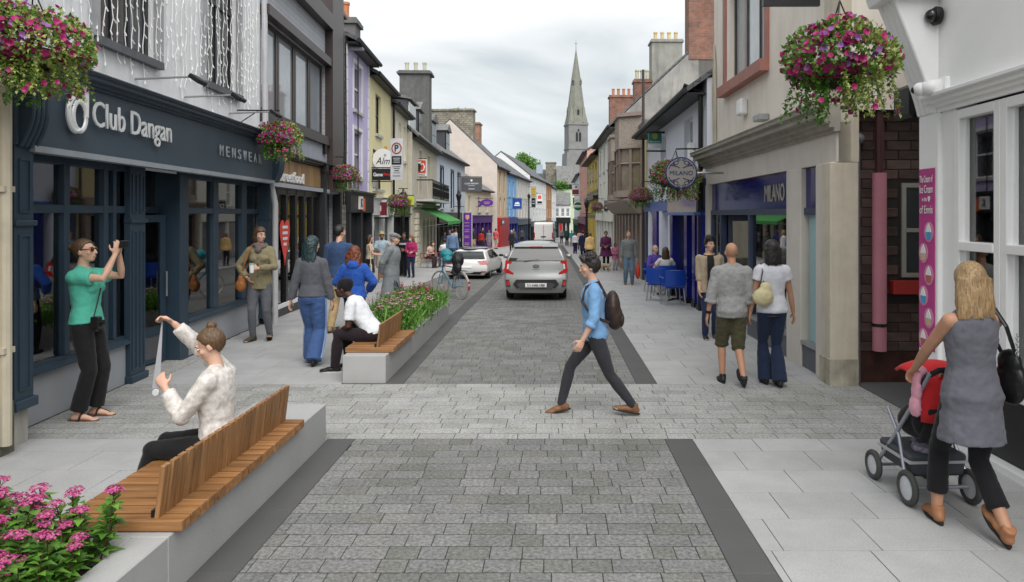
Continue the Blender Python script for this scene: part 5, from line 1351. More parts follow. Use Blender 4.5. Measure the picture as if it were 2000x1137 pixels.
def planter(name, label, solid_, trough, h=.34):
    o = empty(name, (0, 0, 0), 0, label, 'planter')
    b = MB(); b.box(*solid_, -.02, h); b.build('concrete_plinth', M_conc, o, bevel=.006)
    x0, x1, y0, y1 = trough; t = .2
    b = MB(); b.box(x0, x0 + t, y0, y1, -.02, h); b.box(x1 - t, x1, y0, y1, -.02, h); b.box(x0 + t, x1 - t, y0, y0 + t, -.02, h); b.box(x0 + t, x1 - t, y1 - t, y1, -.02, h); b.build('trough_wall', M_conc, o, bevel=.006)
    b = MB(); b.box(x0 + t, x1 - t, y0 + t, y1 - t, .0, h - .06); b.build('soil', M_soil, o)
    return o
def bench(name, label, x0, x1, y0, y1, xb, hb=.3, z=.345, n=18, nb=21):
    o = empty(name, (0, 0, 0), 0, label, 'bench')
    st = (y1 - y0) / n
    me = None
    for i in range(n):
        if me is None:
            q = MB(); q.box(-(x1 - x0) / 2, (x1 - x0) / 2, -st / 2 + .009, st / 2 - .009, 0, .06); ob = q.build('seat_slat', M_bench, o, bevel=.004); me = ob.data
        else: ob = link_mesh('seat_slat', me, None, o)
        ob.location = ((x0 + x1) / 2, y0 + st * (i + .5), z + RND.uniform(-.0015, .0015))
    me = None; sb = (y1 - y0 - .06) / nb
    for i in range(nb):
        if me is None:
            q = MB(); q.box(-.013, .013, -sb / 2 + .013, sb / 2 - .013, 0, hb); ob = q.build('back_slat', M_bench_v, o, bevel=.004); me = ob.data
        else: ob = link_mesh('back_slat', me, None, o)
        ob.location = (xb + RND.uniform(-.003, .003), y0 + .03 + sb * (i + .5), z + .055); ob.rotation_euler = (0, rad(7), 0)
    q = MB(); q.box(x0 + .05, x1 - .05, y0 + .03, y1 - .03, z - .006, z); q.build('seat_bearer', M_blackmetal, o)
    q = MB(); q.box(xb - .035, xb - .016, y0 + .05, y1 - .05, z + .06, z + .1); q.build('back_rail', M_blackmetal, o)
    return o
planter('near_planter', 'pale concrete planter in the foreground with pink flowers and a long bench', (-2.76, -2.09, 3.92, 6.68), (-3.7, -2.09, 1.6, 3.915))
planter('far_planter', 'pale concrete planter with meadow flowers beyond the crossing', (-2.60, -2.06, 8.96, 10.68), (-3.0, -2.06, 10.685, 14.58))
bench('near_bench', 'long slatted timber bench on the foreground planter', -2.74, -2.04, 3.96, 5.95, -2.2)
bench('far_bench', 'short slatted timber bench on the far planter', -2.62, -2.0, 9.14, 10.6, -2.22, n=13, nb=10)

# flowering plants: each one a thing
def sedum(seed, hgt):
    r = random.Random(seed); o = empty('flowering_plant')
    st, lf, fl = MB(), MB(), MB()
    for s_ in range(7):
        a = 2 * PI * s_ / 7 + r.uniform(-.3, .3); lean = r.uniform(.05, .26); h = hgt * r.uniform(.7, 1.05)
        base = Vector((.05 * math.cos(a), .05 * math.sin(a), 0)); top = base + Vector((math.cos(a) * lean * h * 1.5, math.sin(a) * lean * h * 1.5, h))
        mid = (base + top) / 2 + Vector((math.cos(a), math.sin(a), 0)) * .02
        st.tube([base, mid, top], [.005, .0045, .003], 5)
        n = 17
        for i in range(n):
            t = .12 + .8 * i / n
            p = base.lerp(top, t)
            for k in range(2):
                aa = i * 2.4 + k * PI + r.uniform(-.3, .3)
                leaf(lf, p, Vector((math.cos(aa), math.sin(aa), r.uniform(-.1, .6))), Vector((0, 0, 1)), r.uniform(.07, .125) * (1.15 - .4 * t), r.uniform(.04, .062))
        if r.random() < .8:
            R_ = r.uniform(.035, .062)
            for i in range(70):
                q = r.random() ** .5; t = r.uniform(0, 2 * PI)
                p = top + Vector((R_ * q * math.cos(t), R_ * q * math.sin(t), .018 * (1 - q * q) + r.uniform(-.006, .008)))
                petunia(fl, p, Vector((math.cos(t) * q, math.sin(t) * q, 1.2)), r.uniform(.006, .01))
            for i in range(6):
                t = 2 * PI * i / 6; st.tube([top - Vector((0, 0, .04)), top + Vector((R_ * .7 * math.cos(t), R_ * .7 * math.sin(t), 0))], .0015, 4)
    tag(st.build('stem', M_stem_r, o), kind='stuff')
    tag(lf.build('foliage', M_leaf, o), kind='stuff'); tag(fl.build('flower_head', M_pinkfl, o), kind='stuff')
    return o
def place(o, loc, rz=0, s=1.0, label=None, cat=None, group=None):
    o.location = loc; o.rotation_euler = (0, 0, rz); o.scale = (s, s, s); return tag(o, label, cat, group)
protos = [sedum(21, .5), sedum(22, .44), sedum(23, .4)]
used = set(); rp = random.Random(3); cnt = 0
for iy in range(7):
    for ix in range(7):
        x = -3.44 + ix * .172 + rp.uniform(-.05, .05); y = 2.35 + iy * .222 + rp.uniform(-.05, .05)
        k = cnt % 3; o = protos[k] if k not in used else copy_tree(protos[k]); used.add(k); cnt += 1
        front = .55 + .45 * (iy / 6)
        place(o, (x, y, .27), rp.uniform(0, 6.28), rp.uniform(.8, 1.05) * (1 if x < -2.6 else .88), 'pink flat-headed flowering plant in the near concrete planter', 'plant', 'pink flowering plants in the near planter')
def meadow(seed, petm):
    r = random.Random(seed); o = empty('meadow_plant'); st, lf, fl = MB(), MB(), MB()
    for i in range(46):
        a = r.uniform(0, 6.28); q = r.uniform(0, .2); base = Vector((q * math.cos(a), q * math.sin(a), 0)); h = r.uniform(.15, .32)
        leaf(lf, base + Vector((0, 0, h * .3)), Vector((r.uniform(-.6, .6), r.uniform(-.6, .6), 1)), rv(r), h, r.uniform(.012, .022))
    for i in range(120):
        a = r.uniform(0, 6.28); q = r.uniform(0, .22); leaf(lf, Vector((q * math.cos(a), q * math.sin(a), r.uniform(.05, .26))), rv(r) + Vector((0, 0, .4)), Vector((0, 0, 1)), r.uniform(.04, .07), .025)
    for i in range(4):
        a = r.uniform(0, 6.28); q = r.uniform(0, .2); p = Vector((q * math.cos(a), q * math.sin(a), r.uniform(.27, .36)))
        st.tube([p - Vector((0, 0, .26)), p], .003, 4)
        for k in range(9):
            t = r.uniform(0, 6.28); petunia(fl, p + Vector((.03 * r.random() * math.cos(t), .03 * math.sin(t) * r.random(), r.uniform(0, .012))), Vector((math.cos(t) * .4, math.sin(t) * .4, 1)), .012)
    tag(st.build('stem', M_stem, o), kind='stuff'); tag(lf.build('foliage', M_leaf, o), kind='stuff'); tag(fl.build('flower_head', petm, o), kind='stuff')
    return o
mp_ = [meadow(31, M_whitefl), meadow(32, M_rustfl), meadow(33, M_whitefl)]
used = set(); cnt = 0
for iy in range(14):
    for ix in range(4):
        x = -2.84 + ix * .2 + rp.uniform(-.05, .05); y = 10.95 + iy * .258 + rp.uniform(-.05, .05)
        k = 1 if iy > 8 else (0 if (ix + iy) % 2 else 2)
        o = mp_[k] if k not in used else copy_tree(mp_[k]); used.add(k)
        place(o, (x, y, .27), rp.uniform(0, 6.28), rp.uniform(1.05, 1.4), 'meadow plant with rusty red heads at the back of the far planter' if k == 1 else 'meadow plant with white and pink heads in the far planter', 'plant', 'rusty meadow plants' if k == 1 else 'white meadow plants')

# ------------------------------------------------------------------ hanging baskets
def basket(seed, R_, nleaf=1500, nfl=230):
    r = random.Random(seed); o = empty('hanging_basket')
    b = MB(); b.lathe([(.05, -.45 * R_), (.28 * R_, -.38 * R_), (.42 * R_, -.2 * R_), (.45 * R_, 0), (.4 * R_, 0)], 16); b.build('basket_liner', mat('moss_liner', (.04, .035, .02), rough=.95, var=.4), o)
    b = MB()
    for k in range(3):
        a = 2 * PI * k / 3; b.tube([(.5 * R_ * math.cos(a), .5 * R_ * math.sin(a), 0), (0, 0, 1.25 * R_)], .006, 5)
    b.build('chain', M_blackmetal, o)
    lg, ly, fm, fv = MB(), MB(), MB(), MB()
    def shell():
        v = rv(r)
        if v.z < -.35: v.z *= .5
        q = r.uniform(.62, 1.0) ** .6
        lump = 1 + .13 * math.sin(5 * v.x + 2) * math.cos(4 * v.y + v.z * 3)
        return Vector((v.x * R_ * 1.04 * q * lump, v.y * R_ * 1.04 * q * lump, v.z * R_ * .80 * q * lump + .02)), v
    for i in range(nleaf):
        p, v = shell()
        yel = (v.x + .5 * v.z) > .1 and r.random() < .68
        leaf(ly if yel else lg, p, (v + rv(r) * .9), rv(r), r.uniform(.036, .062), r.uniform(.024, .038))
    for i in range(64):                                 # trailing stems
        a = r.uniform(0, 6.28); q = r.uniform(.1, .98) * R_; z = -.25 * R_; L_ = r.uniform(.35, .85) * R_
        yel = math.cos(a) > -.2; p = Vector((q * math.cos(a), q * math.sin(a), z))
        n = int(L_ / .018)
        for j in range(n):
            p = p + Vector((r.uniform(-.008, .008) + .004 * math.cos(a), r.uniform(-.008, .008) + .004 * math.sin(a), -.018))
            for k in range(2):
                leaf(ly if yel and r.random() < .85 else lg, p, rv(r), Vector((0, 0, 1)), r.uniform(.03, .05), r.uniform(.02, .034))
    for i in range(nfl):
        p, v = shell(); p = p * 1.04
        if r.random() < .5 and v.x > .2: continue
        petunia(fm if r.random() < .86 else fv, p, v + rv(r) * .5, r.uniform(.023, .036))
    for i in range(26):
        a = r.uniform(0, 6.28); q = r.uniform(.6, 1) * R_
        petunia(fm, Vector((q * math.cos(a), q * math.sin(a), -r.uniform(.5, .95) * R_)), Vector((math.cos(a), math.sin(a), 0)) + rv(r) * .4, r.uniform(.02, .03))
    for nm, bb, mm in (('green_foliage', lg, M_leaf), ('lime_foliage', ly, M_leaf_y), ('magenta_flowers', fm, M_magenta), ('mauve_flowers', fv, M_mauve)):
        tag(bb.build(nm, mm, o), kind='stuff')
    return o
bas = [basket(41, .42, 2900, 820), basket(42, .40, 1700, 560)]
def hang(o, pos, s, rz, label, arm=None):
    place(o, pos, rz, s, label, 'flower basket', 'hanging flower baskets')
    if arm:
        br_ = MB(); p = Vector((0, 0, 1.25 * .42))
        d = Vector(arm); inv = Euler((0, 0, -rz)).to_matrix()
        e_ = inv @ (d / s)
        br_.tube([p + Vector((0, 0, .02)), p + Vector((e_.x, e_.y, 0)) + Vector((0, 0, .03))], .014, 6); br_.tube([p + e_ * .5 + Vector((0, 0, .02)), p + e_ + Vector((0, 0, -.25))], .01, 6)
        br_.build('wall_bracket', M_blackmetal, o)
def bcopy(k):
    return copy_tree(bas[k])
hang(bcopy(0), at(64, 98, 5.9), .98, .15, 'large magenta and lime flower basket hanging before the beige house', (-.7, 0, 0))
hang(bcopy(0), at(1640, 128, 6.5), 1.12, -.1, 'large magenta and lime flower basket hanging beside the white shop corner', (.0, .02, 1.5))
hang(bcopy(1), at(546, 272, 12.6), .92, .4, 'flower basket hanging at the end of the blue fascia', (-.75, 0, 0))
hang(bcopy(1), at(672, 345, 19.0), .95, 1.3, 'flower basket hanging by the rubble stone pier', (-.45, 0, 0))
hang(bcopy(1), at(778, 398, 26.0), 1.0, 2.3, 'small flower basket on the parking sign pole', (.35, 0, 0))
hang(bcopy(0), at(1320, 348, 15.3), 1.14, .6, 'flower basket half hidden behind the round projecting sign', (.75, 0, 0))
hang(bcopy(1), at(1253, 385, 24.0), .95, .9, 'flower basket hanging by the mauve brown shopfront', (.4, 0, 0))
for o_ in list(bas[0].children): bpy.data.objects.remove(o_)
bpy.data.objects.remove(bas[0])
hang(bas[1], at(1166, 405, 42.0), .9, 1.9, 'tiny distant flower basket by the yellow house', (.5, 0, 0))

# ------------------------------------------------------------------ signs and lamp posts
def board(name, label, px, py, Y, w, h, m, shape='box', arm=0.0, armz=None, pole=False, cat='sign', t=.05):
    p = at(px, py, Y); o = empty(name, p, 0, label, cat)
    if shape == 'box': b = MB(); b.box(-w / 2, w / 2, -t / 2, t / 2, -h / 2, h / 2)
    else: b = disc(w / 2, -t / 2, t / 2, 28, rz=h / 2)
    f = b.build('sign_panel', m, o)
    if arm:
        for z in (armz or (h / 2 + .04, -h / 2 - .04)):
            q = MB(); q.tube([(w / 2 * (-1 if arm > 0 else 1), 0, z), (w / 2 * (1 if arm > 0 else -1) + arm, 0, z)], .018, 6); q.build('bracket_arm', M_blackmetal, o)
    if pole:
        q = MB(); q.tube([(pole if pole is not True else 0, .06, gz(Y) - p.z), (pole if pole is not True else 0, .06, h / 2 - .05)], .05, 10); q.build('pole', M_black, o)
    return o, f
def lines(f, w, rows, m, t=.05, dx=0.0):
    """Small illegible print as rows of ink."""
    for (z, ww, hh) in rows:
        q = MB(); q.box(dx - ww / 2, dx + ww / 2, -t / 2 - .006, -t / 2 - .002, z - hh / 2, z + hh / 2); q.build('print_line', m, f)
M_signgrey = mat('sign_light_grey', (.55, .57, .58), rough=.4)
M_ink = mat('sign_ink', (.015, .015, .02), rough=.5)
# parking sign
o, f = board('parking_sign', 'tall grey no-parking plate with red ring on black pole', 775, 311, 23.5, .40, 1.36, M_signgrey, pole=.0)
q = MB(); q.loop([(.15 * math.cos(a), -.03, .36 + .17 * math.sin(a)) for a in [i * PI / 16 for i in range(32)]], .018, 5); q.build('red_ring', mat('sign_red', (.35, .02, .03), rough=.4), f)
lettering('P', M_ink, f, .13, .22, (0, -.03, .36), ext=.004, bold=.02)
q = MB(); q.box(-.16, .16, -.032, -.026, -.18, .1); q.build('black_plate', M_ink, f)
lines(f, .4, [(-.25, .26, .02), (-.31, .2, .02), (-.38, .15, .03), (-.45, .22, .015), (-.55, .25, .02)], M_ink)
lines(f, .4, [(.03, .24, .02), (-.03, .2, .02), (-.1, .22, .02)], M_signgrey, t=.062)
# St Alm disc and black game sign
o, f = board('round_white_sign', 'white half-hidden round sign with script letters over the black game sign', 748, 311, 25.2, .72, .74, M_whiteframe, 'disc', arm=-.3, armz=(.1,))
lettering('St', M_ink, f, .1, .08, (.08, -.03, .14), ext=.003, shear=.3); lettering('Alm', M_ink, f, .5, .24, (-.0, -.03, -.06), ext=.003, shear=.35)
o, f = board('game_sign', 'black projecting box sign with white and red lettering', 746, 341, 25.1, .68, .40, M_ink, arm=-.3)
lettering('Game', M_whiteframe, f, .33, .13, (-.13, -.03, 0), ext=.003, bold=.03); lettering('Stop', mat('letter_red', (.6, .03, .02), rough=.4), f, .28, .13, (.19, -.03, 0), ext=.003, bold=.03)
# pint sign
o, f = board('pint_sign', 'red square sign with a black pint glass beside the balcony', 819, 328, 36.0, .74, .84, M_whiteframe, arm=-.4)
q = MB(); q.box(-.33, .33, -.035, -.026, -.26, .38); q.build('red_field', mat('pint_red', (.62, .07, .03), rough=.4), f)
q = MB(); q.prism_y([(-.24, -.18), (.06, -.18), (.1, .22), (-.28, .22)], -.045, -.036); q.build('black_pint', M_ink, f)
q = MB(); q.prism_y([(-.28, .22), (.1, .22), (.1, .31), (-.28, .31)], -.046, -.036); q.build('cream_head', M_whiteframe, f)
q = MB(); q.tube([(.08, -.04, .16), (.2, -.04, .2), (.26, -.04, .05), (.22, -.04, -.12), (.08, -.04, -.17)], .035, 6); q.build('white_handle', M_whiteframe, f)
lettering('GUINNESS', M_ink, f, .6, .1, (0, -.03, -.34), ext=.003)
o, f = board('lime_sign', 'lime green projecting sign with red script', 797, 392, 31.0, .52, .38, mat('lime_board', (.5, .65, .05), rough=.4), arm=-.5); lettering('ris', mat('script_red', (.5, .03, .02), rough=.4), f, .34, .2, (.02, -.03, 0), ext=.003, shear=.4)
o, f = board('maroon_box_sign', 'maroon shop sign in a white frame on the narrow white shopfront', 744, 407, 25.9, .56, .62, M_whiteframe, arm=-.2)
q = MB(); q.box(-.22, .22, -.035, -.026, -.25, .22); q.build('maroon_field', mat('maroon_board', (.2, .02, .03), rough=.5), f); q = MB(); q.box(-.1, .02, -.042, -.036, -.1, .1); q.build('white_emblem', M_whiteframe, f)
o, f = board('grey_projecting_sign', 'wide charcoal projecting sign with white print before the pinkish gable', 921, 360, 52.0, 1.52, 1.04, mat('charcoal_board', (.085, .085, .095), rough=.5), arm=-.9)
lettering('LOUIS MERMAN', M_whiteframe, f, 1.0, .11, (0, -.03, .05), ext=.003); lines(f, 1.5, [(-.1, .5, .03), (-.34, .44, .05)], M_signgrey); q = disc(.08, -.035, -.028, 14, 0, .28); q.build('white_emblem', M_whiteframe, f)
# purple banner
o, f = board('purple_banner', 'tall purple pavement banner with a shield and rows of print', 913, 449, 46.0, .52, 2.1, mat('purple_banner_cloth', (.09, .02, .24), rough=.6), t=.04)
q = MB(); q.box(-.31, -.27, -.03, .03, -1.1, 1.2); q.box(.27, .31, -.03, .03, -1.1, 1.2); q.box(-.31, .31, -.03, .03, -1.12, -1.06); q.build('banner_frame', M_signgrey, o)
q = MB(); q.prism_y([(-.12, .95), (.12, .95), (.12, .75), (0, .62), (-.12, .75)], -.03, -.024); q.build('shield', mat('banner_peach', (.6, .3, .25), rough=.5), f)
lines(f, .5, [(z, .3, .035) for z in (.45, .25, .0, -.12, -.4, -.5, -.85, -.95)], mat('banner_gold', (.5, .3, .25), rough=.5), t=.04, dx=-.04)
for nm, lb, px, py, Y, w, h in (('purple_oval_sign', 'small purple oval sign on a black post', 934, 398, 61, .75, .5), ('purple_cartouche_sign', 'larger purple cartouche sign above the purple shop', 951, 396, 60, 1.05, .6)):
    o, f = board(nm, lb, px, py, Y, w, h, mat('purple_board', (.09, .02, .26), rough=.5), 'disc', pole=(-.25 if w < .9 else False), arm=(0 if w < .9 else -.4)); lines(f, w, [(.05, w * .5, .05), (-.08, w * .4, .05)], mat('banner_gold', (.5, .3, .25)))
o, f = board('blue_square_sign', 'royal blue square projecting sign with white hill emblem', 1010, 398, 71, .92, 1.0, mat('blue_board', (.01, .06, .32), rough=.4), arm=-.6)
q = MB(); q.prism_y([(-.25, -.05), (.25, -.05), (.22, .1), (.05, .2), (-.05, .12), (-.15, .16)], -.035, -.028); q.build('white_emblem', M_whiteframe, f); lines(f, .9, [(-.16, .56, .1)], M_whiteframe)
o, f = board('mustard_sign', 'mustard yellow upright sign on the long white terrace', 1042, 375, 88, .62, 1.15, mat('mustard_board', (.45, .33, .06), rough=.5), arm=-.4); lines(f, .6, [(.3, .4, .08), (0, .4, .06), (-.3, .4, .08)], mat('mustard_dark', (.2, .13, .03)))
o, f = board('black_upright_sign', 'narrow black upright sign under the mustard sign', 1042, 396, 88.5, .5, 1.1, M_ink, arm=-.4); lines(f, .5, [(.2, .3, .08), (-.1, .3, .1)], M_signgrey)
o, f = board('red_white_sign', 'white sign with red emblem and black strip on the long white terrace', 1054, 389, 92, .66, 1.25, M_whiteframe, arm=-.4); lines(f, .6, [(.25, .45, .45)], mat('sign_coral', (.65, .1, .06))); lines(f, .6, [(-.42, .6, .3)], M_ink)
o, f = board('maroon_white_sign', 'white and maroon projecting sign on the far side near the green disc', 1125, 371, 76, .85, 1.1, M_signgrey, arm=.5); lines(f, .8, [(-.22, .8, .5)], mat('maroon_board', (.2, .02, .03))); lines(f, .8, [(.3, .2, .15)], M_ink)
o, f = board('green_disc_sign', 'round green beer sign with white rim', 1129, 403, 70, .98, .98, M_whiteframe, 'disc', arm=.4, armz=(.5,))
disc(.42, -.04, -.028, 28).build('green_face', mat('beer_green', (.01, .12, .05), rough=.4), f); lines(f, 1, [(0, .8, .2)], M_whiteframe, t=.07); lettering('Heineken', mat('beer_green', (.01, .12, .05)), f, .7, .13, (0, -.05, 0), ext=.004)
o, f = board('dv_sign', 'black square projecting sign with white letters before the white shop', 1193, 403, 39.0, .72, .52, M_ink, arm=.4); lettering('DV8', M_whiteframe, f, .56, .24, (0, -.03, 0), ext=.003)
o, f = board('green_hanging_sign', 'green and white sign hanging in a black frame over the blue cafe', 1279, 273, 21.5, .40, .52, M_signgrey, t=.03)
q = MB(); q.box(-.2, .2, -.025, -.016, -.11, .26); q.build('green_field', mat('teal_green_board', (.02, .16, .12), rough=.4), f); lettering('Ann Leonard', M_whiteframe, f, .32, .05, (0, -.03, -.06), ext=.002); q = disc(.09, -.03, -.026, 14, 0, .1); q.build('leaf_emblem', mat('emblem_gold', (.3, .3, .05)), f)
q = MB(); q.tube([(-.25, 0, .22), (.62, 0, .22)], .03, 6); q.tube([(-.25, 0, -.34), (.62, 0, -.34)], .025, 6); q.tube([(.62, 0, .25), (.62, 0, -.36)], .03, 6); q.tube([(.62, 0, 0), (.9, 0, 0)], .025, 6); q.build('iron_frame', M_blackmetal, o)
o, f = board('black_overhead_sign', 'black board hanging over the pavement at the top edge above the flower basket', 1545, -8, 7.6, .6, .22, M_black, arm=.9, armz=(.05,))
# lamp posts
def lamp_post(label, px, Y, h):
    p = Vector(((px - VX) * Y / FPX, Y, gz(Y))); o = empty('lamp_post', p, 0, label, 'lamp post', 'black lamp posts')
    q = MB(); q.lathe([(.16, 0), (.16, .3), (.12, .35), (.11, 1.0), (.08, 1.05), (.07, h - .6), (.1, h - .58), (.1, h - .5), (.05, h - .45)], 12); q.build('column', M_black, o)
    q = MB(); q.lathe([(.09, h - .45), (.17, h - .1), (.19, h - .08), (.1, h + .08), (.03, h + .12), (.02, h + .25)], 8); q.build('lantern', M_blackmetal, o)
    q = MB(); q.tube([(-.35, 0, h - .75), (.35, 0, h - .75)], .02, 6); q.build('ladder_bar', M_blackmetal, o)
lamp_post('black lamp post by the purple banner', 896, 44, 3.9)
lamp_post('black lamp post in front of the yellow and black house', 1146, 46, 3.5)
lamp_post('thin black lamp post beside the white van', 1033, 78, 5.4)
lamp_post('black column under the parking sign basket', 787, 27.5, 3.1)
# sheltering streetlight head on the lilac house
sl = empty('wall_streetlight', at(690, 92, 21.5), 0, 'grey streetlight head on a bracket under the lilac eaves', 'streetlight')
q = MB(); q.prism_y([(-.25, .05), (.32, -.03), (.30, -.1), (-.2, -.08)], -.12, .12); q.build('lamp_head', M_steel, sl, bevel=.02); q = MB(); q.tube([(-.25, 0, 0), (-.6, 0, .15), (-.75, 0, -.1)], .03, 6); q.build('bracket', M_blackmetal, sl)

# ------------------------------------------------------------------ tree and wall plants far off
def tree(label, pos, h, R_, seed, n=2600, group=None):
    r = random.Random(seed); o = empty('tree', pos, 0, label, 'tree', group)
    q = MB(); q.tube([(0, 0, 0), (.1, 0, h * .4), (0, .1, h * .75)], [.35, .25, .1], 8)
    for k in range(7):
        a = 2 * PI * k / 7; q.tube([(.05, 0, h * (.35 + .05 * k)), (math.cos(a) * R_ * .45, math.sin(a) * R_ * .45, h * (.55 + .04 * k)), (math.cos(a) * R_ * .75, math.sin(a) * R_ * .75, h * (.65 + .04 * k))], [.14, .08, .03], 6)
    q.build('trunk', mat('bark', (.08, .06, .045), rough=.9), o)
    b = MB(); cl = [(rv(r) * R_ * r.uniform(.3, .85), r.uniform(.25, .5) * R_) for _ in range(16)]
    for i in range(n):
        c, cr_ = r.choice(cl); v = rv(r); p = c + v * cr_ * r.uniform(.6, 1.05); p = Vector((p.x, p.y, p.z * .8 + h * .78))
        leaf(b, p, rv(r), rv(r), r.uniform(.3, .55), r.uniform(.2, .32))
    tag(b.build('crown', M_leaf, o), kind='stuff')
tree('leafy tree showing over the roofs at the end of the street', (at(1022, 400, 165).x, 165, gz(165)), 21.0, 3.6, 61)
tree('second leafy tree top showing over the slate roofs', (at(1040, 400, 172).x, 172, gz(172)), 19.5, 2.6, 62, 1600)
r = random.Random(71)
for lb, p, R_ in (('weed growing out of the lichened stone chimney', at(897, 222, 69), .8), ('ivy under the eaves of the mint house', at(1097, 362, 133.5), 1.7)):
    o = empty('wall_plant', p, 0, lb, 'plant'); b = MB()
    for i in range(420): leaf(b, Vector((r.gauss(0, .4) * R_, r.gauss(0, .15) * R_, r.gauss(0, .25) * R_)), rv(r) + Vector((0, 0, .5)), rv(r), .3 * R_ ** .5, .16)
    tag(b.build('foliage', M_leaf_y if R_ < 1 else M_leaf, o), kind='stuff')
# ------------------------------------------------------------------ people
# Local frame: stands at the origin, faces +Y, right hand at +X; sizes for 1.75 m, scaled by the root.
def ik(a, c, l1, l2, hint):
    a, c = Vector(a), Vector(c); d = c - a; L = min(d.length, (l1 + l2) * .999); d.normalize()
    x = (l1 * l1 - l2 * l2 + L * L) / (2 * L); h = math.sqrt(max(0, l1 * l1 - x * x))
    n = Vector(hint) - d * Vector(hint).dot(d); n = n.normalized() if n.length > 1e-5 else d.orthogonal().normalized()
    return a + d * x + n * h, a + d * L
def loft(b, rings, n=16):
    """rings: (centre, xaxis*rx, yaxis*ry)"""
    vs = []
    for c, ax, ay in rings:
        for j in range(n):
            t = 2 * PI * j / n; vs.append(c + ax * math.cos(t) + ay * math.sin(t))
    k = len(rings)
    fs = [(i * n + j, i * n + (j + 1) % n, (i + 1) * n + (j + 1) % n, (i + 1) * n + j) for i in range(k - 1) for j in range(n)]
    fs.append(tuple(range(n - 1, -1, -1))); fs.append(tuple((k - 1) * n + j for j in range(n)))
    b._add(vs, fs)
def limb(b, pts, rs, n=12, ends=True):
    """Tapered limb with round ends through several points."""
    b.tube(pts, rs, n)
    if ends:
        for p, r in ((pts[0], rs[0]), (pts[-1], rs[-1])): b.ell(p, (r * .99, r * .99, r * .99), 10, 7)
WR = {}
def wrinkle_tex(size):
    if size not in WR:
        t = bpy.data.textures.new('folds_%g' % size, 'CLOUDS'); t.noise_scale = size; t.noise_depth = 2; WR[size] = t
    return WR[size]
def fuse(b, name, m, parent, vox, smooth=3, fold=0.0, fsize=.12):
    """One continuous skin over all the shapes in b."""
    o = b.build(name, m, parent)
    r = o.modifiers.new('skin', 'REMESH'); r.mode = 'VOXEL'; r.voxel_size = vox; r.use_smooth_shade = True
    if smooth: s_ = o.modifiers.new('ease', 'SMOOTH'); s_.factor = .5; s_.iterations = smooth
    if fold:
        d = o.modifiers.new('folds', 'DISPLACE'); d.texture = wrinkle_tex(fsize * .55); d.strength = fold * .7; d.mid_level = .5; d.texture_coords = 'LOCAL'
    return o
def cloth(name, col, var=.12, knit=False, rough=.9):
    if name in MATS: return MATS[name]
    return mat(name, col, rough=rough, var=var, scale=9, bump=.022 if not knit else .005, bscale=11 if not knit else 90, spec=.15, sheen=.1)
def skin(name, col): return mat(name, col, rough=.5, var=.10, scale=8, spec=.35)
def hairmat(name, c1, c2): 
    m = wood_mat(name, c1, c2, axis=2, rough=.4)
    for n in m.node_tree.nodes:
        if n.type == 'MAPPING': n.inputs['Scale'].default_value = (52, 52, 4)
        if n.type == 'BUMP': n.inputs['Distance'].default_value = .008; n.inputs['Strength'].default_value = .8
    return m
SK_L = skin('fair_skin', (.60, .36, .26)); SK_M = skin('tan_skin', (.45, .24, .15)); SK_D = skin('dark_skin', (.075, .032, .02)); SK_B = skin('brown_skin', (.34, .18, .11))
H_BR = hairmat('brown_hair', (.035, .018, .009), (.10, .055, .028)); H_BK = hairmat('black_hair', (.006, .005, .005), (.025, .02, .018)); H_BL = hairmat('blonde_hair', (.14, .085, .038), (.42, .28, .14))
H_RD = hairmat('red_hair', (.09, .02, .008), (.25, .07, .025)); H_TE = hairmat('teal_hair', (.008, .02, .024), (.03, .06, .065)); H_GR = hairmat('grey_hair', (.25, .25, .25), (.5, .5, .5)); H_LB = hairmat('light_brown_hair', (.09, .045, .02), (.26, .15, .07))
M_eye = mat('eye_white', (.7, .68, .66), rough=.3); M_iris = mat('eye_dark', (.02, .015, .012), rough=.2); M_lip = mat('lip', (.42, .15, .13), rough=.4); M_lipd = mat('lip_dark', (.10, .035, .03), rough=.4)
UP = Vector((0, 0, 1))

def hand(b, w, d, n, side, curl=.5, spread=.12, size=1.0, thumb=.5):
    """Palm and five unequal bent fingers; d points along the hand, n is the palm's facing."""
    d = d.normalized(); n = (n - d * n.dot(d)).normalized(); s = d.cross(n) * side     # s towards the thumb
    k = size
    loft(b, [(w - d * .02 * k, s * .024 * k, n * .019 * k), (w + d * .02 * k, s * .030 * k, n * .017 * k), (w + d * .06 * k, s * .040 * k, n * .015 * k), (w + d * .088 * k, s * .038 * k, n * .012 * k)], 12)
    for i, (off, L) in enumerate(((.030, .94), (.010, 1.05), (-.010, .98), (-.029, .78))):
        p = w + d * (.082 - .004 * abs(i - 1)) * k + s * off * k
        f = (d + s * spread * (1.2 - .8 * i)).normalized(); a = 0; pts = [p - d * .015 * k, p]
        for j, sl in enumerate((.043, .027, .021)):
            a += curl * (.7, 1.1, .8)[j]
            dd = f * math.cos(a) + n * math.sin(a)
            p = p + dd * sl * L * k; pts.append(p)
        b.tube(pts, [.0095 * k, .0095 * k, .0088 * k, .008 * k, .006 * k], 8)
    p = w + d * .022 * k + s * .026 * k
    t1 = (d * .55 + s * .75 + n * .25 * thumb * 2).normalized(); t2 = (d * .85 + s * .25 + n * .4 * thumb * 2).normalized()
    b.tube([p - s * .012 * k, p + t1 * .035 * k, p + t1 * .04 * k + t2 * .028 * k, p + t1 * .04 * k + t2 * .052 * k], [.013 * k, .0115 * k, .0105 * k, .007 * k], 8)

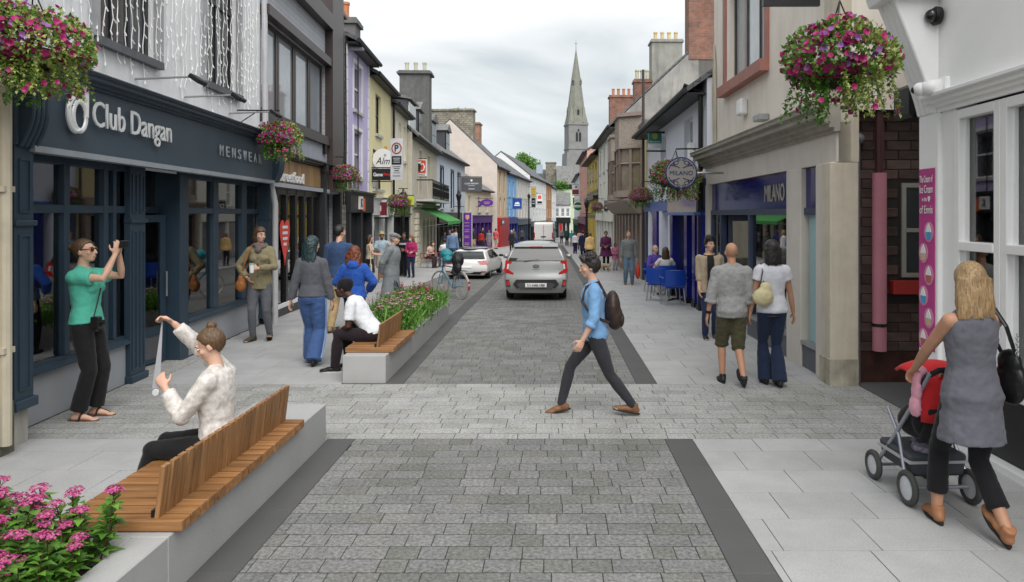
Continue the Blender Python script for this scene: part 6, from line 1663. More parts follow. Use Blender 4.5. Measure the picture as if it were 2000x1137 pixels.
def person(label, pos, face, H=1.75, sex='m', det=2, skinm=SK_L, pel=(0, 0, .93), lean=0, bendx=0, twist=0, head=(0, 0, 0), LH=None, RH=None, LE=None, RE=None, LF=(-.09, 0, .08), RF=(.09, 0, .08),
           LK=(0, 1, .1), RK=(0, 1, .1), ltoe=(0, 0), rtoe=(0, 0), top=None, bottom=None, shoes=(.03, .03, .03), hair=None, handL={}, handR={}, barefoot=False, build=1.0, group=None, z0=None, skirt=None, outer=None):
    vox = {3: .0085, 2: .0125, 1: .021}[det]
    z = gz(pos[1]) if z0 is None else z0
    root = empty('person', (pos[0], pos[1], z), rad(face - 90), label, 'person', group)
    s = H / 1.75; root.scale = (s, s, s)
    f = sex == 'f'; W = build
    P = Vector(pel)
    R = Euler((rad(-lean), rad(bendx), rad(twist)), 'XYZ').to_matrix()
    ax, ay, az = R @ Vector((1, 0, 0)), R @ Vector((0, 1, 0)), R @ Vector((0, 0, 1))
    def T(x, y, zz): return P + R @ Vector((x, y, zz - .93))
    sh = (.150 if f else .176) * W
    SL, SR = T(-sh, -.01, 1.385), T(sh, -.01, 1.385)
    HLp, HRp = T(-.085, 0, .9), T(.085, 0, .9)
    LH = Vector(LH) if LH is not None else T(-sh - .09, .06, .80); RH = Vector(RH) if RH is not None else T(sh + .09, .06, .80)
    EL, LW = ik(SL, LH, .285, .25, LE or (-.6, -1, -.2)); ER, RW = ik(SR, RH, .285, .25, RE or (.6, -1, -.2))
    KL, AL = ik(HLp, LF, .435, .415, LK); KR, AR = ik(HRp, RF, .435, .415, RK)
    ga = 1.0 if f else 1.06
    # --- torso rings: height, half width, half depth, forward shift
    tor = [(.84, .150, .105, 0), (.91, .170 if f else .160, .120, -.006), (1.0, .152 if f else .148, .108, 0), (1.09, .124 if f else .140, .095, .004), (1.2, .136 if f else .155, .104, .008), (1.30, .148 if f else .168, .112, .006), (1.38, .150 if f else .172, .098, 0), (1.43, .105, .075, -.006), (1.46, .062, .055, -.008)]
    def torso(b, z0, z1, inf=0.0, flare=0.0, widen=0.0):
        rings = []
        def val(zz):
            for (a, c) in zip(tor[:-1], tor[1:]):
                if a[0] <= zz <= c[0]:
                    t = (zz - a[0]) / (c[0] - a[0]); return [a[i] + (c[i] - a[i]) * t for i in range(1, 4)]
            return list(tor[0][1:]) if zz < tor[0][0] else list(tor[-1][1:])
        zs = sorted({z0, z1} | {t_[0] for t_ in tor if z0 < t_[0] < z1})
        if zs[0] < .84: zs = sorted(set(zs) | {z0 + (.84 - z0) * q for q in (.33, .66)})
        for zz in zs:
            rx, ry, sy = val(zz); ex = flare * max(0, (.95 - zz)) + widen
            rings.append((T(0, sy, zz), ax * (rx * W + inf + ex), ay * (ry * W + inf + ex)))
        loft(b, rings, 20)
        if f and z1 > 1.3 and z0 < 1.2:
            for sx in (-1, 1): b.ell(T(sx * .065, .088 * W + inf * .6, 1.265), (.058 + inf * .4, .05, .058), 12, 8)
    body = MB()
    torso(body, .84, 1.46)
    for (S, E, w_) in ((SL, EL, LW), (SR, ER, RW)):
        m_ = S.lerp(E, .5); q = E.lerp(w_, .3)
        limb(body, [S, m_, E, q, w_], [.050 * W * ga, .043 * W * ga, .035 * ga, .036 * ga, .0235 * ga])
        body.ell(S.lerp(T(0, 0, 1.37), .15), (.055 * W, .054 * W, .055 * W))
    for (Hh, K, A) in ((HLp, KL, AL), (HRp, KR, AR)):
        m_ = Hh.lerp(K, .5); q = K.lerp(A, .3)
        limb(body, [Hh, m_, K, q, A], [.088 * W, .072 * W, .049 * W, .052 * W, .034])
    body.tube([T(0, -.012, 1.42), T(0, -.004, 1.50), T(0, .012, 1.56)], [.062 * ga, .05 * ga, .05 * ga], 12)
    dl = (LW - EL).normalized(); drr = (RW - ER).normalized()
    hl = dict(dict(n=Vector((1, 0, 0)), curl=.4, d=None), **handL); hr = dict(dict(n=Vector((-1, 0, 0)), curl=.4, d=None), **handR)
    hand(body, LW, Vector(hl['d']) if hl['d'] else dl, Vector(hl['n']), hl.get('side', -1), hl['curl'], size=.95 if f else 1.05); hand(body, RW, Vector(hr['d']) if hr['d'] else drr, Vector(hr['n']), hr.get('side', 1), hr['curl'], size=.95 if f else 1.05)
    # --- head
    HP = T(0, .018, 1.625); hR = Euler((rad(head[1]), rad(head[2]), rad(head[0] + twist)), 'XYZ').to_matrix()
    def HH(x, y, zz): return HP + hR @ Vector((x, y, zz))
    body.ell(HH(0, -.012, .028), (.074, .092, .092), 16, 11, hR); body.ell(HH(0, .022, -.022), (.061, .07, .083), 16, 11, hR)
    body.ell(HH(0, .05, -.082), (.036, .034, .026), 12, 8, hR); body.ell(HH(0, .016, -.065), (.052, .055, .042), 12, 8, hR)
    body.tube([HH(0, .088, .018), HH(0, .103, -.012), HH(0, .109, -.03), HH(0, .09, -.036)], [.009, .0115, .014, .009], 10)
    body.ell(HH(0, .088, .03), (.045, .012, .010), 12, 7, hR)
    body.ell(HH(0, .086, -.063), (.022, .012, .012), 10, 7, hR)
    for sx in (-1, 1):
        body.ell(HH(sx * .074, -.008, -.008), (.011, .021, .032), 10, 7, hR @ Euler((0, 0, sx * -.3)).to_matrix()); body.ell(HH(sx * .042, .06, -.022), (.022, .022, .02), 10, 7, hR)
    # feet
    def foot(A, toe):
        rz, pt = toe; M_ = Matrix.Translation(A) @ Euler((rad(-pt), 0, rad(-rz)), 'ZXY').to_matrix().to_4x4()
        return M_
    FL, FR = foot(AL, ltoe), foot(AR, rtoe)
    for M_ in (FL, FR):
        fp = lambda x, y, zz: M_ @ Vector((x, y, zz))
        limb(body, [fp(0, -.035, -.045), fp(0, .06, -.04), fp(0, .13, -.057)], [.03, .033, .022]); body.ell(fp(0, .155, -.062), (.042, .045, .016), 10, 7, M_.to_3x3())
    fuse(body, 'body', skinm, root, vox, 2)
    # --- face details
    if det >= 2:
        for sx in (-1, 1):
            q = MB(); q.ell(HH(sx * .031, .0835, .008), (.0135, .008, .0065), 10, 7, hR); eo = q.build('eye', M_eye, root, smooth=True)
            q = MB(); q.ell(HH(sx * .031, .0905, .008), (.0058, .003, .0058), 8, 6, hR); q.build('iris', M_iris, eo, smooth=True)
            q = MB(); q.tube([HH(sx * .014, .096, .027), HH(sx * .033, .0945, .032), HH(sx * .052, .080, .026)], [.0035, .0042, .0025], 6); q.build('eyebrow', (hair or {}).get('m', H_BR), root)
        q = MB(); q.tube([HH(-.022, .088, -.062), HH(0, .0985, -.060), HH(.022, .088, -.062)], [.003, .0065, .003], 6); q.build('mouth', M_lipd if skinm is SK_D else M_lip, root, smooth=True)
    # --- trousers / skirt
    def leg_rs(fit, flare):
        return [(.092 + fit * .5) * W, (.076 + fit * .8) * W, (.053 + fit * 1.0) * W, (.055 + fit + flare * .35) * W, .038 + fit + flare]
    if bottom:
        b = MB(); fit = bottom.get('fit', .012); fl_ = bottom.get('flare', 0); ln = bottom.get('len', 1.0)
        torso(b, .845, bottom.get('top', .95), .010)
        for (Hh, K, A) in ((HLp, KL, AL), (HRp, KR, AR)):
            rs = leg_rs(fit, fl_)
            if ln >= .99: pts = [Hh, Hh.lerp(K, .5), K, K.lerp(A, .35), A + (A - K).normalized() * .01 * (1 + 2 * (fl_ > .02))]; b.tube(pts, rs, 14); b.ell(Hh, rs[0]); b.ell(K, rs[2])
            elif ln > .5:
                t = (ln - .5) * 2; e_ = K.lerp(A, t); b.tube([Hh, Hh.lerp(K, .5), K, e_], [rs[0], rs[1], rs[2] * 1.05, rs[3] * 1.1], 14); b.ell(Hh, rs[0]); b.ell(K, rs[2])
            else:
                t = ln * 2; e_ = Hh.lerp(K, t); b.tube([Hh, Hh.lerp(e_, .5), e_], [rs[0], rs[1] * 1.1, rs[1] * 1.12], 14); b.ell(Hh, rs[0])
        fuse(b, bottom.get('name', 'trousers'), bottom['m'], root, max(vox, .011), 2, bottom.get('fold', .014), .10)
        if bottom.get('stripe'):
            b = MB()
            for (Hh, K, A, sx) in ((HLp, KL, AL, -1), (HRp, KR, AR, 1)):
                rs = leg_rs(fit, fl_); o_ = ax * sx
                b.tube([Hh + o_ * rs[0] * .98, Hh.lerp(K, .5) + o_ * rs[1] * 1.02, K + o_ * rs[2] * 1.02, K.lerp(A, .35) + o_ * rs[3] * 1.02, A + o_ * rs[4]], .022, 6, sq=.6)
            fuse(b, 'side_stripe', bottom['stripe'], root, .01, 1)
    if skirt:
        b = MB(); zb = skirt['z']; pts = []
        loft(b, [(T(0, 0, .98), ax * .15, ay * .115), (T(0, 0, .88), ax * .185, ay * .14), (Vector((P.x, P.y, (.88 + zb) / 2)), ax * (.2 + skirt.get('flare', .03) * .5), ay * (.15 + skirt.get('flare', .03) * .5)), (Vector((P.x, P.y, zb)), ax * (.2 + skirt.get('flare', .03)), ay * (.16 + skirt.get('flare', .03)))], 20)
        fuse(b, 'skirt', skirt['m'], root, max(vox, .011), 2, .02, .1)
    # --- top, coat
    def garment(g, name):
        b = MB(); inf = g.get('fit', .014); sl = g.get('sleeve', 1.0)
        torso(b, g.get('hem', .9), g.get('neck', 1.445), inf, g.get('flare', 0.0))
        for (S, E, w_) in ((SL, EL, LW), (SR, ER, RW)):
            k = inf * .75 + g.get('slv', .004)
            if sl > 0: b.tube([T(0, -.01, 1.44), S.lerp(T(0, -.01, 1.40), .1)], [.055 + inf * .6, .050 * W + inf * .6], 12)
            if sl > .55:
                t = (sl - .5) * 2; e_ = E.lerp(w_, t); m_ = S.lerp(E, .5); b.tube([S, m_, E, E.lerp(e_, .4), e_], [.052 * W + k, .045 * W + k, .04 + k, .038 + k, .030 + k], 14); b.ell(S, .052 * W + k); b.ell(E, .04 + k)
                if g.get('cuff'): b.tube([E.lerp(w_, t - .12), E.lerp(w_, t + .02)], .046 + k, 14)
            elif sl > 0:
                t = sl * 2; e_ = S.lerp(E, min(1, t)); b.tube([S, S.lerp(e_, .5), e_], [.054 * W + k, .052 * W + k, .052 * W + k], 14); b.ell(S, .052 * W + k)
        if g.get('hood'):
            b.ell(T(0, -.105, 1.44), (.105, .06, .075)); b.ell(T(0, -.07, 1.49), (.09, .06, .05))
        if g.get('collar'): 
            b.tube([T(0, -.012, 1.42), T(0, -.006, 1.462)], [.08, .066], 14)
        o = fuse(b, name, g['m'], root, max(vox, .0105), 2, g.get('fold', .014), .11)
        if g.get('buttons'):
            for i in range(5):
                q = MB(); q.ell(T(0, .14, 1.36 - i * .09), .009, 8, 6); q.build('button', M_black, o)
        return o
    gt = garment(top, top.get('name', 'shirt')) if top else None
    if outer: garment(outer, outer.get('name', 'jacket'))
    # --- shoes
    if not barefoot:
        sm = mat('shoe_%d_%d_%d' % tuple(int(c * 255) for c in shoes[:3]), shoes[:3], rough=.5, var=.15)
        for M_, nm in ((FL, 'shoe'), (FR, 'shoe')):
            fp = lambda x, y, zz: M_ @ Vector((x, y, zz)); r3 = M_.to_3x3()
            b = MB(); b.ell(fp(0, -.03, -.04), (.038, .052, .042), 12, 8, r3); b.ell(fp(0, .05, -.042), (.041, .09, .037), 12, 8, r3); b.ell(fp(0, .125, -.054), (.046, .075, .028), 12, 8, r3); b.tube([fp(0, -.015, -.03), fp(0, -.012, .03 if len(shoes) < 4 else shoes[3])], [.045, .042], 12)
            so = fuse(b, nm, sm, root, max(vox, .010), 2)
            b = MB(); prof = [(.036 * math.cos(a) * (1.22 if math.sin(a) > 0 else .95), .052 + .142 * math.sin(a)) for a in [2 * PI * i / 20 for i in range(20)]]
            b.T = M_; b.prism_z(prof, -.082, -.066); b.build('sole', mat('pale_sole', (.5, .5, .48), rough=.7) if (len(shoes) > 4) else mat('dark_sole', (.025, .022, .02), rough=.8), so)
    # --- hair
    if hair:
        hm = hair['m']; st = hair.get('style', 'short'); b = MB()
        def cap(front=.05, low=-.02, infl=.012, side=-.0):
            n, m = 22, 15; c = Vector((0, -.012, .028)); r = (.074 + infl, .094 + infl, .094 + infl); vs = []
            for i in range(1, m):
                ph = PI * i / m
                for j in range(n):
                    t = 2 * PI * j / n; p = Vector((r[0] * math.sin(ph) * math.cos(t), r[1] * math.sin(ph) * math.sin(t), r[2] * math.cos(ph))) + c
                    lim = front if p.y > .0 else -.3
                    yl = .046 - .055 * max(0, (front - p.z) / .1)
                    if p.z < front and p.y > yl: p.y = yl
                    if p.z < low + (-.05 if p.y < -.03 else 0): p.z = low + (-.05 if p.y < -.03 else 0); p.x *= .88; p.y *= .88
                    vs.append(p)
            vs += [c + Vector((0, 0, r[2])), Vector((0, -.03, low - .05))]
            fs = [(i * n + j, (i + 1) * n + j, (i + 1) * n + (j + 1) % n, i * n + (j + 1) % n) for i in range(m - 2) for j in range(n)]
            tp = (m - 1) * n
            for j in range(n): fs.append((tp, j, (j + 1) % n)); fs.append((tp + 1, (m - 2) * n + (j + 1) % n, (m - 2) * n + j))
            b._add([HH(*p) for p in vs], fs)
        fold, fs_ = .012, .03
        if st == 'bald': cap(.08, .0, .001); fold = 0
        elif st == 'short': cap(.062, -.015, .012)
        elif st == 'tousled':
            cap(.058, -.02, .018)
            rr = random.Random(int(pos[0] * 100))
            for i in range(46):
                a = rr.uniform(0, 6.28); q = rr.uniform(.2, 1); p = Vector((.08 * q * math.cos(a), -.01 + .095 * q * math.sin(a), .03 + .1 * math.sqrt(max(0, 1 - q * q * .8))))
                d = (p - Vector((0, -.02, .0))).normalized() + rv(rr) * .7; b.tube([HH(*p), HH(*(p + d * .02)), HH(*(p + d * .035 + Vector((0, .012, -.004))))], [.02, .015, .005], 6)
            fold = .016
        elif st == 'bun':
            cap(.066, -.03, .009); bp_ = hair.get('bun', (0, -.075, .115)); b.ell(HH(*bp_), (.04, .036, .036)); b.ell(HH(bp_[0] * .7, bp_[1] * .7, bp_[2] * .8), (.03, .03, .03)); fold = .014
        elif st == 'bob':
            cap(.05, -.06, .018); 
            loft(b, [(HH(0, -.03, .03), hR @ Vector((.095, 0, 0)), hR @ Vector((0, .078, 0))), (HH(0, -.035, -.05), hR @ Vector((.1, 0, 0)), hR @ Vector((0, .07, 0))), (HH(0, -.035, -.10), hR @ Vector((.088, 0, 0)), hR @ Vector((0, .055, 0)))], 16)
        elif st in ('long', 'curly'):
            wv = hair.get('w', .1); L_ = hair.get('len', .26); cap(.056, -.05, .018)
            loft(b, [(HH(0, -.03, .04), hR @ Vector((.094, 0, 0)), hR @ Vector((0, .085, 0))), (HH(0, -.045, -.05), hR @ Vector((wv, 0, 0)), hR @ Vector((0, .075, 0))), (HH(0, -.06, -.05 - L_ * .5), hR @ Vector((wv * 1.12, 0, 0)), hR @ Vector((0, .06, 0))), (HH(0, -.065, -.05 - L_), hR @ Vector((wv * .98, 0, 0)), hR @ Vector((0, .04, 0)))], 18)
            rr = random.Random(7 + int(abs(pos[1]) * 10))
            for i in range(34):
                x = rr.uniform(-wv, wv) * 1.02; yy = -.05 - .055 * math.sqrt(max(0, 1 - (x / wv / 1.05) ** 2)); e_ = L_ * rr.uniform(.85, 1.12)
                amp = .012 if st == 'curly' else .004
                pts = [HH(x * (.9 + .15 * t) + amp * math.sin(9 * t + i), yy - .012 * t + amp * math.cos(8 * t + i), .03 - (e_ + .08) * t) for t in [k / 7 for k in range(8)]]
                b.tube(pts, [.012, .013, .014, .014, .013, .012, .010, .004], 6)
            fold = .02 if st == 'curly' else .008
        fuse(b, 'hair', hm, root, max(vox * .9, .0085), 1, fold, fs_)
    root['_'] = 0; del root['_']
    # hand back the joints in world-free local space for the things held
    J = dict(root=root, T=T, HH=HH, hR=hR, LW=LW, RW=RW, SL=SL, SR=SR, EL=EL, ER=ER, KL=KL, KR=KR, AL=AL, AR=AR, dl=dl, dr=drr, ax=ax, ay=ay, FL=FL, FR=FR, P=P, s=s)
    return J
def prop(J, name, label, cat, group=None):
    """A thing carried by a person: top-level, standing in the person's frame."""
    o = empty(name, J['root'].location, J['root'].rotation_euler.z, label, cat, group); o.scale = J['root'].scale
    return o
def sub(J, name, b, m, **k): return b.build(name, m, J['root'], **k)
# ------------------------------------------------------------------ the people of the street
C = cloth
H_MB = hairmat('mid_brown_hair', (.05, .026, .012), (.16, .09, .042))
def strap(J, name, pts, m, r=.012, sq=.35): 
    b = MB(); b.tube(pts, r, 8, sq=sq); return b.build(name, m, J['root'])
# young man striding across the setts
J = person('young man in denim shirt and charcoal trousers striding across the pale crossing', (.47, 7.56), 180, 1.73, 'm', 3, SK_L, pel=(0, 0, .875), lean=3, head=(0, -6, 0), LH=(-.23, .14, .83), RH=(.21, -.10, .86), LE=(-.5, -1, 0), RE=(.5, -1, 0),
           LF=(-.05, -.40, .105), RF=(.06, .36, .095), ltoe=(0, -12), rtoe=(0, 14), top=dict(m=C('denim_shirt', (.17, .33, .56)), hem=.86, fit=.02, sleeve=.68, cuff=True, collar=True, fold=.02), bottom=dict(m=C('charcoal_trousers', (.035, .036, .042)), fit=.008, fold=.01),
           shoes=(.20, .095, .045), hair=dict(m=H_BK, style='tousled'), handL=dict(n=(1, .2, 0), curl=.45))
bp = prop(J, 'backpack', 'dark brown leather backpack on the striding young man', 'backpack'); M_bpk = mat('brown_leather', (.035, .022, .018), rough=.45, var=.2, bump=.004, bscale=12)
b = MB(); b.ell(J['T'](.0, -.20, 1.17), (.14, .085, .2)); b.ell(J['T'](0, -.22, 1.08), (.135, .09, .14)); fuse(b, 'bag_body', M_bpk, bp, .012, 3, .01)
b = MB(); b.ell(J['T'](0, -.285, 1.05), (.095, .035, .08)); b.build('pocket', M_bpk, bp, smooth=True)
for sx in (-1, 1):
    b = MB(); b.tube([J['T'](sx * .10, -.14, 1.30), J['T'](sx * .11, -.06, 1.475), J['T'](sx * .115, .07, 1.43), J['T'](sx * .13, .125, 1.28), J['T'](sx * .165, .02, 1.12), J['T'](sx * .11, -.15, 1.04)], .016, 8, sq=.4); b.build('strap', M_bpk, bp)
# woman with tape measure on the near bench
M_knit = mat('cream_knit', (.56, .53, .50), rough=.95, var=.38, scale=26, bump=.008, bscale=70, sheen=.2)
J = person('seated woman in speckled cream jumper stretching a tape measure on the near bench', (-2.34, 5.08), 180, 1.70, 'f', 3, SK_L, pel=(0, 0, .52), lean=4, head=(8, -24, 0), RH=(.05, .36, 1.36), RE=(.9, -.1, -.6), LH=(-.13, .33, .93), LE=(-.35, -.5, -1),
           LF=(-.12, .53, .08), RF=(.08, .50, .08), LK=(0, .3, 1), RK=(0, .3, 1), top=dict(m=M_knit, hem=.84, fit=.022, sleeve=.93, name='jumper', fold=.02), bottom=dict(m=C('black_trousers', (.012, .012, .013)), fit=.014), shoes=(.02, .02, .02), hair=dict(m=H_MB, style='bun', bun=(0, -.06, .13)), z0=0,
           handL=dict(n=(1, .1, -.2), curl=.55), handR=dict(n=(-.6, .5, -.6), curl=.9, d=(-.1, .75, .55)))
tp = prop(J, 'tape_measure', 'grey tape measure stretched between the seated woman\'s hands', 'tape measure')
a_, c_ = J['RW'] + Vector((-.01, .085, .02)), J['LW'] + Vector((.015, .075, -.005))
b = MB(); n_ = Vector((0, .02, 0)); 
b._add([a_ - Vector((0, .004, 0)), a_ + Vector((0, .004, 0)), c_ + Vector((0, .028, 0)), c_ - Vector((0, .028, 0)), a_ + Vector((.003, -.004, 0)), a_ + Vector((.003, .004, 0)), c_ + Vector((.003, .028, 0)), c_ + Vector((.003, -.028, 0))], [(0, 1, 2, 3), (7, 6, 5, 4), (0, 4, 5, 1), (1, 5, 6, 2), (2, 6, 7, 3), (3, 7, 4, 0)])
b.build('tape', mat('tape_grey', (.27, .27, .29), rough=.4), tp)
b = MB(); b.T = Matrix.Translation(c_ + Vector((0, .0, -.03))) @ Euler((0, PI / 2, 0)).to_matrix().to_4x4(); b.lathe([(.022, -.01), (.025, -.007), (.025, .007), (.022, .01)], 20); b.build('tape_case', M_signgrey, tp)
# woman in green photographing
J = person('woman in green T-shirt and black joggers raising her phone to take a picture', (-4.80, 7.42), 2, 1.85, 'f', 3, SK_L, pel=(0, 0, .935), lean=-3, head=(0, 8, 0), RH=(.05, .30, 1.60), LH=(-.04, .29, 1.60), RE=(.35, .8, -.7), LE=(-.35, .8, -.7), LF=(-.10, .02, .075), RF=(.09, -.03, .075),
           top=dict(m=C('green_tee', (.09, .45, .33)), hem=.93, fit=.02, sleeve=.30, neck=1.44, fold=.016), bottom=dict(m=C('black_joggers', (.014, .014, .015)), fit=.016, len=.97, top=1.0), hair=dict(m=H_MB, style='bun', bun=(0, -.115, .05)), barefoot=True,
           handL=dict(n=(.7, -.6, .2), curl=.5, d=(.1, .25, 1)), handR=dict(n=(-.7, -.6, .2), curl=.6, d=(-.1, .25, 1)))
ph = prop(J, 'phone', 'dark phone held up by the woman in green', 'phone'); b = MB(); b.T = Matrix.Translation(Vector((.0, .355, 1.70))) @ Euler((rad(-10), 0, 0)).to_matrix().to_4x4(); b.box(-.075, .075, -.005, .005, -.037, .037); b.build('phone_body', M_black, ph, bevel=.004)
b = MB(); b.T = Matrix.Translation(Vector((.0, .355, 1.70))) @ Euler((rad(-10), 0, 0)).to_matrix().to_4x4(); b.box(-.07, .07, -.0065, -.0055, -.033, .033); b.build('screen', dark_glass('phone_screen', (.05, .06, .07)), ph)
b = MB()
for sx in (-1, 1): b.ell(J['HH'](sx * .033, .093, .008), (.026, .008, .021), 12, 8, J['hR']); b.tube([J['HH'](sx * .055, .085, .014), J['HH'](sx * .08, -.0, .018)], .004, 6)
b.tube([J['HH'](-.02, .1, .014), J['HH'](.02, .1, .014)], .004, 6); sg_ = prop(J, 'sunglasses', 'dark brown sunglasses on the woman in green', 'sunglasses'); b.build('frame', mat('tortoiseshell', (.06, .018, .006), rough=.15), sg_)
cm = prop(J, 'compact_camera', 'small black camera hanging at the hip of the woman in green', 'camera'); b = MB(); b.box(.10, .17, .13, .21, .90, 1.01); b.build('camera_body', M_black, cm, bevel=.008); b = MB(); b.tube([J['T'](-.11, -.02, 1.44), J['T'](-.02, .14, 1.25), J['T'](.13, .15, 1.0)], .006, 6); b.build('strap', M_black, cm); b = MB(); b.tube([(.135, .2, .955), (.135, .24, .955)], .025, 12); b.build('lens', M_blackmetal, cm)
sd = 0
for M_ in (J['FL'], J['FR']):
    o = prop(J, 'sandal', 'strapped dark sandal on the %s foot of the woman in green' % ('near' if sd else 'far'), 'sandal', 'sandals of the woman in green'); sd += 1
    b = MB(); b.T = M_; b.prism_z([(.043 * math.cos(a) * (1.15 if math.sin(a) > 0 else .95), .052 + .15 * math.sin(a)) for a in [2 * PI * i / 20 for i in range(20)]], -.082, -.066); b.build('sole', mat('cork_sole', (.12, .06, .03), rough=.8), o)
    b = MB(); b.T = M_; b.tube([(-.044, .03, -.07), (-.03, .04, -.02), (0, .045, -.004), (.03, .04, -.02), (.044, .03, -.07)], .016, 8, sq=.5); b.tube([(0, .05, -.01), (0, .12, -.035), (0, .15, -.05)], .011, 8, sq=.5); b.build('strap', M_bpk, o)
# woman in khaki jacket with coffee
J = person('woman in khaki jacket and grey jeans holding a coffee by the shop window', (-4.86, 12.0), -82, 1.9, 'f', 3, SK_L, head=(48, -4, 0), pel=(0, 0, .93), RH=(.17, .10, .98), RE=(1, -.35, 0), LH=(-.04, .27, 1.13), LE=(-1, -.3, -.6), LF=(-.13, -.06, .08), RF=(.10, .03, .08), ltoe=(-10, -20), rtoe=(25, 0),
           top=dict(m=C('khaki_jacket', (.23, .20, .12)), hem=.80, fit=.018, sleeve=.97, name='jacket', collar=True, fold=.022, flare=.08, buttons=True), bottom=dict(m=C('grey_jeans', (.11, .115, .13)), fit=.008), shoes=(.07, .055, .035, .06), hair=dict(m=H_BR, style='bob'), handL=dict(n=(1, .2, 0), curl=.9, d=(.55, .6, .15)))
b = MB(); b.tube([J['T'](.08 * math.cos(a), .0 + .085 * math.sin(a), 1.46 + .015 * math.sin(2 * a)) for a in [i * PI / 8 for i in range(17)]], .036, 10); b.ell(J['T'](0, .1, 1.40), (.06, .045, .07)); sf = fuse(b, 'scarf', C('brown_scarf', (.14, .11, .10), var=.35), J['root'], .012, 2, .02, .05)
cp = prop(J, 'coffee_cup', 'white paper coffee cup in the khaki woman\'s hand', 'cup'); w_ = J['LW'] + Vector((.075, .07, .0)); b = MB(); b.lathe([(.028, -.06), (.038, .06)], 16, *w_); b.build('cup', M_whiteframe, cp); b = MB(); b.lathe([(.041, .06), (.041, .07), (.034, .08)], 16, *w_); b.build('lid', mat('green_lid', (.25, .4, .3), rough=.4), cp)
hb = prop(J, 'hobo_bag', 'tan leather shoulder bag of the khaki woman', 'bag'); M_tan = mat('tan_leather', (.33, .12, .035), rough=.5, var=.2, bump=.012, bscale=9)
b = MB(); b.ell((.26, .08, .86), (.085, .06, .10)); b.ell((.25, .08, .94), (.06, .045, .10)); b.tube([(.25, .08, .98), (.24, .09, 1.08)], [.04, .014], 8); fuse(b, 'bag_body', M_tan, hb, .011, 3, .02, .05); b = MB(); b.tube([(.25, .08, 1.0), (.20, .12, 1.2), J['T'](.13, .09, 1.40), J['T'](.12, -.02, 1.48), J['T'](.15, -.12, 1.3), (.25, .02, 1.0)], .012, 8, sq=.5); b.build('strap', M_tan, hb)
# three walking away on the left
J = person('person with dark teal hair, grey jumper and two-tone wide jeans walking away', (-3.36, 10.1), 86, 1.80, 'f', 3, SK_L, head=(-22, 0, 0), LH=(-.30, -.02, .83), RH=(.27, .06, .80), LF=(-.06, .12, .08), RF=(.09, -.16, .11), rtoe=(0, -20),
           top=dict(m=C('grey_jumper', (.095, .10, .115), knit=True), hem=.93, fit=.024, sleeve=.95, name='jumper', fold=.018), bottom=dict(m=C('blue_wide_jeans', (.05, .10, .24)), fit=.03, flare=.035, fold=.022, stripe=C('pale_denim', (.18, .28, .48))), shoes=(.015, .015, .016), hair=dict(m=H_TE, style='curly', len=.22, w=.1))
J = person('tall man in navy jumper and beige chinos walking away', (-3.80, 12.9), 84, 1.92, 'm', 2, SK_L, head=(-35, 0, 0), LF=(-.1, -.12, .09), RF=(.1, .15, .08), top=dict(m=C('navy_jumper', (.04, .075, .16), knit=True), hem=.90, fit=.022, sleeve=.97, name='jumper'), bottom=dict(m=C('beige_chinos', (.42, .30, .16)), fit=.02, fold=.022), shoes=(.28, .2, .12), hair=dict(m=H_BK, style='short'))
J = person('red-haired woman in royal blue hoodie walking away', (-3.02, 11.05), 92, 1.62, 'f', 3, SK_L, head=(-5, -3, 0), LH=(-.2, .18, 1.0), RH=(.2, .18, 1.0), LE=(-1, -.6, -.2), RE=(1, -.6, -.2), LF=(-.09, .08, .08), RF=(.09, -.1, .08), top=dict(m=C('royal_blue_hoodie', (.025, .09, .38)), hem=.90, fit=.04, sleeve=.97, name='hoodie', hood=True, fold=.026), bottom=dict(m=C('black_leggings', (.012, .012, .014)), fit=.012), shoes=(.02, .02, .02), hair=dict(m=H_RD, style='curly', len=.2, w=.12))
# man sitting on the far bench
J = person('seated man in white T-shirt and dark beanie leaning forward on the far bench', (-2.40, 9.72), 178, 1.80, 'm', 3, SK_D, pel=(0, 0, .50), lean=34, head=(0, 2, 0), LH=(-.05, .43, .52), RH=(.07, .45, .52), LE=(-.5, -.3, -.6), RE=(.5, -.3, -.6), LF=(-.16, .46, .08), RF=(.10, .34, .08), LK=(-.1, .4, 1), RK=(.1, .4, 1), ltoe=(-6, 0),
           top=dict(m=C('white_tee', (.68, .70, .74)), hem=.88, fit=.024, sleeve=.36, fold=.02), bottom=dict(m=C('dark_plum_trousers', (.02, .014, .018)), fit=.02), shoes=(.012, .012, .014, .02, 1), hair=None, z0=0, handL=dict(n=(1, 0, -.3), curl=.6), handR=dict(n=(-1, 0, -.3), curl=.6))
b = MB(); b.ell(J['HH'](0, -.02, .045), (.088, .106, .098), 16, 11, J['hR'] @ Euler((rad(12), 0, 0)).to_matrix()); b.ell(J['HH'](0, -.07, .07), (.07, .07, .075), 12, 8, J['hR']); fuse(b, 'beanie', C('black_beanie', (.012, .01, .014), knit=True), J['root'], .010, 2)
b = MB(); b.ell(J['HH'](0, .042, -.085), (.045, .045, .032), 12, 8, J['hR']); b.build('beard', H_BK, J['root'], smooth=True)
b = MB(); b.tube([J['LW'] - J['dl'] * .05, J['LW'] - J['dl'] * .02], .036, 14); w_ = prop(J, 'wristwatch', 'silver watch on the seated man\'s wrist', 'watch'); b.build('watch_strap', M_steel, w_)
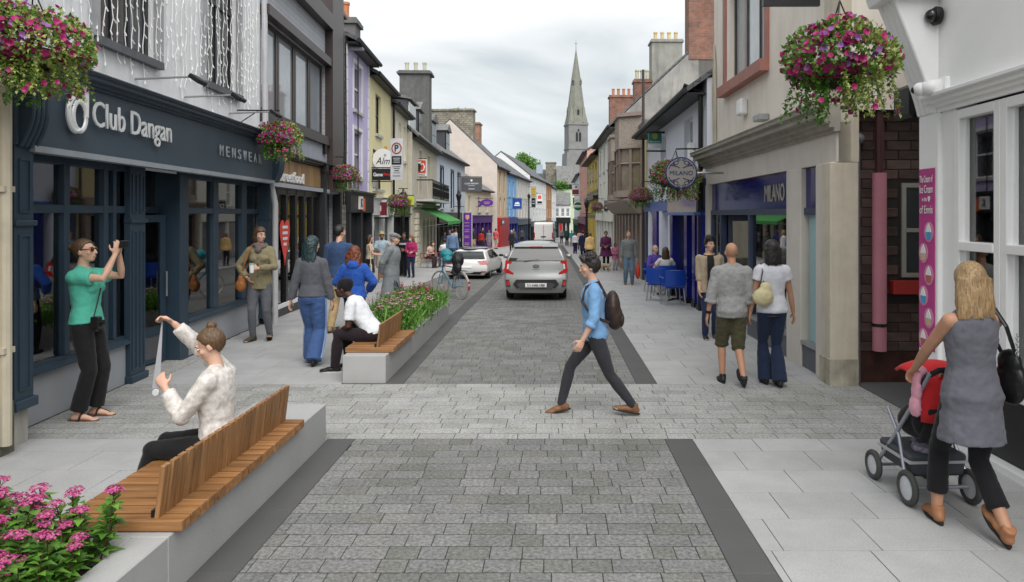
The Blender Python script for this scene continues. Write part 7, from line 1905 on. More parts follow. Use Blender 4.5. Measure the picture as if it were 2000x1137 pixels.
# old man in grey coat
J = person('elderly man in long grey coat and flat cap seen from the side', (-3.32, 15.0), -8, 1.72, 'm', 2, SK_L, lean=4, head=(0, -4, 0), RH=(.14, -.17, .92), LH=(-.12, -.17, .95), RE=(.9, -.4, 0), LE=(-.9, -.4, 0), top=dict(m=C('grey_overcoat', (.20, .215, .23)), hem=.40, fit=.045, sleeve=.97, name='coat', collar=True, flare=.10, fold=.02), bottom=dict(m=C('slate_trousers', (.05, .075, .10)), fit=.02), shoes=(.02, .02, .02), hair=dict(m=H_GR, style='short'))
b = MB(); b.ell(J['HH'](0, -.005, .075), (.098, .118, .05), 16, 9, J['hR']); b.ell(J['HH'](0, .095, .052), (.07, .06, .012), 12, 7, J['hR']); fuse(b, 'flat_cap', C('grey_tweed', (.15, .15, .155), var=.3), J['root'], .011, 2)
cn = prop(J, 'walking_stick', 'black walking stick of the elderly man in grey coat', 'stick'); b = MB(); b.tube([(.10, .10, .80), (.02, .45, .02)], .012, 8); b.tube([(.10, .10, .80), (.11, .04, .82), (.10, -.02, .80)], .014, 8); b.build('shaft', M_black, cn)
# group by the stone pub
J = person('dark-haired woman in cream sleeveless top and black skirt with a tote bag', (-5.55, 22.0), 20, 1.62, 'f', 2, SK_L, RH=(.12, .30, 1.08), LH=(-.1, .28, 1.1), top=dict(m=C('cream_top', (.62, .52, .38)), hem=.95, sleeve=0.0, fit=.012), skirt=dict(m=C('black_skirt', (.015, .015, .018)), z=.5, flare=.02), shoes=(.25, .2, .15), hair=dict(m=H_BR, style='long', len=.12, w=.1))
tb = prop(J, 'tote_bag', 'cream cotton tote bag of the dark-haired woman', 'bag'); b = MB(); b.prism_y([(.2, .45), (.5, .45), (.5, .8), (.2, .8)], -.03, .03); b.build('bag_body', C('cream_cotton', (.6, .52, .4)), tb, bevel=.02); b = MB(); b.tube([(.27, 0, .8), J['T'](.17, 0, 1.44), (.43, 0, .8)], .008, 6); b.build('handle', C('cream_cotton', (.6, .52, .4)), tb)
J = person('bearded man in straw hat, pale floral shirt and beige shorts', (-5.72, 24.3), -70, 1.68, 'm', 2, SK_B, RH=(.18, .3, 1.1), LH=(-.22, .26, 1.3), top=dict(m=mat('floral_shirt', (.35, .45, .52), rough=.9, var=.6, scale=30), hem=.86, fit=.025, sleeve=.4), bottom=dict(m=C('beige_shorts', (.42, .35, .25)), fit=.03, len=.46), shoes=(.25, .3, .35), hair=dict(m=H_BK, style='short'))
b = MB(); b.lathe([(.145, .0), (.15, .012), (.085, .018), (.078, .09), (.05, .10)], 18, *J['HH'](0, -.005, .065)); b.build('straw_hat', mat('straw', (.55, .45, .2), rough=.8, var=.3, scale=30), J['root']); b = MB(); b.ell(J['HH'](0, .045, -.08), (.05, .045, .045), 12, 8, J['hR']); b.build('beard', H_BK, J['root'], smooth=True)
J = person('man in black jumper with white chest band walking towards the camera', (-5.52, 27.0), -85, 1.66, 'm', 2, SK_B, RH=(.08, .26, 1.08), LH=(-.06, .27, 1.06), LF=(-.08, .2, .08), RF=(.08, -.15, .12), top=dict(m=C('black_jumper', (.018, .018, .022)), hem=.9, fit=.03, sleeve=.97), bottom=dict(m=C('black_jeans', (.014, .015, .02)), fit=.014), shoes=(.02, .02, .02), hair=dict(m=H_BK, style='short'))
b = MB(); loft(b, [(J['T'](0, .008, 1.26), J['ax'] * .205, J['ay'] * .157), (J['T'](0, .008, 1.335), J['ax'] * .208, J['ay'] * .157)], 20); b.build('chest_band', C('pale_grey_band', (.55, .55, .58)), J['root'])
J = person('woman in magenta jumper and face mask with dark jeans', (-5.12, 26.4), -95, 1.56, 'f', 2, SK_L, head=(-40, -10, 0), RH=(.1, .28, 1.08), LH=(-.12, .27, 1.06), top=dict(m=C('magenta_jumper', (.36, .03, .12)), hem=.86, fit=.03, sleeve=.95), bottom=dict(m=C('dark_jeans', (.018, .025, .06)), fit=.01), shoes=(.015, .015, .02), hair=dict(m=H_LB, style='long', len=.2, w=.11))
b = MB(); b.ell(J['HH'](0, .075, -.05), (.05, .045, .045), 12, 8, J['hR']); b.build('face_mask', mat('mask_white', (.65, .7, .7), rough=.8), J['root'], smooth=True)
# outside the pub
def far(label, pos, face, H, sex, sk, topc, botc, hm, style='short', hem=.9, sleeve=.97, blen=1.0, shoes=(.03, .03, .03), sk_=None, **k):
    i = len(MATS)
    bt = None if sk_ else dict(m=C('bottom_%g_%g_%g' % botc, botc), fit=k.pop('bfit', .018), len=blen)
    hr = dict(m=hm, style=style) if hm else None
    if hr and style in ('long', 'curly'): hr.update(len=.18, w=.1)
    return person(label, pos, face, H, sex, k.pop('det', 1), sk, top=dict(m=C('top_%g_%g_%g' % topc, topc), hem=hem, fit=k.pop('fit', .028), sleeve=sleeve, flare=k.pop('flare', 0.0), hood=k.pop('hood', False)), bottom=bt, skirt=sk_, shoes=shoes, hair=hr, **k)
def seat_chair(name, label, pos, rz, m, group=None, metal=M_steel):
    """Moulded armchair on thin metal legs."""
    o = empty(name, (pos[0], pos[1], gz(pos[1])), rad(rz), label, 'chair', group)
    b = MB(); b.prism_x([(-.22, .44), (.22, .455), (.23, .43), (-.22, .41)], -.24, .24); b.build('seat', m, o, bevel=.012)
    b = MB(); n = 8
    for (zz0, zz1) in ((.47, .84),):
        pts0 = [(-.25 + .5 * i / n, -.20 - .06 * math.sin(PI * i / n)) for i in range(n + 1)]
        prof = pts0 + [(x, y - .022) for x, y in pts0[::-1]]
        b.prism_z(prof, zz0, zz1)
    b.build('backrest', m, o, bevel=.008)
    for sx in (-1, 1):
        b = MB(); b.prism_x([(-.22, .63), (.20, .64), (.2, .67), (-.22, .665)], sx * .27 - .025, sx * .27 + .025); b.build('armrest', m, o, bevel=.01)
        b = MB(); b.tube([(sx * .27, .17, .64), (sx * .26, .18, .44)], .014, 8); b.build('arm_support', m, o)
        for sy in (-1, 1):
            b = MB(); b.tube([(sx * .20, sy * .18, .42), (sx * .24, sy * .24, 0)], .015, 8); b.build('leg', metal, o)
    return o
M_chairblue = mat('blue_moulded_plastic', (.012, .06, .36), rough=.4, var=.08)
seat_chair('cafe_chair', 'blue moulded cafe chair with steel legs, nearest and facing away', (2.92, 17.05), 5, M_chairblue, 'blue cafe chairs'); seat_chair('cafe_chair', 'blue moulded cafe chair partly hidden behind the nearest one', (2.70, 18.0), -20, M_chairblue, 'blue cafe chairs')
seat_chair('cafe_chair', 'blue cafe chair under the seated dark-haired woman', (3.06, 19.15), 10, M_chairblue, 'blue cafe chairs'); seat_chair('cafe_chair', 'blue cafe chair under the seated bald man', (2.99, 20.4), -160, M_chairblue, 'blue cafe chairs')
ct = empty('cafe_table', (3.22, 18.1, gz(18.1)), 0, 'round pale cafe table on a black pedestal beside the blue chairs', 'table')
b = MB(); b.lathe([(.32, .70), (.34, .71), (.34, .735), (.32, .74)], 24); b.build('table_top', mat('pale_table_top', (.5, .5, .48), rough=.3), ct); b = MB(); b.lathe([(.03, .02), (.03, .7)], 10); b.build('pedestal', M_blackmetal, ct)
b = MB()
for k in range(4): a = k * PI / 2 + .4; b.tube([(0, 0, .05), (.28 * math.cos(a), .28 * math.sin(a), .015)], .018, 6)
b.build('table_foot', M_blackmetal, ct)
person('seated woman with long dark hair and white top at the blue cafe table', (3.06, 19.1), 92, 1.68, 'f', 2, SK_L, pel=(0, -.02, .55), LF=(-.1, .42, .08), RF=(.1, .4, .08), LK=(0, .3, 1), RK=(0, .3, 1), LH=(-.2, .3, .8), RH=(.2, .3, .8), top=dict(m=C('white_blouse', (.66, .64, .62)), hem=.86, fit=.02, sleeve=.3), bottom=dict(m=C('white_trousers', (.6, .58, .56)), fit=.02), shoes=(.03, .03, .03), hair=dict(m=H_BR, style='long', len=.2, w=.1))
person('seated bald man in purple top at the blue cafe', (2.99, 20.4), -60, 1.72, 'm', 2, SK_L, pel=(0, -.02, .55), LF=(-.1, .42, .08), RF=(.1, .4, .08), LK=(0, .3, 1), RK=(0, .3, 1), LH=(-.2, .3, .8), RH=(.2, .3, .8), top=dict(m=C('purple_top', (.10, .06, .3)), hem=.86, fit=.024, sleeve=.95), bottom=dict(m=C('pale_trousers', (.5, .42, .38)), fit=.02), shoes=(.5, .48, .45), hair=None)
M_redchair = mat('red_moulded_plastic', (.3, .02, .04), rough=.45)
for i, (x, y, rz, lb) in enumerate(((-5.65, 33.0, 150, 'red pavement chair under the woman leaning over her lap'), (-4.95, 33.6, 200, 'red pavement chair under the person in white'))): seat_chair('pavement_chair', lb, (x, y), rz, M_redchair, 'red chairs outside the pub')
far('seated woman in blush top leaning forward outside the stone pub', (-5.65, 33.0), -30, 1.66, 'f', SK_L, (.6, .42, .36), (.05, .03, .03), H_BR, 'bob', sleeve=.2, pel=(0, 0, .54), lean=25, LF=(-.1, .4, .08), RF=(.1, .42, .08), LK=(0, .3, 1), RK=(0, .3, 1), LH=(-.12, .35, .7), RH=(.12, .35, .7))
far('seated person in white top on a red chair outside the pub', (-4.95, 33.6), 120, 1.7, 'm', SK_M, (.68, .68, .7), (.1, .1, .25), H_BK, 'short', pel=(0, 0, .54), LF=(-.1, .4, .08), RF=(.1, .42, .08), LK=(0, .3, 1), RK=(0, .3, 1), LH=(-.12, .35, .7), RH=(.12, .35, .7), sleeve=.4)
far('person in long navy robe and hood outside the pub', (-5.1, 36.2), 70, 1.72, 'f', SK_M, (.02, .02, .10), (.02, .02, .08), mat('navy_hood', (.02, .02, .09)), 'long', hem=.2, flare=.08)
far('man in denim blue shirt seen from behind near the parked white car', (-4.42, 32.3), 80, 1.78, 'm', SK_L, (.12, .19, .32), (.06, .09, .16), H_BK, 'short', det=2)
far('pale person in white with red bag behind the denim shirt man', (-4.75, 34.2), 40, 1.72, 'f', SK_L, (.65, .62, .6), (.3, .1, .12), H_BL, 'bob')
far('man in black coat and pale trousers outside the purple shop', (-5.72, 60.5), -80, 1.86, 'm', SK_L, (.02, .02, .025), (.02, .02, .025), H_BK, 'short')
far('person in dark jacket and tan trousers beside the purple shop', (-6.25, 58.0), -60, 1.8, 'm', SK_B, (.03, .03, .03), (.38, .3, .17), H_BK, 'short')
far('woman in grey dress with bare legs walking by the purple shop', (-5.2, 60.6), -85, 1.68, 'f', SK_M, (.2, .2, .24), (.2, .2, .2), H_BK, 'bob', sleeve=.2, sk_=dict(m=C('grey_dress', (.18, .18, .2)), z=.6), shoes=(.5, .1, .08))
far('man in coral T-shirt and pale shorts standing by the red shop', (-4.72, 62.0), 60, 1.78, 'm', SK_M, (.6, .12, .13), (.5, .48, .42), H_BK, 'short', sleeve=.4, blen=.46, hem=.84)
far('person all in black with a blue cape walking in the road', (-2.98, 55), -88, 1.66, 'f', SK_L, (.02, .02, .03), (.02, .015, .02), H_GR, 'bob', hem=.7, flare=.06)
far('man with backpack in dark grey walking away near the van', (-2.9, 73), 85, 1.78, 'm', SK_M, (.07, .075, .09), (.02, .02, .05), H_BK, 'short')
far('woman in dark teal jacket far down the right pavement', (1.66, 72), -88, 1.84, 'm', SK_M, (.03, .06, .05), (.02, .02, .02), H_BR, 'short')
far('person in turquoise jumper far down the right pavement', (2.12, 71.5), -92, 1.6, 'f', SK_M, (.04, .3, .38), (.3, .28, .2), H_BR, 'bob')
far('girl in white jumper and navy trousers on the right pavement', (1.75, 51), 70, 1.52, 'f', SK_L, (.65, .66, .7), (.02, .02, .08), H_BR, 'short', bfit=.03)
far('person in long navy coat walking away on the right pavement', (1.92, 42), 88, 1.66, 'm', SK_L, (.015, .018, .05), (.015, .018, .04), H_BK, 'short', hem=.5, flare=.06)
far('woman in pale yellow jacket walking away on the right pavement', (1.98, 36), 90, 1.60, 'f', SK_L, (.68, .46, .2), (.02, .02, .03), H_LB, 'bob', hem=.82, fit=.05, hood=True, flare=.15, det=2)
far('woman in burgundy and navy poncho coat looking down at her hands', (2.40, 31), -88, 1.70, 'f', SK_B, (.09, .02, .07), (.01, .01, .015), H_BK, 'short', hem=.62, fit=.05, flare=.32, LH=(-.06, .26, 1.08), RH=(.1, .25, 1.05), head=(0, -15, 0), det=2, bfit=.006)
far('small girl in pink coat with grey leggings', (2.80, 31), -86, 1.17, 'f', SK_B, (.5, .16, .28), (.35, .35, .38), H_BK, 'bob', hem=.74, fit=.04, flare=.2, LH=(-.06, .24, 1.05), RH=(.08, .24, 1.05), det=2)
J = person('man in dark patterned shirt and faded jeans carrying a red bag', (2.52, 23.1), -90, 1.74, 'm', 2, SK_L, LH=(-.27, .03, .80), top=dict(m=mat('patterned_shirt', (.16, .17, .17), rough=.9, var=.95, scale=55), hem=.86, fit=.026, sleeve=.97, collar=True), bottom=dict(m=C('faded_jeans', (.10, .16, .22)), fit=.02, fold=.02), shoes=(.16, .06, .03), hair=dict(m=H_LB, style='short'), LF=(-.11, .04, .08), RF=(.11, 0, .08))
rb = prop(J, 'red_bag', 'bright red soft bag in the patterned-shirt man\'s hand', 'bag'); b = MB(); b.ell((-.29, .05, .42), (.075, .11, .24)); b.tube([(-.29, .05, .6), (-.28, .04, .74)], [.03, .012], 8); fuse(b, 'bag_body', mat('red_bag_cloth', (.55, .05, .025), rough=.6), rb, .014, 3, .02, .07)
for q_ in (('woman in grey coat passing the stone pub', (-5.9, 40), -80, 1.66, 'f', SK_L, (.14, .14, .15), (.02, .02, .03), H_BR, 'bob'), ('man in white shirt outside the pale blue house', (-6.2, 47), 80, 1.78, 'm', SK_L, (.6, .6, .6), (.03, .04, .08), H_BR, 'short'), ('woman in red jacket passing the low cream house', (-5.5, 57), 85, 1.64, 'f', SK_M, (.4, .03, .03), (.03, .03, .05), H_BK, 'bob'), ('man in olive jacket outside the sky blue house', (-3.6, 70), -70, 1.76, 'm', SK_L, (.1, .1, .05), (.03, .03, .04), H_BK, 'short'), ('man in black jacket outside the yellow and black house', (2.55, 50), -85, 1.76, 'm', SK_L, (.02, .02, .02), (.04, .05, .09), H_BK, 'short'), ('woman in pale pink top beyond the yellow and black house', (2.45, 60), 85, 1.64, 'f', SK_M, (.6, .35, .36), (.02, .02, .03), H_BR, 'bob'), ('person in grey hoodie near the street\'s end', (1.3, 84), -85, 1.74, 'm', SK_M, (.2, .2, .21), (.02, .02, .03), H_BK, 'short'), ('person in blue jacket at the bend by the terrace', (-1.2, 90), 80, 1.74, 'm', SK_L, (.03, .08, .25), (.03, .03, .03), H_BR, 'short')): far(*q_)
# dog
dg = empty('dog', (2.28, 30.2, gz(30.2)), rad(200), 'small shaggy beige dog on the right pavement by the poncho woman', 'dog')
b = MB(); b.tube([(-.2, 0, .24), (-.05, 0, .25), (.12, 0, .25), (.2, 0, .27)], [.075, .085, .095, .08], 10); b.ell((-.2, 0, .25), .075); b.tube([(.18, 0, .28), (.27, 0, .36)], [.06, .05], 8); b.ell((.31, 0, .39), (.065, .055, .055)); b.tube([(.33, 0, .375), (.41, 0, .36)], [.035, .022], 8)
for x, yy in ((.14, .05), (.14, -.05)): b.tube([(x, yy, .24), (x + .01, yy, .12), (x, yy, .02)], [.035, .024, .02], 8); b.ell((x + .02, yy, .018), (.032, .02, .018))
for x, yy in ((-.18, .05), (-.18, -.05)): b.tube([(x, yy, .25), (x + .05, yy, .16), (x - .03, yy, .09), (x - .02, yy, .02)], [.05, .034, .022, .02], 8); b.ell((x, yy, .018), (.032, .02, .018))
b.tube([(-.25, 0, .28), (-.32, 0, .36), (-.30, 0, .42)], [.025, .02, .012], 8)
for sy in (-1, 1): b.ell((.29, sy * .05, .40), (.02, .012, .04))
fuse(b, 'body', mat('beige_fur', (.42, .33, .22), rough=.95, var=.3, scale=30, bump=.01, bscale=80), dg, .012, 1, .02, .02)
b = MB(); b.ell((.415, 0, .37), .012); b.build('nose', M_black, dg)
# right-hand foreground
J = person('man in open beige shirt and black T-shirt standing in the cafe doorway', (2.72, 12.25), -92, 1.72, 'm', 3, SK_L, head=(20, 0, 0), RH=(.20, .13, .86), LH=(-.27, .04, .80), LF=(-.09, -.02, .08), RF=(.09, .08, .08), top=dict(m=C('black_tee_inner', (.02, .02, .022)), hem=.88, fit=.006, sleeve=0), outer=None, bottom=dict(m=C('navy_jeans', (.02, .03, .07)), fit=.016), shoes=(.015, .015, .015), hair=dict(m=H_BK, style='tousled'))
b = MB(); T_ = J['T']
for sx in (-1, 1):
    loft(b, [(T_(sx * .12, .012, zz), J['ax'] * .092, J['ay'] * (.122 + d)) for zz, d in ((.80, .03), (.95, .02), (1.1, .015), (1.3, .012), (1.38, .0), (1.43, -.04))], 14)
    S, E, w_ = (J['SL'], J['EL'], J['LW']) if sx < 0 else (J['SR'], J['ER'], J['RW'])
    e_ = E.lerp(w_, .45); b.tube([S, S.lerp(E, .5), E, e_], [.072, .066, .06, .055], 14); b.ell(S, .07); b.ell(E, .06)
b.tube([T_(0, -.095, 1.05), T_(0, -.1, 1.42)], .06, 10); b.tube([T_(-.09, -.02, 1.45), T_(0, -.075, 1.475), T_(.09, -.02, 1.45)], .026, 8)
fuse(b, 'open_shirt', C('beige_overshirt', (.36, .29, .21)), J['root'], .011, 2, .018, .11)
J = person('bald man in rumpled grey shirt and olive cargo shorts walking away hand in hand', (2.25, 8.9), 90, 1.76, 'm', 3, SK_M, RH=(.19, .04, .86), LH=(-.30, .02, .82), LE=(-.8, -.8, 0), RE=(.8, -.8, 0), LF=(-.09, .10, .08), RF=(.09, -.22, .13), rtoe=(-4, -35), top=dict(m=C('grey_linen_shirt', (.30, .30, .30)), hem=.83, fit=.034, sleeve=.70, cuff=True, collar=True, fold=.03), bottom=dict(m=C('olive_shorts', (.075, .07, .04)), fit=.026, len=.54, fold=.03, name='shorts'), shoes=(.018, .018, .018), hair=None)
b = MB(); b.tube([J['LW'] - J['dl'] * .045, J['LW'] - J['dl'] * .01], .035, 14); w_ = prop(J, 'wristwatch', 'black watch on the bald man\'s wrist', 'watch'); b.build('watch_strap', M_black, w_)
J = person('dark-haired woman in white T-shirt and flared jeans walking away hand in hand', (2.74, 8.86), 90, 1.79, 'f', 3, SK_M, LH=(-.26, .03, .85), RH=(.28, .05, .83), LE=(-.7, -.8, 0), RE=(.8, -.8, 0), LF=(-.06, .08, .08), RF=(.06, -.10, .09), rtoe=(0, -12), top=dict(m=C('pale_tee', (.60, .61, .66)), hem=.88, fit=.022, sleeve=.22, fold=.016), bottom=dict(m=C('indigo_flares', (.018, .028, .06)), fit=.008, flare=.045, fold=.014), shoes=(.02, .02, .025), hair=dict(m=H_BK, style='long', len=.12, w=.095))
sb = prop(J, 'shoulder_bag', 'cream slouchy shoulder bag on the woman in flared jeans', 'bag'); M_creaml = mat('cream_leather', (.52, .46, .27), rough=.5, var=.15, bump=.012, bscale=10)
b = MB(); b.ell((-.16, -.17, 1.08), (.13, .075, .11)); b.ell((-.13, -.16, 1.17), (.08, .05, .09)); fuse(b, 'bag_body', M_creaml, sb, .011, 3, .02, .06); b = MB(); b.tube([(-.20, -.17, 1.2), J['T'](-.14, -.09, 1.38), J['T'](-.135, .0, 1.47), J['T'](-.13, .06, 1.40), (-.12, -.13, 1.2)], .012, 8, sq=.5); b.build('strap', M_bpk, sb)
# mother with pushchair
J = person('blonde woman in grey sleeveless tunic and black leggings pushing a red pushchair', (2.76, 4.70), 94, 1.80, 'f', 3, SK_M, pel=(0, 0, .915), head=(-10, -4, 0), LH=(-.16, .36, .99), RH=(.10, .38, .98), LE=(-1, -.3, -.5), RE=(1, .0, -.4), LF=(-.09, .22, .085), RF=(.09, -.20, .125), ltoe=(12, 0), rtoe=(-4, -38), top=dict(m=C('grey_tunic', (.125, .125, .15)), hem=.62, fit=.020, sleeve=.0, name='tunic', flare=.12, fold=.03, neck=1.45), bottom=dict(m=C('black_leggings', (.012, .012, .014)), fit=.006, len=.86), shoes=(.33, .15, .07), hair=dict(m=H_BL, style='long', len=.17, w=.106), handL=dict(n=(0, .2, -1), curl=.9), handR=dict(n=(0, .2, -1), curl=.9))
bb = prop(J, 'black_handbag', 'black leather handbag on the blonde woman\'s shoulder', 'bag'); b = MB(); b.ell((.25, -.02, .98), (.06, .13, .15)); b.ell((.24, -.02, 1.10), (.045, .1, .09)); fuse(b, 'bag_body', mat('black_leather', (.012, .012, .013), rough=.35, bump=.008, bscale=9), bb, .011, 3, .015, .06); b = MB(); b.tube([(.24, -.08, 1.15), J['T'](.16, -.10, 1.36), J['T'](.145, .0, 1.475), J['T'](.16, .08, 1.36), (.24, .05, 1.15)], .014, 8, sq=.5); b.build('strap', M_black, bb)
b = MB()
for k in range(9): b.loop([(.232 + .012 * math.cos(a) * (k % 2), -.10 + .008 * math.cos(a) * (1 - k % 2), 1.16 + k * .016 + .012 * math.sin(a)) for a in [i * PI / 4 for i in range(8)]], .0025, 5)
b.build('chain', M_steel, bb)
# ------------------------------------------------------------------ vehicles
def interp(tab, z):
    if z <= tab[0][0]: return tab[0][1]
    for (a, p), (b_, q) in zip(tab[:-1], tab[1:]):
        if a <= z <= b_:
            t = (z - a) / (b_ - a); t = t * t * (3 - 2 * t) * .5 + t * .5
            return p + (q - p) * t
    return tab[-1][1]
M_tyre = mat('tyre_rubber', (.018, .018, .019), rough=.8, var=.2)
M_rim = mat('alloy_rim', (.45, .46, .47), rough=.3, metal=.8)
M_carglass = dark_glass('car_glass', (.012, .014, .015), rough=.03)
M_tail = mat('tail_light_red', (.42, .012, .012), rough=.12, coat=.6); M_clear = mat('lamp_clear', (.6, .6, .6), rough=.1, coat=.5); M_trim = mat('black_trim', (.02, .02, .021), rough=.6)
def wheel(parent, x, y, r, w, side):
    o = empty('wheel', (x, y, r), 0, parent=parent)
    T0 = Euler((0, PI / 2, 0)).to_matrix().to_4x4()
    b = MB(); b.T = T0; b.lathe([(r * .66, -w / 2), (r * .9, -w / 2), (r, -w / 2 + .025), (r, w / 2 - .025), (r * .9, w / 2), (r * .66, w / 2)], 28); b.build('tyre', M_tyre, o, smooth=False)
    b = MB(); b.T = T0; b.lathe([(r * .67, -w / 2 + .02), (r * .67, w / 2 - .012), (r * .6, w / 2 - .03), (r * .1, w / 2 - .02)] if side > 0 else [(r * .1, -w / 2 + .02), (r * .6, -w / 2 + .03), (r * .67, -w / 2 + .012), (r * .67, w / 2 - .02)], 28); b.build('rim', M_rim, o)
    b = MB()
    for k in range(10):
        a = 2 * PI * k / 10; xx = side * (w / 2 - .012)
        b.tube([(xx, r * .1 * math.cos(a), r * .1 * math.sin(a)), (xx, r * .62 * math.cos(a), r * .62 * math.sin(a))], .018, 5)
    b.build('spoke', M_rim, o)
def car(name, label, pos, rz, L, stations, hw, D, bulge, paint, roofm=None, scale=1.0, wheels=(.75, 3.05), wr=.28, ww=.19, tw=.68):
    """Body lofted from cross-sections; hw(z): half width, D(z): how far the tail is drawn in at height z."""
    root = empty(name, (pos[0], pos[1], gz(pos[1])), rad(rz), label, 'car'); root.scale = (scale,) * 3
    NZ = 9; b = MB(); rows = []
    for (y, zt, zb, wk) in stations:
        ring = []
        zs = [zb + (zt - zb) * t for t in (0, .12, .28, .42, .55, .68, .82, .94, 1.0)]
        side = []
        for i, z in enumerate(zs):
            x = interp(hw, z if zt > 1.2 else min(z * 1.0, z)) * wk
            if i == NZ - 1: x *= .72
            if i == NZ - 2: x *= .95
            wgt = max(0.0, 1 - y / 1.0) if y < 1.0 else 0
            yy = y + (interp(D, z)) * wgt
            side.append((x, yy, z))
        ring = [(-x, yy, z) for x, yy, z in side] + [(0, side[-1][1], side[-1][2] + .015)] + [(x, yy, z) for x, yy, z in side[::-1]]
        rows.append(ring)
    n = len(rows[0]); vs = [p for r_ in rows for p in r_]; fs = []
    for i in range(len(rows) - 1):
        for j in range(n - 1): fs.append((i * n + j, i * n + j + 1, (i + 1) * n + j + 1, (i + 1) * n + j))
        fs.append((i * n + n - 1, i * n, (i + 1) * n, (i + 1) * n + n - 1))
    b._add(vs, fs)
    # tail panel with a slight bulge
    def tail(fx, z, off=0.0):
        x = fx * interp(hw, z); return Vector((x, interp(D, z) - bulge * (1 - abs(fx) ** 2.2) - off, z))
    zt, zb = stations[0][1], stations[0][2]
    zs = [zb + (zt - zb) * t for t in (0, .12, .28, .42, .55, .68, .82, .94, 1.0)]; cols = [-1, -.93, -.7, -.35, 0, .35, .7, .93, 1]
    base = len(b.v); vs = []
    for i, z in enumerate(zs):
        for c in cols:
            p = tail(c, z)
            if i == NZ - 1: p.x *= .72
            if i == NZ - 2: p.x *= .95
            vs.append(p)
    k = len(cols); b._add(vs, [(i * k + j + 1, i * k + j, (i + 1) * k + j, (i + 1) * k + j + 1)[::-1] for i in range(NZ - 1) for j in range(k - 1)])
    # nose cap
    r_ = rows[-1]; b.poly(r_)
    o = b.build('body', paint, root, smooth=True)
    w_ = o.modifiers.new('weld', 'WELD'); w_.merge_threshold = .012
    ss = o.modifiers.new('round', 'SUBSURF'); ss.levels = 2; ss.render_levels = 2
    for (y, sx) in [(y, sx) for y in wheels for sx in (-1, 1)]: wheel(root, sx * tw, y, wr, ww, sx)
    b = MB(); b.box(-tw + .1, tw - .1, .25, L - .3, .14, .3); b.build('underbody', M_trim, root)
    def patch(poly, m, nm, off=.012, thick=.02, parent=None):
        q = MB(); n_ = len(poly); f1 = [tail(x, z, off) for x, z in poly]; f0 = [tail(x, z, off - thick) for x, z in poly]
        q._add(f1 + f0, [tuple(range(n_))] + [(i, n_ + i, n_ + (i + 1) % n_, (i + 1) % n_) for i in range(n_)])
        return q.build(nm, m, parent or root)
    def grid_patch(z0, z1, f0, f1, m, nm, off=.010, nx=8, nz=5):
        q = MB(); vs = []; 
        for i in range(nz + 1):
            t = i / nz; z = z0 + (z1 - z0) * t; fm = f0 + (f1 - f0) * t
            for j in range(nx + 1): vs.append(tail(-fm + 2 * fm * j / nx, z, off))
        q._add(vs, [(i * (nx + 1) + j, i * (nx + 1) + j + 1, (i + 1) * (nx + 1) + j + 1, (i + 1) * (nx + 1) + j) for i in range(nz) for j in range(nx)])
        return q.build(nm, m, root, smooth=True)
    return root, o, tail, patch, grid_patch
M_silverpaint = mat('silver_car_paint', (.29, .295, .29), rough=.28, var=.02, metal=.35, coat=.6)
M_whitepaint = mat('white_car_paint', (.70, .70, .69), rough=.25, var=.02, coat=.6)
# silver hatchback in the lane
hwk = [(.16, .70), (.3, .785), (.5, .80), (.72, .797), (.95, .775), (1.05, .755), (1.25, .68), (1.40, .60)]
Dk = [(.16, .12), (.24, .03), (.4, .0), (.55, .02), (.64, .065), (.75, .075), (.98, .11), (1.1, .14), (1.3, .24), (1.36, .27), (1.42, .4)]
st = [(0, 1.40, .2, 1), (.22, 1.405, .2, 1), (.55, 1.42, .18, 1), (1.2, 1.46, .18, 1), (1.9, 1.45, .18, 1), (2.35, 1.28, .18, 1), (2.75, 1.0, .18, 1.0), (3.2, .92, .2, .97), (3.5, .78, .24, .9), (3.6, .62, .3, .8)]
kia, kb, tail, patch, gp = car('silver_hatchback', 'small silver hatchback driving away down the middle of the lane', (-.36, 17.9), 0, 3.6, st, hwk, Dk, .05, M_silverpaint, tw=.68)
gp(1.01, 1.30, .90, .86, M_carglass, 'rear_window', .035)
q = MB(); q.T = None; p0, p1 = tail(-.75, 1.36), tail(.75, 1.36)
b = MB(); b.prism_x([(.16, 1.33), (.14, 1.355), (.4, 1.42), (.6, 1.42), (.5, 1.34)], -.56, .56); b.build('spoiler', M_silverpaint, kia, bevel=.015, segs=2)
b = MB(); b.box(-.16, .16, .12, .17, 1.338, 1.362); b.build('brake_light', M_tail, kia)
for s_ in (-1, 1):
    pts = [(s_ * .80, 1.0), (s_ * 1.005, 1.02), (s_ * 1.01, .74), (s_ * .93, .70), (s_ * .72, .66), (s_ * .70, .70), (s_ * .86, .78), (s_ * .87, .93), (s_ * .79, .96)]
    lo = patch(pts if s_ > 0 else pts[::-1], M_tail, 'tail_light', .016)
    pts = [(s_ * .87, .80), (s_ * .925, .80), (s_ * .925, .92), (s_ * .875, .93)]; patch(pts if s_ > 0 else pts[::-1], M_clear, 'reverse_lamp', .022, .01, lo)
    pts = [(s_ * .81, .36), (s_ * .93, .38), (s_ * .95, .53), (s_ * .84, .54)]; patch(pts if s_ > 0 else pts[::-1], M_trim, 'reflector_surround', .010); pts = [(s_ * .83, .39), (s_ * .915, .40), (s_ * .93, .51), (s_ * .85, .515)]; patch(pts if s_ > 0 else pts[::-1], M_tail, 'reflector', .018, .01)
    # mirrors and side glass
    b = MB(); b.ell((s_ * .88, 2.2, 1.0), (.09, .06, .065)); b.build('mirror', M_silverpaint, kia, smooth=True)
    b = MB(); 
    b._add([(s_ * .752, .5, 1.02), (s_ * .755, 2.3, 1.02), (s_ * .60, 1.85, 1.36), (s_ * .60, .75, 1.34)], [(0, 1, 2, 3)]); b.build('side_window', M_carglass, kia)
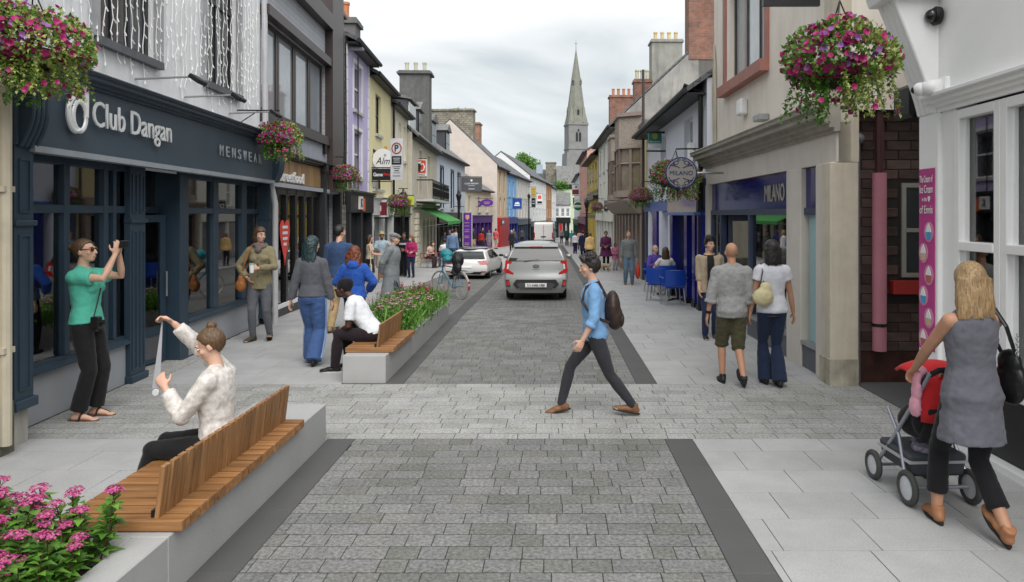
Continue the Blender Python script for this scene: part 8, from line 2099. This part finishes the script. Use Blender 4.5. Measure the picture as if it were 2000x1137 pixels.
patch([(-.62, .33), (.62, .33), (.72, .43), (.62, .54), (-.62, .54), (-.72, .43)], M_trim, 'bumper_insert', .014); patch([(-.5, .3), (.5, .3), (.6, .42), (.5, .46), (-.5, .46), (-.6, .42)], mat('grey_trim', (.07, .07, .072), rough=.6), 'bumper_recess', .02, .01)
pl = patch([(-.335, .355), (.335, .355), (.335, .455), (-.335, .455)], M_whiteframe, 'number_plate', .034, .02)
lettering('211-HAR-1000', M_ink, pl, .44, .062, tuple(tail(0, .405, .038)), ext=.002, bold=.02)
b = MB(); c_ = tail(0, .87, .02); b.loop([(c_.x + .075 * math.cos(a), c_.y, c_.z + .035 * math.sin(a)) for a in [i * PI / 10 for i in range(20)]], .007, 6); lg = b.build('oval_badge', M_trim, kia); lettering('KIA', M_trim, lg, .09, .035, (c_.x, c_.y, c_.z), ext=.004)
lettering('PICANTO', mat('chrome_letters', (.2, .2, .2), rough=.3, metal=.6), kia, .17, .022, tuple(tail(0, .80, .015)), ext=.003)
b = MB(); b.tube([tail(-.9, .645, .004), tail(-.5, .635, .004), tail(0, .632, .004), tail(.5, .635, .004), tail(.9, .645, .004)], .005, 5); b.build('tailgate_gap', M_trim, kia)
b = MB(); b.tube([tail(-.4, 1.0, .03), tail(.1, 1.03, .03)], .01, 5); b.build('wiper', M_trim, kia)
for sx in (-.33, .33):
    b = MB(); b.box(sx - .2, sx + .2, 1.5, 1.6, .6, 1.1); b.ell((sx, 1.5, 1.18), (.12, .05, .09)); b.build('headrest', M_trim, kia)
# white hatchback parked at the left
hwa = [(.16, .72), (.3, .82), (.55, .84), (.78, .83), (.92, .80), (1.1, .70), (1.30, .60), (1.42, .52)]
Da = [(.16, .14), (.28, .04), (.5, .0), (.7, .03), (.92, .08), (1.05, .22), (1.28, .62), (1.36, .75), (1.42, .9)]
st = [(0, 1.36, .2, 1), (.25, 1.38, .2, 1), (.8, 1.41, .18, 1), (1.4, 1.42, .18, 1), (2.1, 1.38, .18, 1), (2.6, 1.15, .18, 1), (2.95, .95, .18, .99), (3.4, .86, .2, .95), (3.75, .74, .24, .88), (3.88, .6, .3, .78)]
aud, ab, tail, patch, gp = car('white_hatchback', 'white hatchback with dark roof parked by the kerb behind the bicycle', (-3.0, 25.4), -6, 3.9, st, hwa, Da, .05, M_whitepaint, scale=.93, wheels=(.8, 3.2), wr=.31, tw=.72)
gp(.98, 1.28, .95, .92, M_carglass, 'rear_window', .035); aud.scale = (.93, .93, .76)
b = MB(); b.ell((0, 1.55, 1.385), (.57, 1.0, .075), 20, 10); b.build('black_roof', mat('black_roof_paint', (.015, .015, .016), rough=.2, coat=.6), aud, smooth=True)
for s_ in (-1, 1):
    pts = [(s_ * .55, .86), (s_ * .98, .9), (s_ * 1.0, .70), (s_ * .66, .72)]; patch(pts if s_ > 0 else pts[::-1], M_tail, 'tail_light', .014)
    b = MB(); b._add([(s_ * .80, .75, .95), (s_ * .805, 2.6, .93), (s_ * .64, 2.05, 1.30), (s_ * .63, 1.05, 1.30)], [(0, 1, 2, 3)]); b.build('side_window', M_carglass, aud)
    b = MB(); b.ell((s_ * .93, 2.45, .98), (.1, .06, .07)); b.build('mirror', M_black, aud, smooth=True)
    b = MB(); b.box(s_ * .80 - .02, s_ * .80 + .02, 1.25, 1.31, .93, 1.28); b.build('door_pillar', M_trim, aud)
    b = MB(); b.tube([(s_ * .838, 1.55, .75), (s_ * .84, 1.72, .75)], .012, 6); b.build('door_handle', M_whitepaint, aud)
patch([(-.7, .24), (.7, .24), (.78, .36), (-.78, .36)], M_trim, 'bumper_insert', .012); patch([(-.95, .34), (-.72, .34), (-.72, .39), (-.95, .39)], M_tail, 'reflector', .014); patch([(.72, .34), (.95, .34), (.95, .39), (.72, .39)], M_tail, 'reflector', .014)
pl = patch([(-.28, .55), (.28, .55), (.28, .65), (-.28, .65)], M_whiteframe, 'number_plate', .014)
# white van far down the street
van = empty('white_van', (-.72, 74, gz(74)), rad(-3), 'white high-roofed panel van far down the street', 'van')
b = MB(); b.prism_x([(0, .35), (.02, 1.3), (.10, 2.25), (.2, 2.4), (3.6, 2.42), (4.2, 2.3), (4.9, 1.35), (5.7, 1.1), (5.8, .4)], -1.0, 1.0); vb = b.build('body', M_whitepaint, van, bevel=.14, segs=4)
for sx in (-1, 1):
    b = MB(); b.box(sx * .5 - .47, sx * .5 + .47, -.012, .03, .62, 2.15); b.build('rear_door', M_whitepaint, van, bevel=.02)
    b = MB(); b.box(sx * .93 - .055, sx * .93 + .055, -.03, .03, .75, 1.35); b.build('tail_light', M_tail, van)
    for y in (1.1, 4.7): wheel(van, sx * .88, y, .34, .22, sx)
    b = MB(); b.ell((sx * 1.12, 4.7, 1.5), (.1, .06, .18)); b.build('mirror', M_black, van)
b = MB(); b.box(-1.0, 1.0, -.06, .2, .3, .58); b.build('rear_bumper', M_trim, van, bevel=.03); b = MB(); b.box(-.25, .25, -.03, -.012, .85, .97); b.build('number_plate', M_trim, van)
b = MB(); b.box(-.008, .008, -.02, .0, .62, 2.15); b.build('door_gap', M_trim, van)

# ------------------------------------------------------------------ bicycle
bk0, bk1 = Vector((-2.28, 18.35, 0)), Vector((-2.98, 19.20, 0))
dv = (bk1 - bk0).normalized(); wb_ = 1.05
bike = empty('bicycle', (bk0.x, bk0.y, gz(18.5)), math.atan2(dv.y, dv.x), 'light blue touring bicycle loaded with bags beside the parking bay', 'bicycle')
M_bikeblue = mat('bike_blue', (.06, .22, .36), rough=.35, coat=.4)
def bwheel(x, turn=0):
    o = empty('wheel', (x, 0, .34), turn, parent=bike); r_ = .325
    b = MB(); b.loop([(r_ * math.cos(a), 0, r_ * math.sin(a)) for a in [i * 2 * PI / 36 for i in range(36)]], .017, 8); b.build('tyre', mat('pale_tyre', (.35, .33, .3), rough=.8), o)
    b = MB(); b.loop([((r_ - .022) * math.cos(a), 0, (r_ - .022) * math.sin(a)) for a in [i * 2 * PI / 36 for i in range(36)]], .010, 6); b.build('rim', M_rim, o)
    b = MB()
    for k in range(28):
        a = 2 * PI * k / 28; b.tube([(0, .02 * (-1) ** k, 0), ((r_ - .025) * math.cos(a), 0, (r_ - .025) * math.sin(a))], .0016, 4)
    b.tube([(0, -.035, 0), (0, .035, 0)], .02, 10); b.build('spokes', M_steel, o)
bwheel(0); bwheel(wb_, .25)
b = MB(); bb_ = (.43, 0, .28); sc_ = (.28, 0, .80); hd = (.90, 0, .82); hd2 = (.93, 0, .70)
for p, q in ((bb_, sc_), (sc_, hd), (bb_, hd2)): b.tube([p, q], .017, 8)
for s_ in (-.05, .05): b.tube([(0, s_, .34), (bb_[0], s_ * .5, bb_[2])], .010, 6); b.tube([(0, s_, .34), (sc_[0], s_ * .4, .76)], .009, 6); b.tube([hd2, (.99, s_, .58), (wb_, s_, .34)], .011, 6)
b.tube([hd2, (.885, 0, .9)], .02, 8); b.build('frame', M_bikeblue, bike)
b = MB(); b.tube([(.24, 0, .80), (.255, 0, .92)], .013, 8); b.ell((.22, 0, .945), (.13, .07, .035)); b.build('saddle', mat('orange_red_saddle', (.6, .08, .03), rough=.5), bike, smooth=True)
b = MB(); b.tube([(.87, 0, .9), (.86, 0, 1.02)], .014, 8); b.tube([(.72, -.26, 1.02), (.84, -.2, 1.04), (.88, 0, 1.03), (.84, .2, 1.04), (.72, .26, 1.02)], .012, 8); b.build('handlebar', M_steel, bike)
b = MB(); b.ell((.95, .0, .98), (.04, .035, .045)); b.build('headlamp', M_whiteframe, bike, smooth=True)
b = MB(); b.tube([(.36 * math.cos(a), 0, .34 + .36 * math.sin(a)) for a in [rad(5 + i * 14) for i in range(13)]], .022, 8, sq=.35); b.build('mudguard', M_whiteframe, bike)
b = MB(); b.ell((-.37, 0, .46), (.03, .03, .035)); b.ell((-.36, 0, .32), (.02, .03, .06)); b.build('rear_reflector', M_tail, bike, smooth=True)
b = MB(); b.tube([(-.25, -.06, .74), (.25, -.06, .74)], .007, 6); b.tube([(-.25, .06, .74), (.25, .06, .74)], .007, 6); b.tube([(-.25, -.06, .74), (-.25, .06, .74)], .007, 6); b.build('rack', M_steel, bike)
b = MB(); b.tube([(bb_[0], -.06, bb_[2]), (bb_[0] + .12, -.06, bb_[2] - .12)], .011, 6); b.box(bb_[0] + .08, bb_[0] + .17, -.14, -.06, bb_[2] - .14, bb_[2] - .115); b.T = None; b.loop([(bb_[0] + .09 * math.cos(a), -.045, bb_[2] + .09 * math.sin(a)) for a in [i * PI / 10 for i in range(20)]], .008, 5); b.build('crank', M_steel, bike)
def onbike(name, label, shapes, m, vox=.014):
    o = empty(name, bike.location, bike.rotation_euler.z, label, 'bag'); b = MB()
    for c, r_ in shapes: b.ell(c, r_)
    fuse(b, 'bag_body', m, o, vox, 2, .03, .08)
onbike('teal_bag', 'teal rain-covered bag on the bicycle handlebars', [((.70, .02, 1.12), (.20, .17, .13)), ((.58, .05, 1.0), (.15, .14, .1)), ((.80, -.03, 1.2), (.1, .12, .08))], mat('teal_nylon', (.02, .20, .24), rough=.4, var=.3))
onbike('black_pannier', 'black bulky bag strapped behind the bicycle saddle', [((.02, .10, 1.0), (.17, .16, .18)), ((-.02, .14, .82), (.16, .1, .15)), ((.1, .04, 1.13), (.15, .12, .09))], mat('black_nylon', (.015, .016, .018), rough=.5, var=.3))
onbike('wicker_basket', 'dark wire basket load low behind the bicycle seat tube', [((.06, .15, .72), (.13, .08, .12))], mat('dark_wicker', (.06, .05, .05), rough=.8, var=.5, scale=40))

# ------------------------------------------------------------------ pushchair
pc = empty('pushchair', (2.82, 5.2, 0), rad(93), 'red pushchair with white wheels pushed by the blonde woman', 'pushchair')
# local: +x forward (away from the mother), y to the left
def pwheel(x, y, r_):
    o = empty('wheel', (x, y, r_), 0, parent=pc); T0 = Euler((PI / 2, 0, 0)).to_matrix().to_4x4()
    b = MB(); b.loop([((r_ - .022) * math.cos(a), 0, (r_ - .022) * math.sin(a)) for a in [i * 2 * PI / 28 for i in range(28)]], .024, 8); b.build('tyre', mat('grey_tyre', (.06, .06, .06), rough=.8), o)
    b = MB(); b.T = T0; b.lathe([(.03, -.02), (r_ - .04, -.012), (r_ - .035, .0), (r_ - .04, .012), (.03, .02)], 24); b.build('hub', mat('pale_hub', (.55, .57, .6), rough=.35), o)
for x, y, r_ in ((.0, .235, .125), (.0, -.235, .125), (.52, .22, .115), (.52, -.2, .115)): pwheel(x, y, r_)
M_chas = mat('pushchair_alloy', (.35, .37, .42), rough=.35, metal=.6)
b = MB()
b.tube([(0, .22, .125), (0, -.22, .125)], .014, 8); b.tube([(.52, .23, .115), (.52, -.2, .115)], .014, 8)
for s_ in (-.2, .2): b.tube([(.52, s_, .12), (.25, s_, .42), (-.05, s_, .78), (-.22, s_, 1.0)], .016, 8); b.tube([(0, s_ * 1.2, .13), (.18, s_, .45), (.34, s_, .62)], .014, 8)
b.build('chassis', M_chas, pc)
b = MB(); b.tube([(-.05, .2, .78), (-.18, .2, .97), (-.26, .16, 1.03), (-.28, 0, 1.04), (-.26, -.16, 1.03), (-.18, -.2, .97), (-.05, -.2, .78)], .02, 10); b.build('handle', mat('foam_grip', (.015, .015, .016), rough=.8), pc)
M_redcl = C('pushchair_red', (.52, .025, .03)); M_blkcl = C('pushchair_black', (.018, .018, .02))
b = MB(); b.ell((.18, 0, .55), (.2, .19, .13)); b.ell((.02, 0, .6), (.1, .19, .16)); fuse(b, 'seat_shell', M_blkcl, pc, .014, 2, .02)
b = MB(); n = 9
vs = []; fs = []
for i in range(n):
    a = rad(-8 + 125 * i / (n - 1)); rr = .30
    for j in range(9):
        t = -1 + 2 * j / 8; sag = 1 - .16 * abs(t) ** 3
        vs.append((.10 - rr * math.cos(a) * sag * .9, .21 * t, .68 + rr * math.sin(a) * sag * 1.1))
for i in range(n - 1):
    for j in range(8): fs.append((i * 9 + j, i * 9 + j + 1, (i + 1) * 9 + j + 1, (i + 1) * 9 + j))
b._add(vs, fs); hd_ = b.build('hood', M_redcl, pc, smooth=True); sm_ = hd_.modifiers.new('thick', 'SOLIDIFY'); sm_.thickness = .02
b = MB(); b.prism_y([(-.19, .74), (-.16, .74), (-.02, .46), (-.05, .46)], -.18, .18); b.build('back_panel', M_blkcl, pc, bevel=.01)
b = MB(); b.prism_x([(-.19, .2), (.19, .2), (.22, .36), (-.22, .36)], .0, .45); bk_ = b.build('shopping_tray', mat('tray_grey', (.05, .055, .065), rough=.7), pc, bevel=.02)
b = MB(); b.box(-.004, .455, -.222, .222, .295, .315); b.build('tray_trim', mat('tray_silver', (.4, .4, .42), rough=.5), bk_)
def onchair(name, label, cat, shapes, m):
    o = empty(name, pc.location, pc.rotation_euler.z, label, cat); b = MB()
    for c, r_ in shapes: b.ell(c, r_)
    fuse(b, 'cloth', m, o, .012, 2, .03, .05)
onchair('pink_blanket', 'pink knitted blanket hanging over the side of the pushchair', 'blanket', [((-.1, .225, .86), (.05, .03, .15)), ((-.1, .235, .74), (.06, .035, .08)), ((-.08, .19, .98), (.05, .05, .05))], C('pink_wool', (.62, .3, .38), knit=True))
onchair('bundle', 'bundle of printed cloth in the pushchair tray', 'cloth', [((.12, .05, .37), (.1, .08, .05)), ((.26, -.04, .37), (.1, .09, .05))], mat('printed_cloth', (.2, .18, .24), rough=.9, var=.9, scale=25))
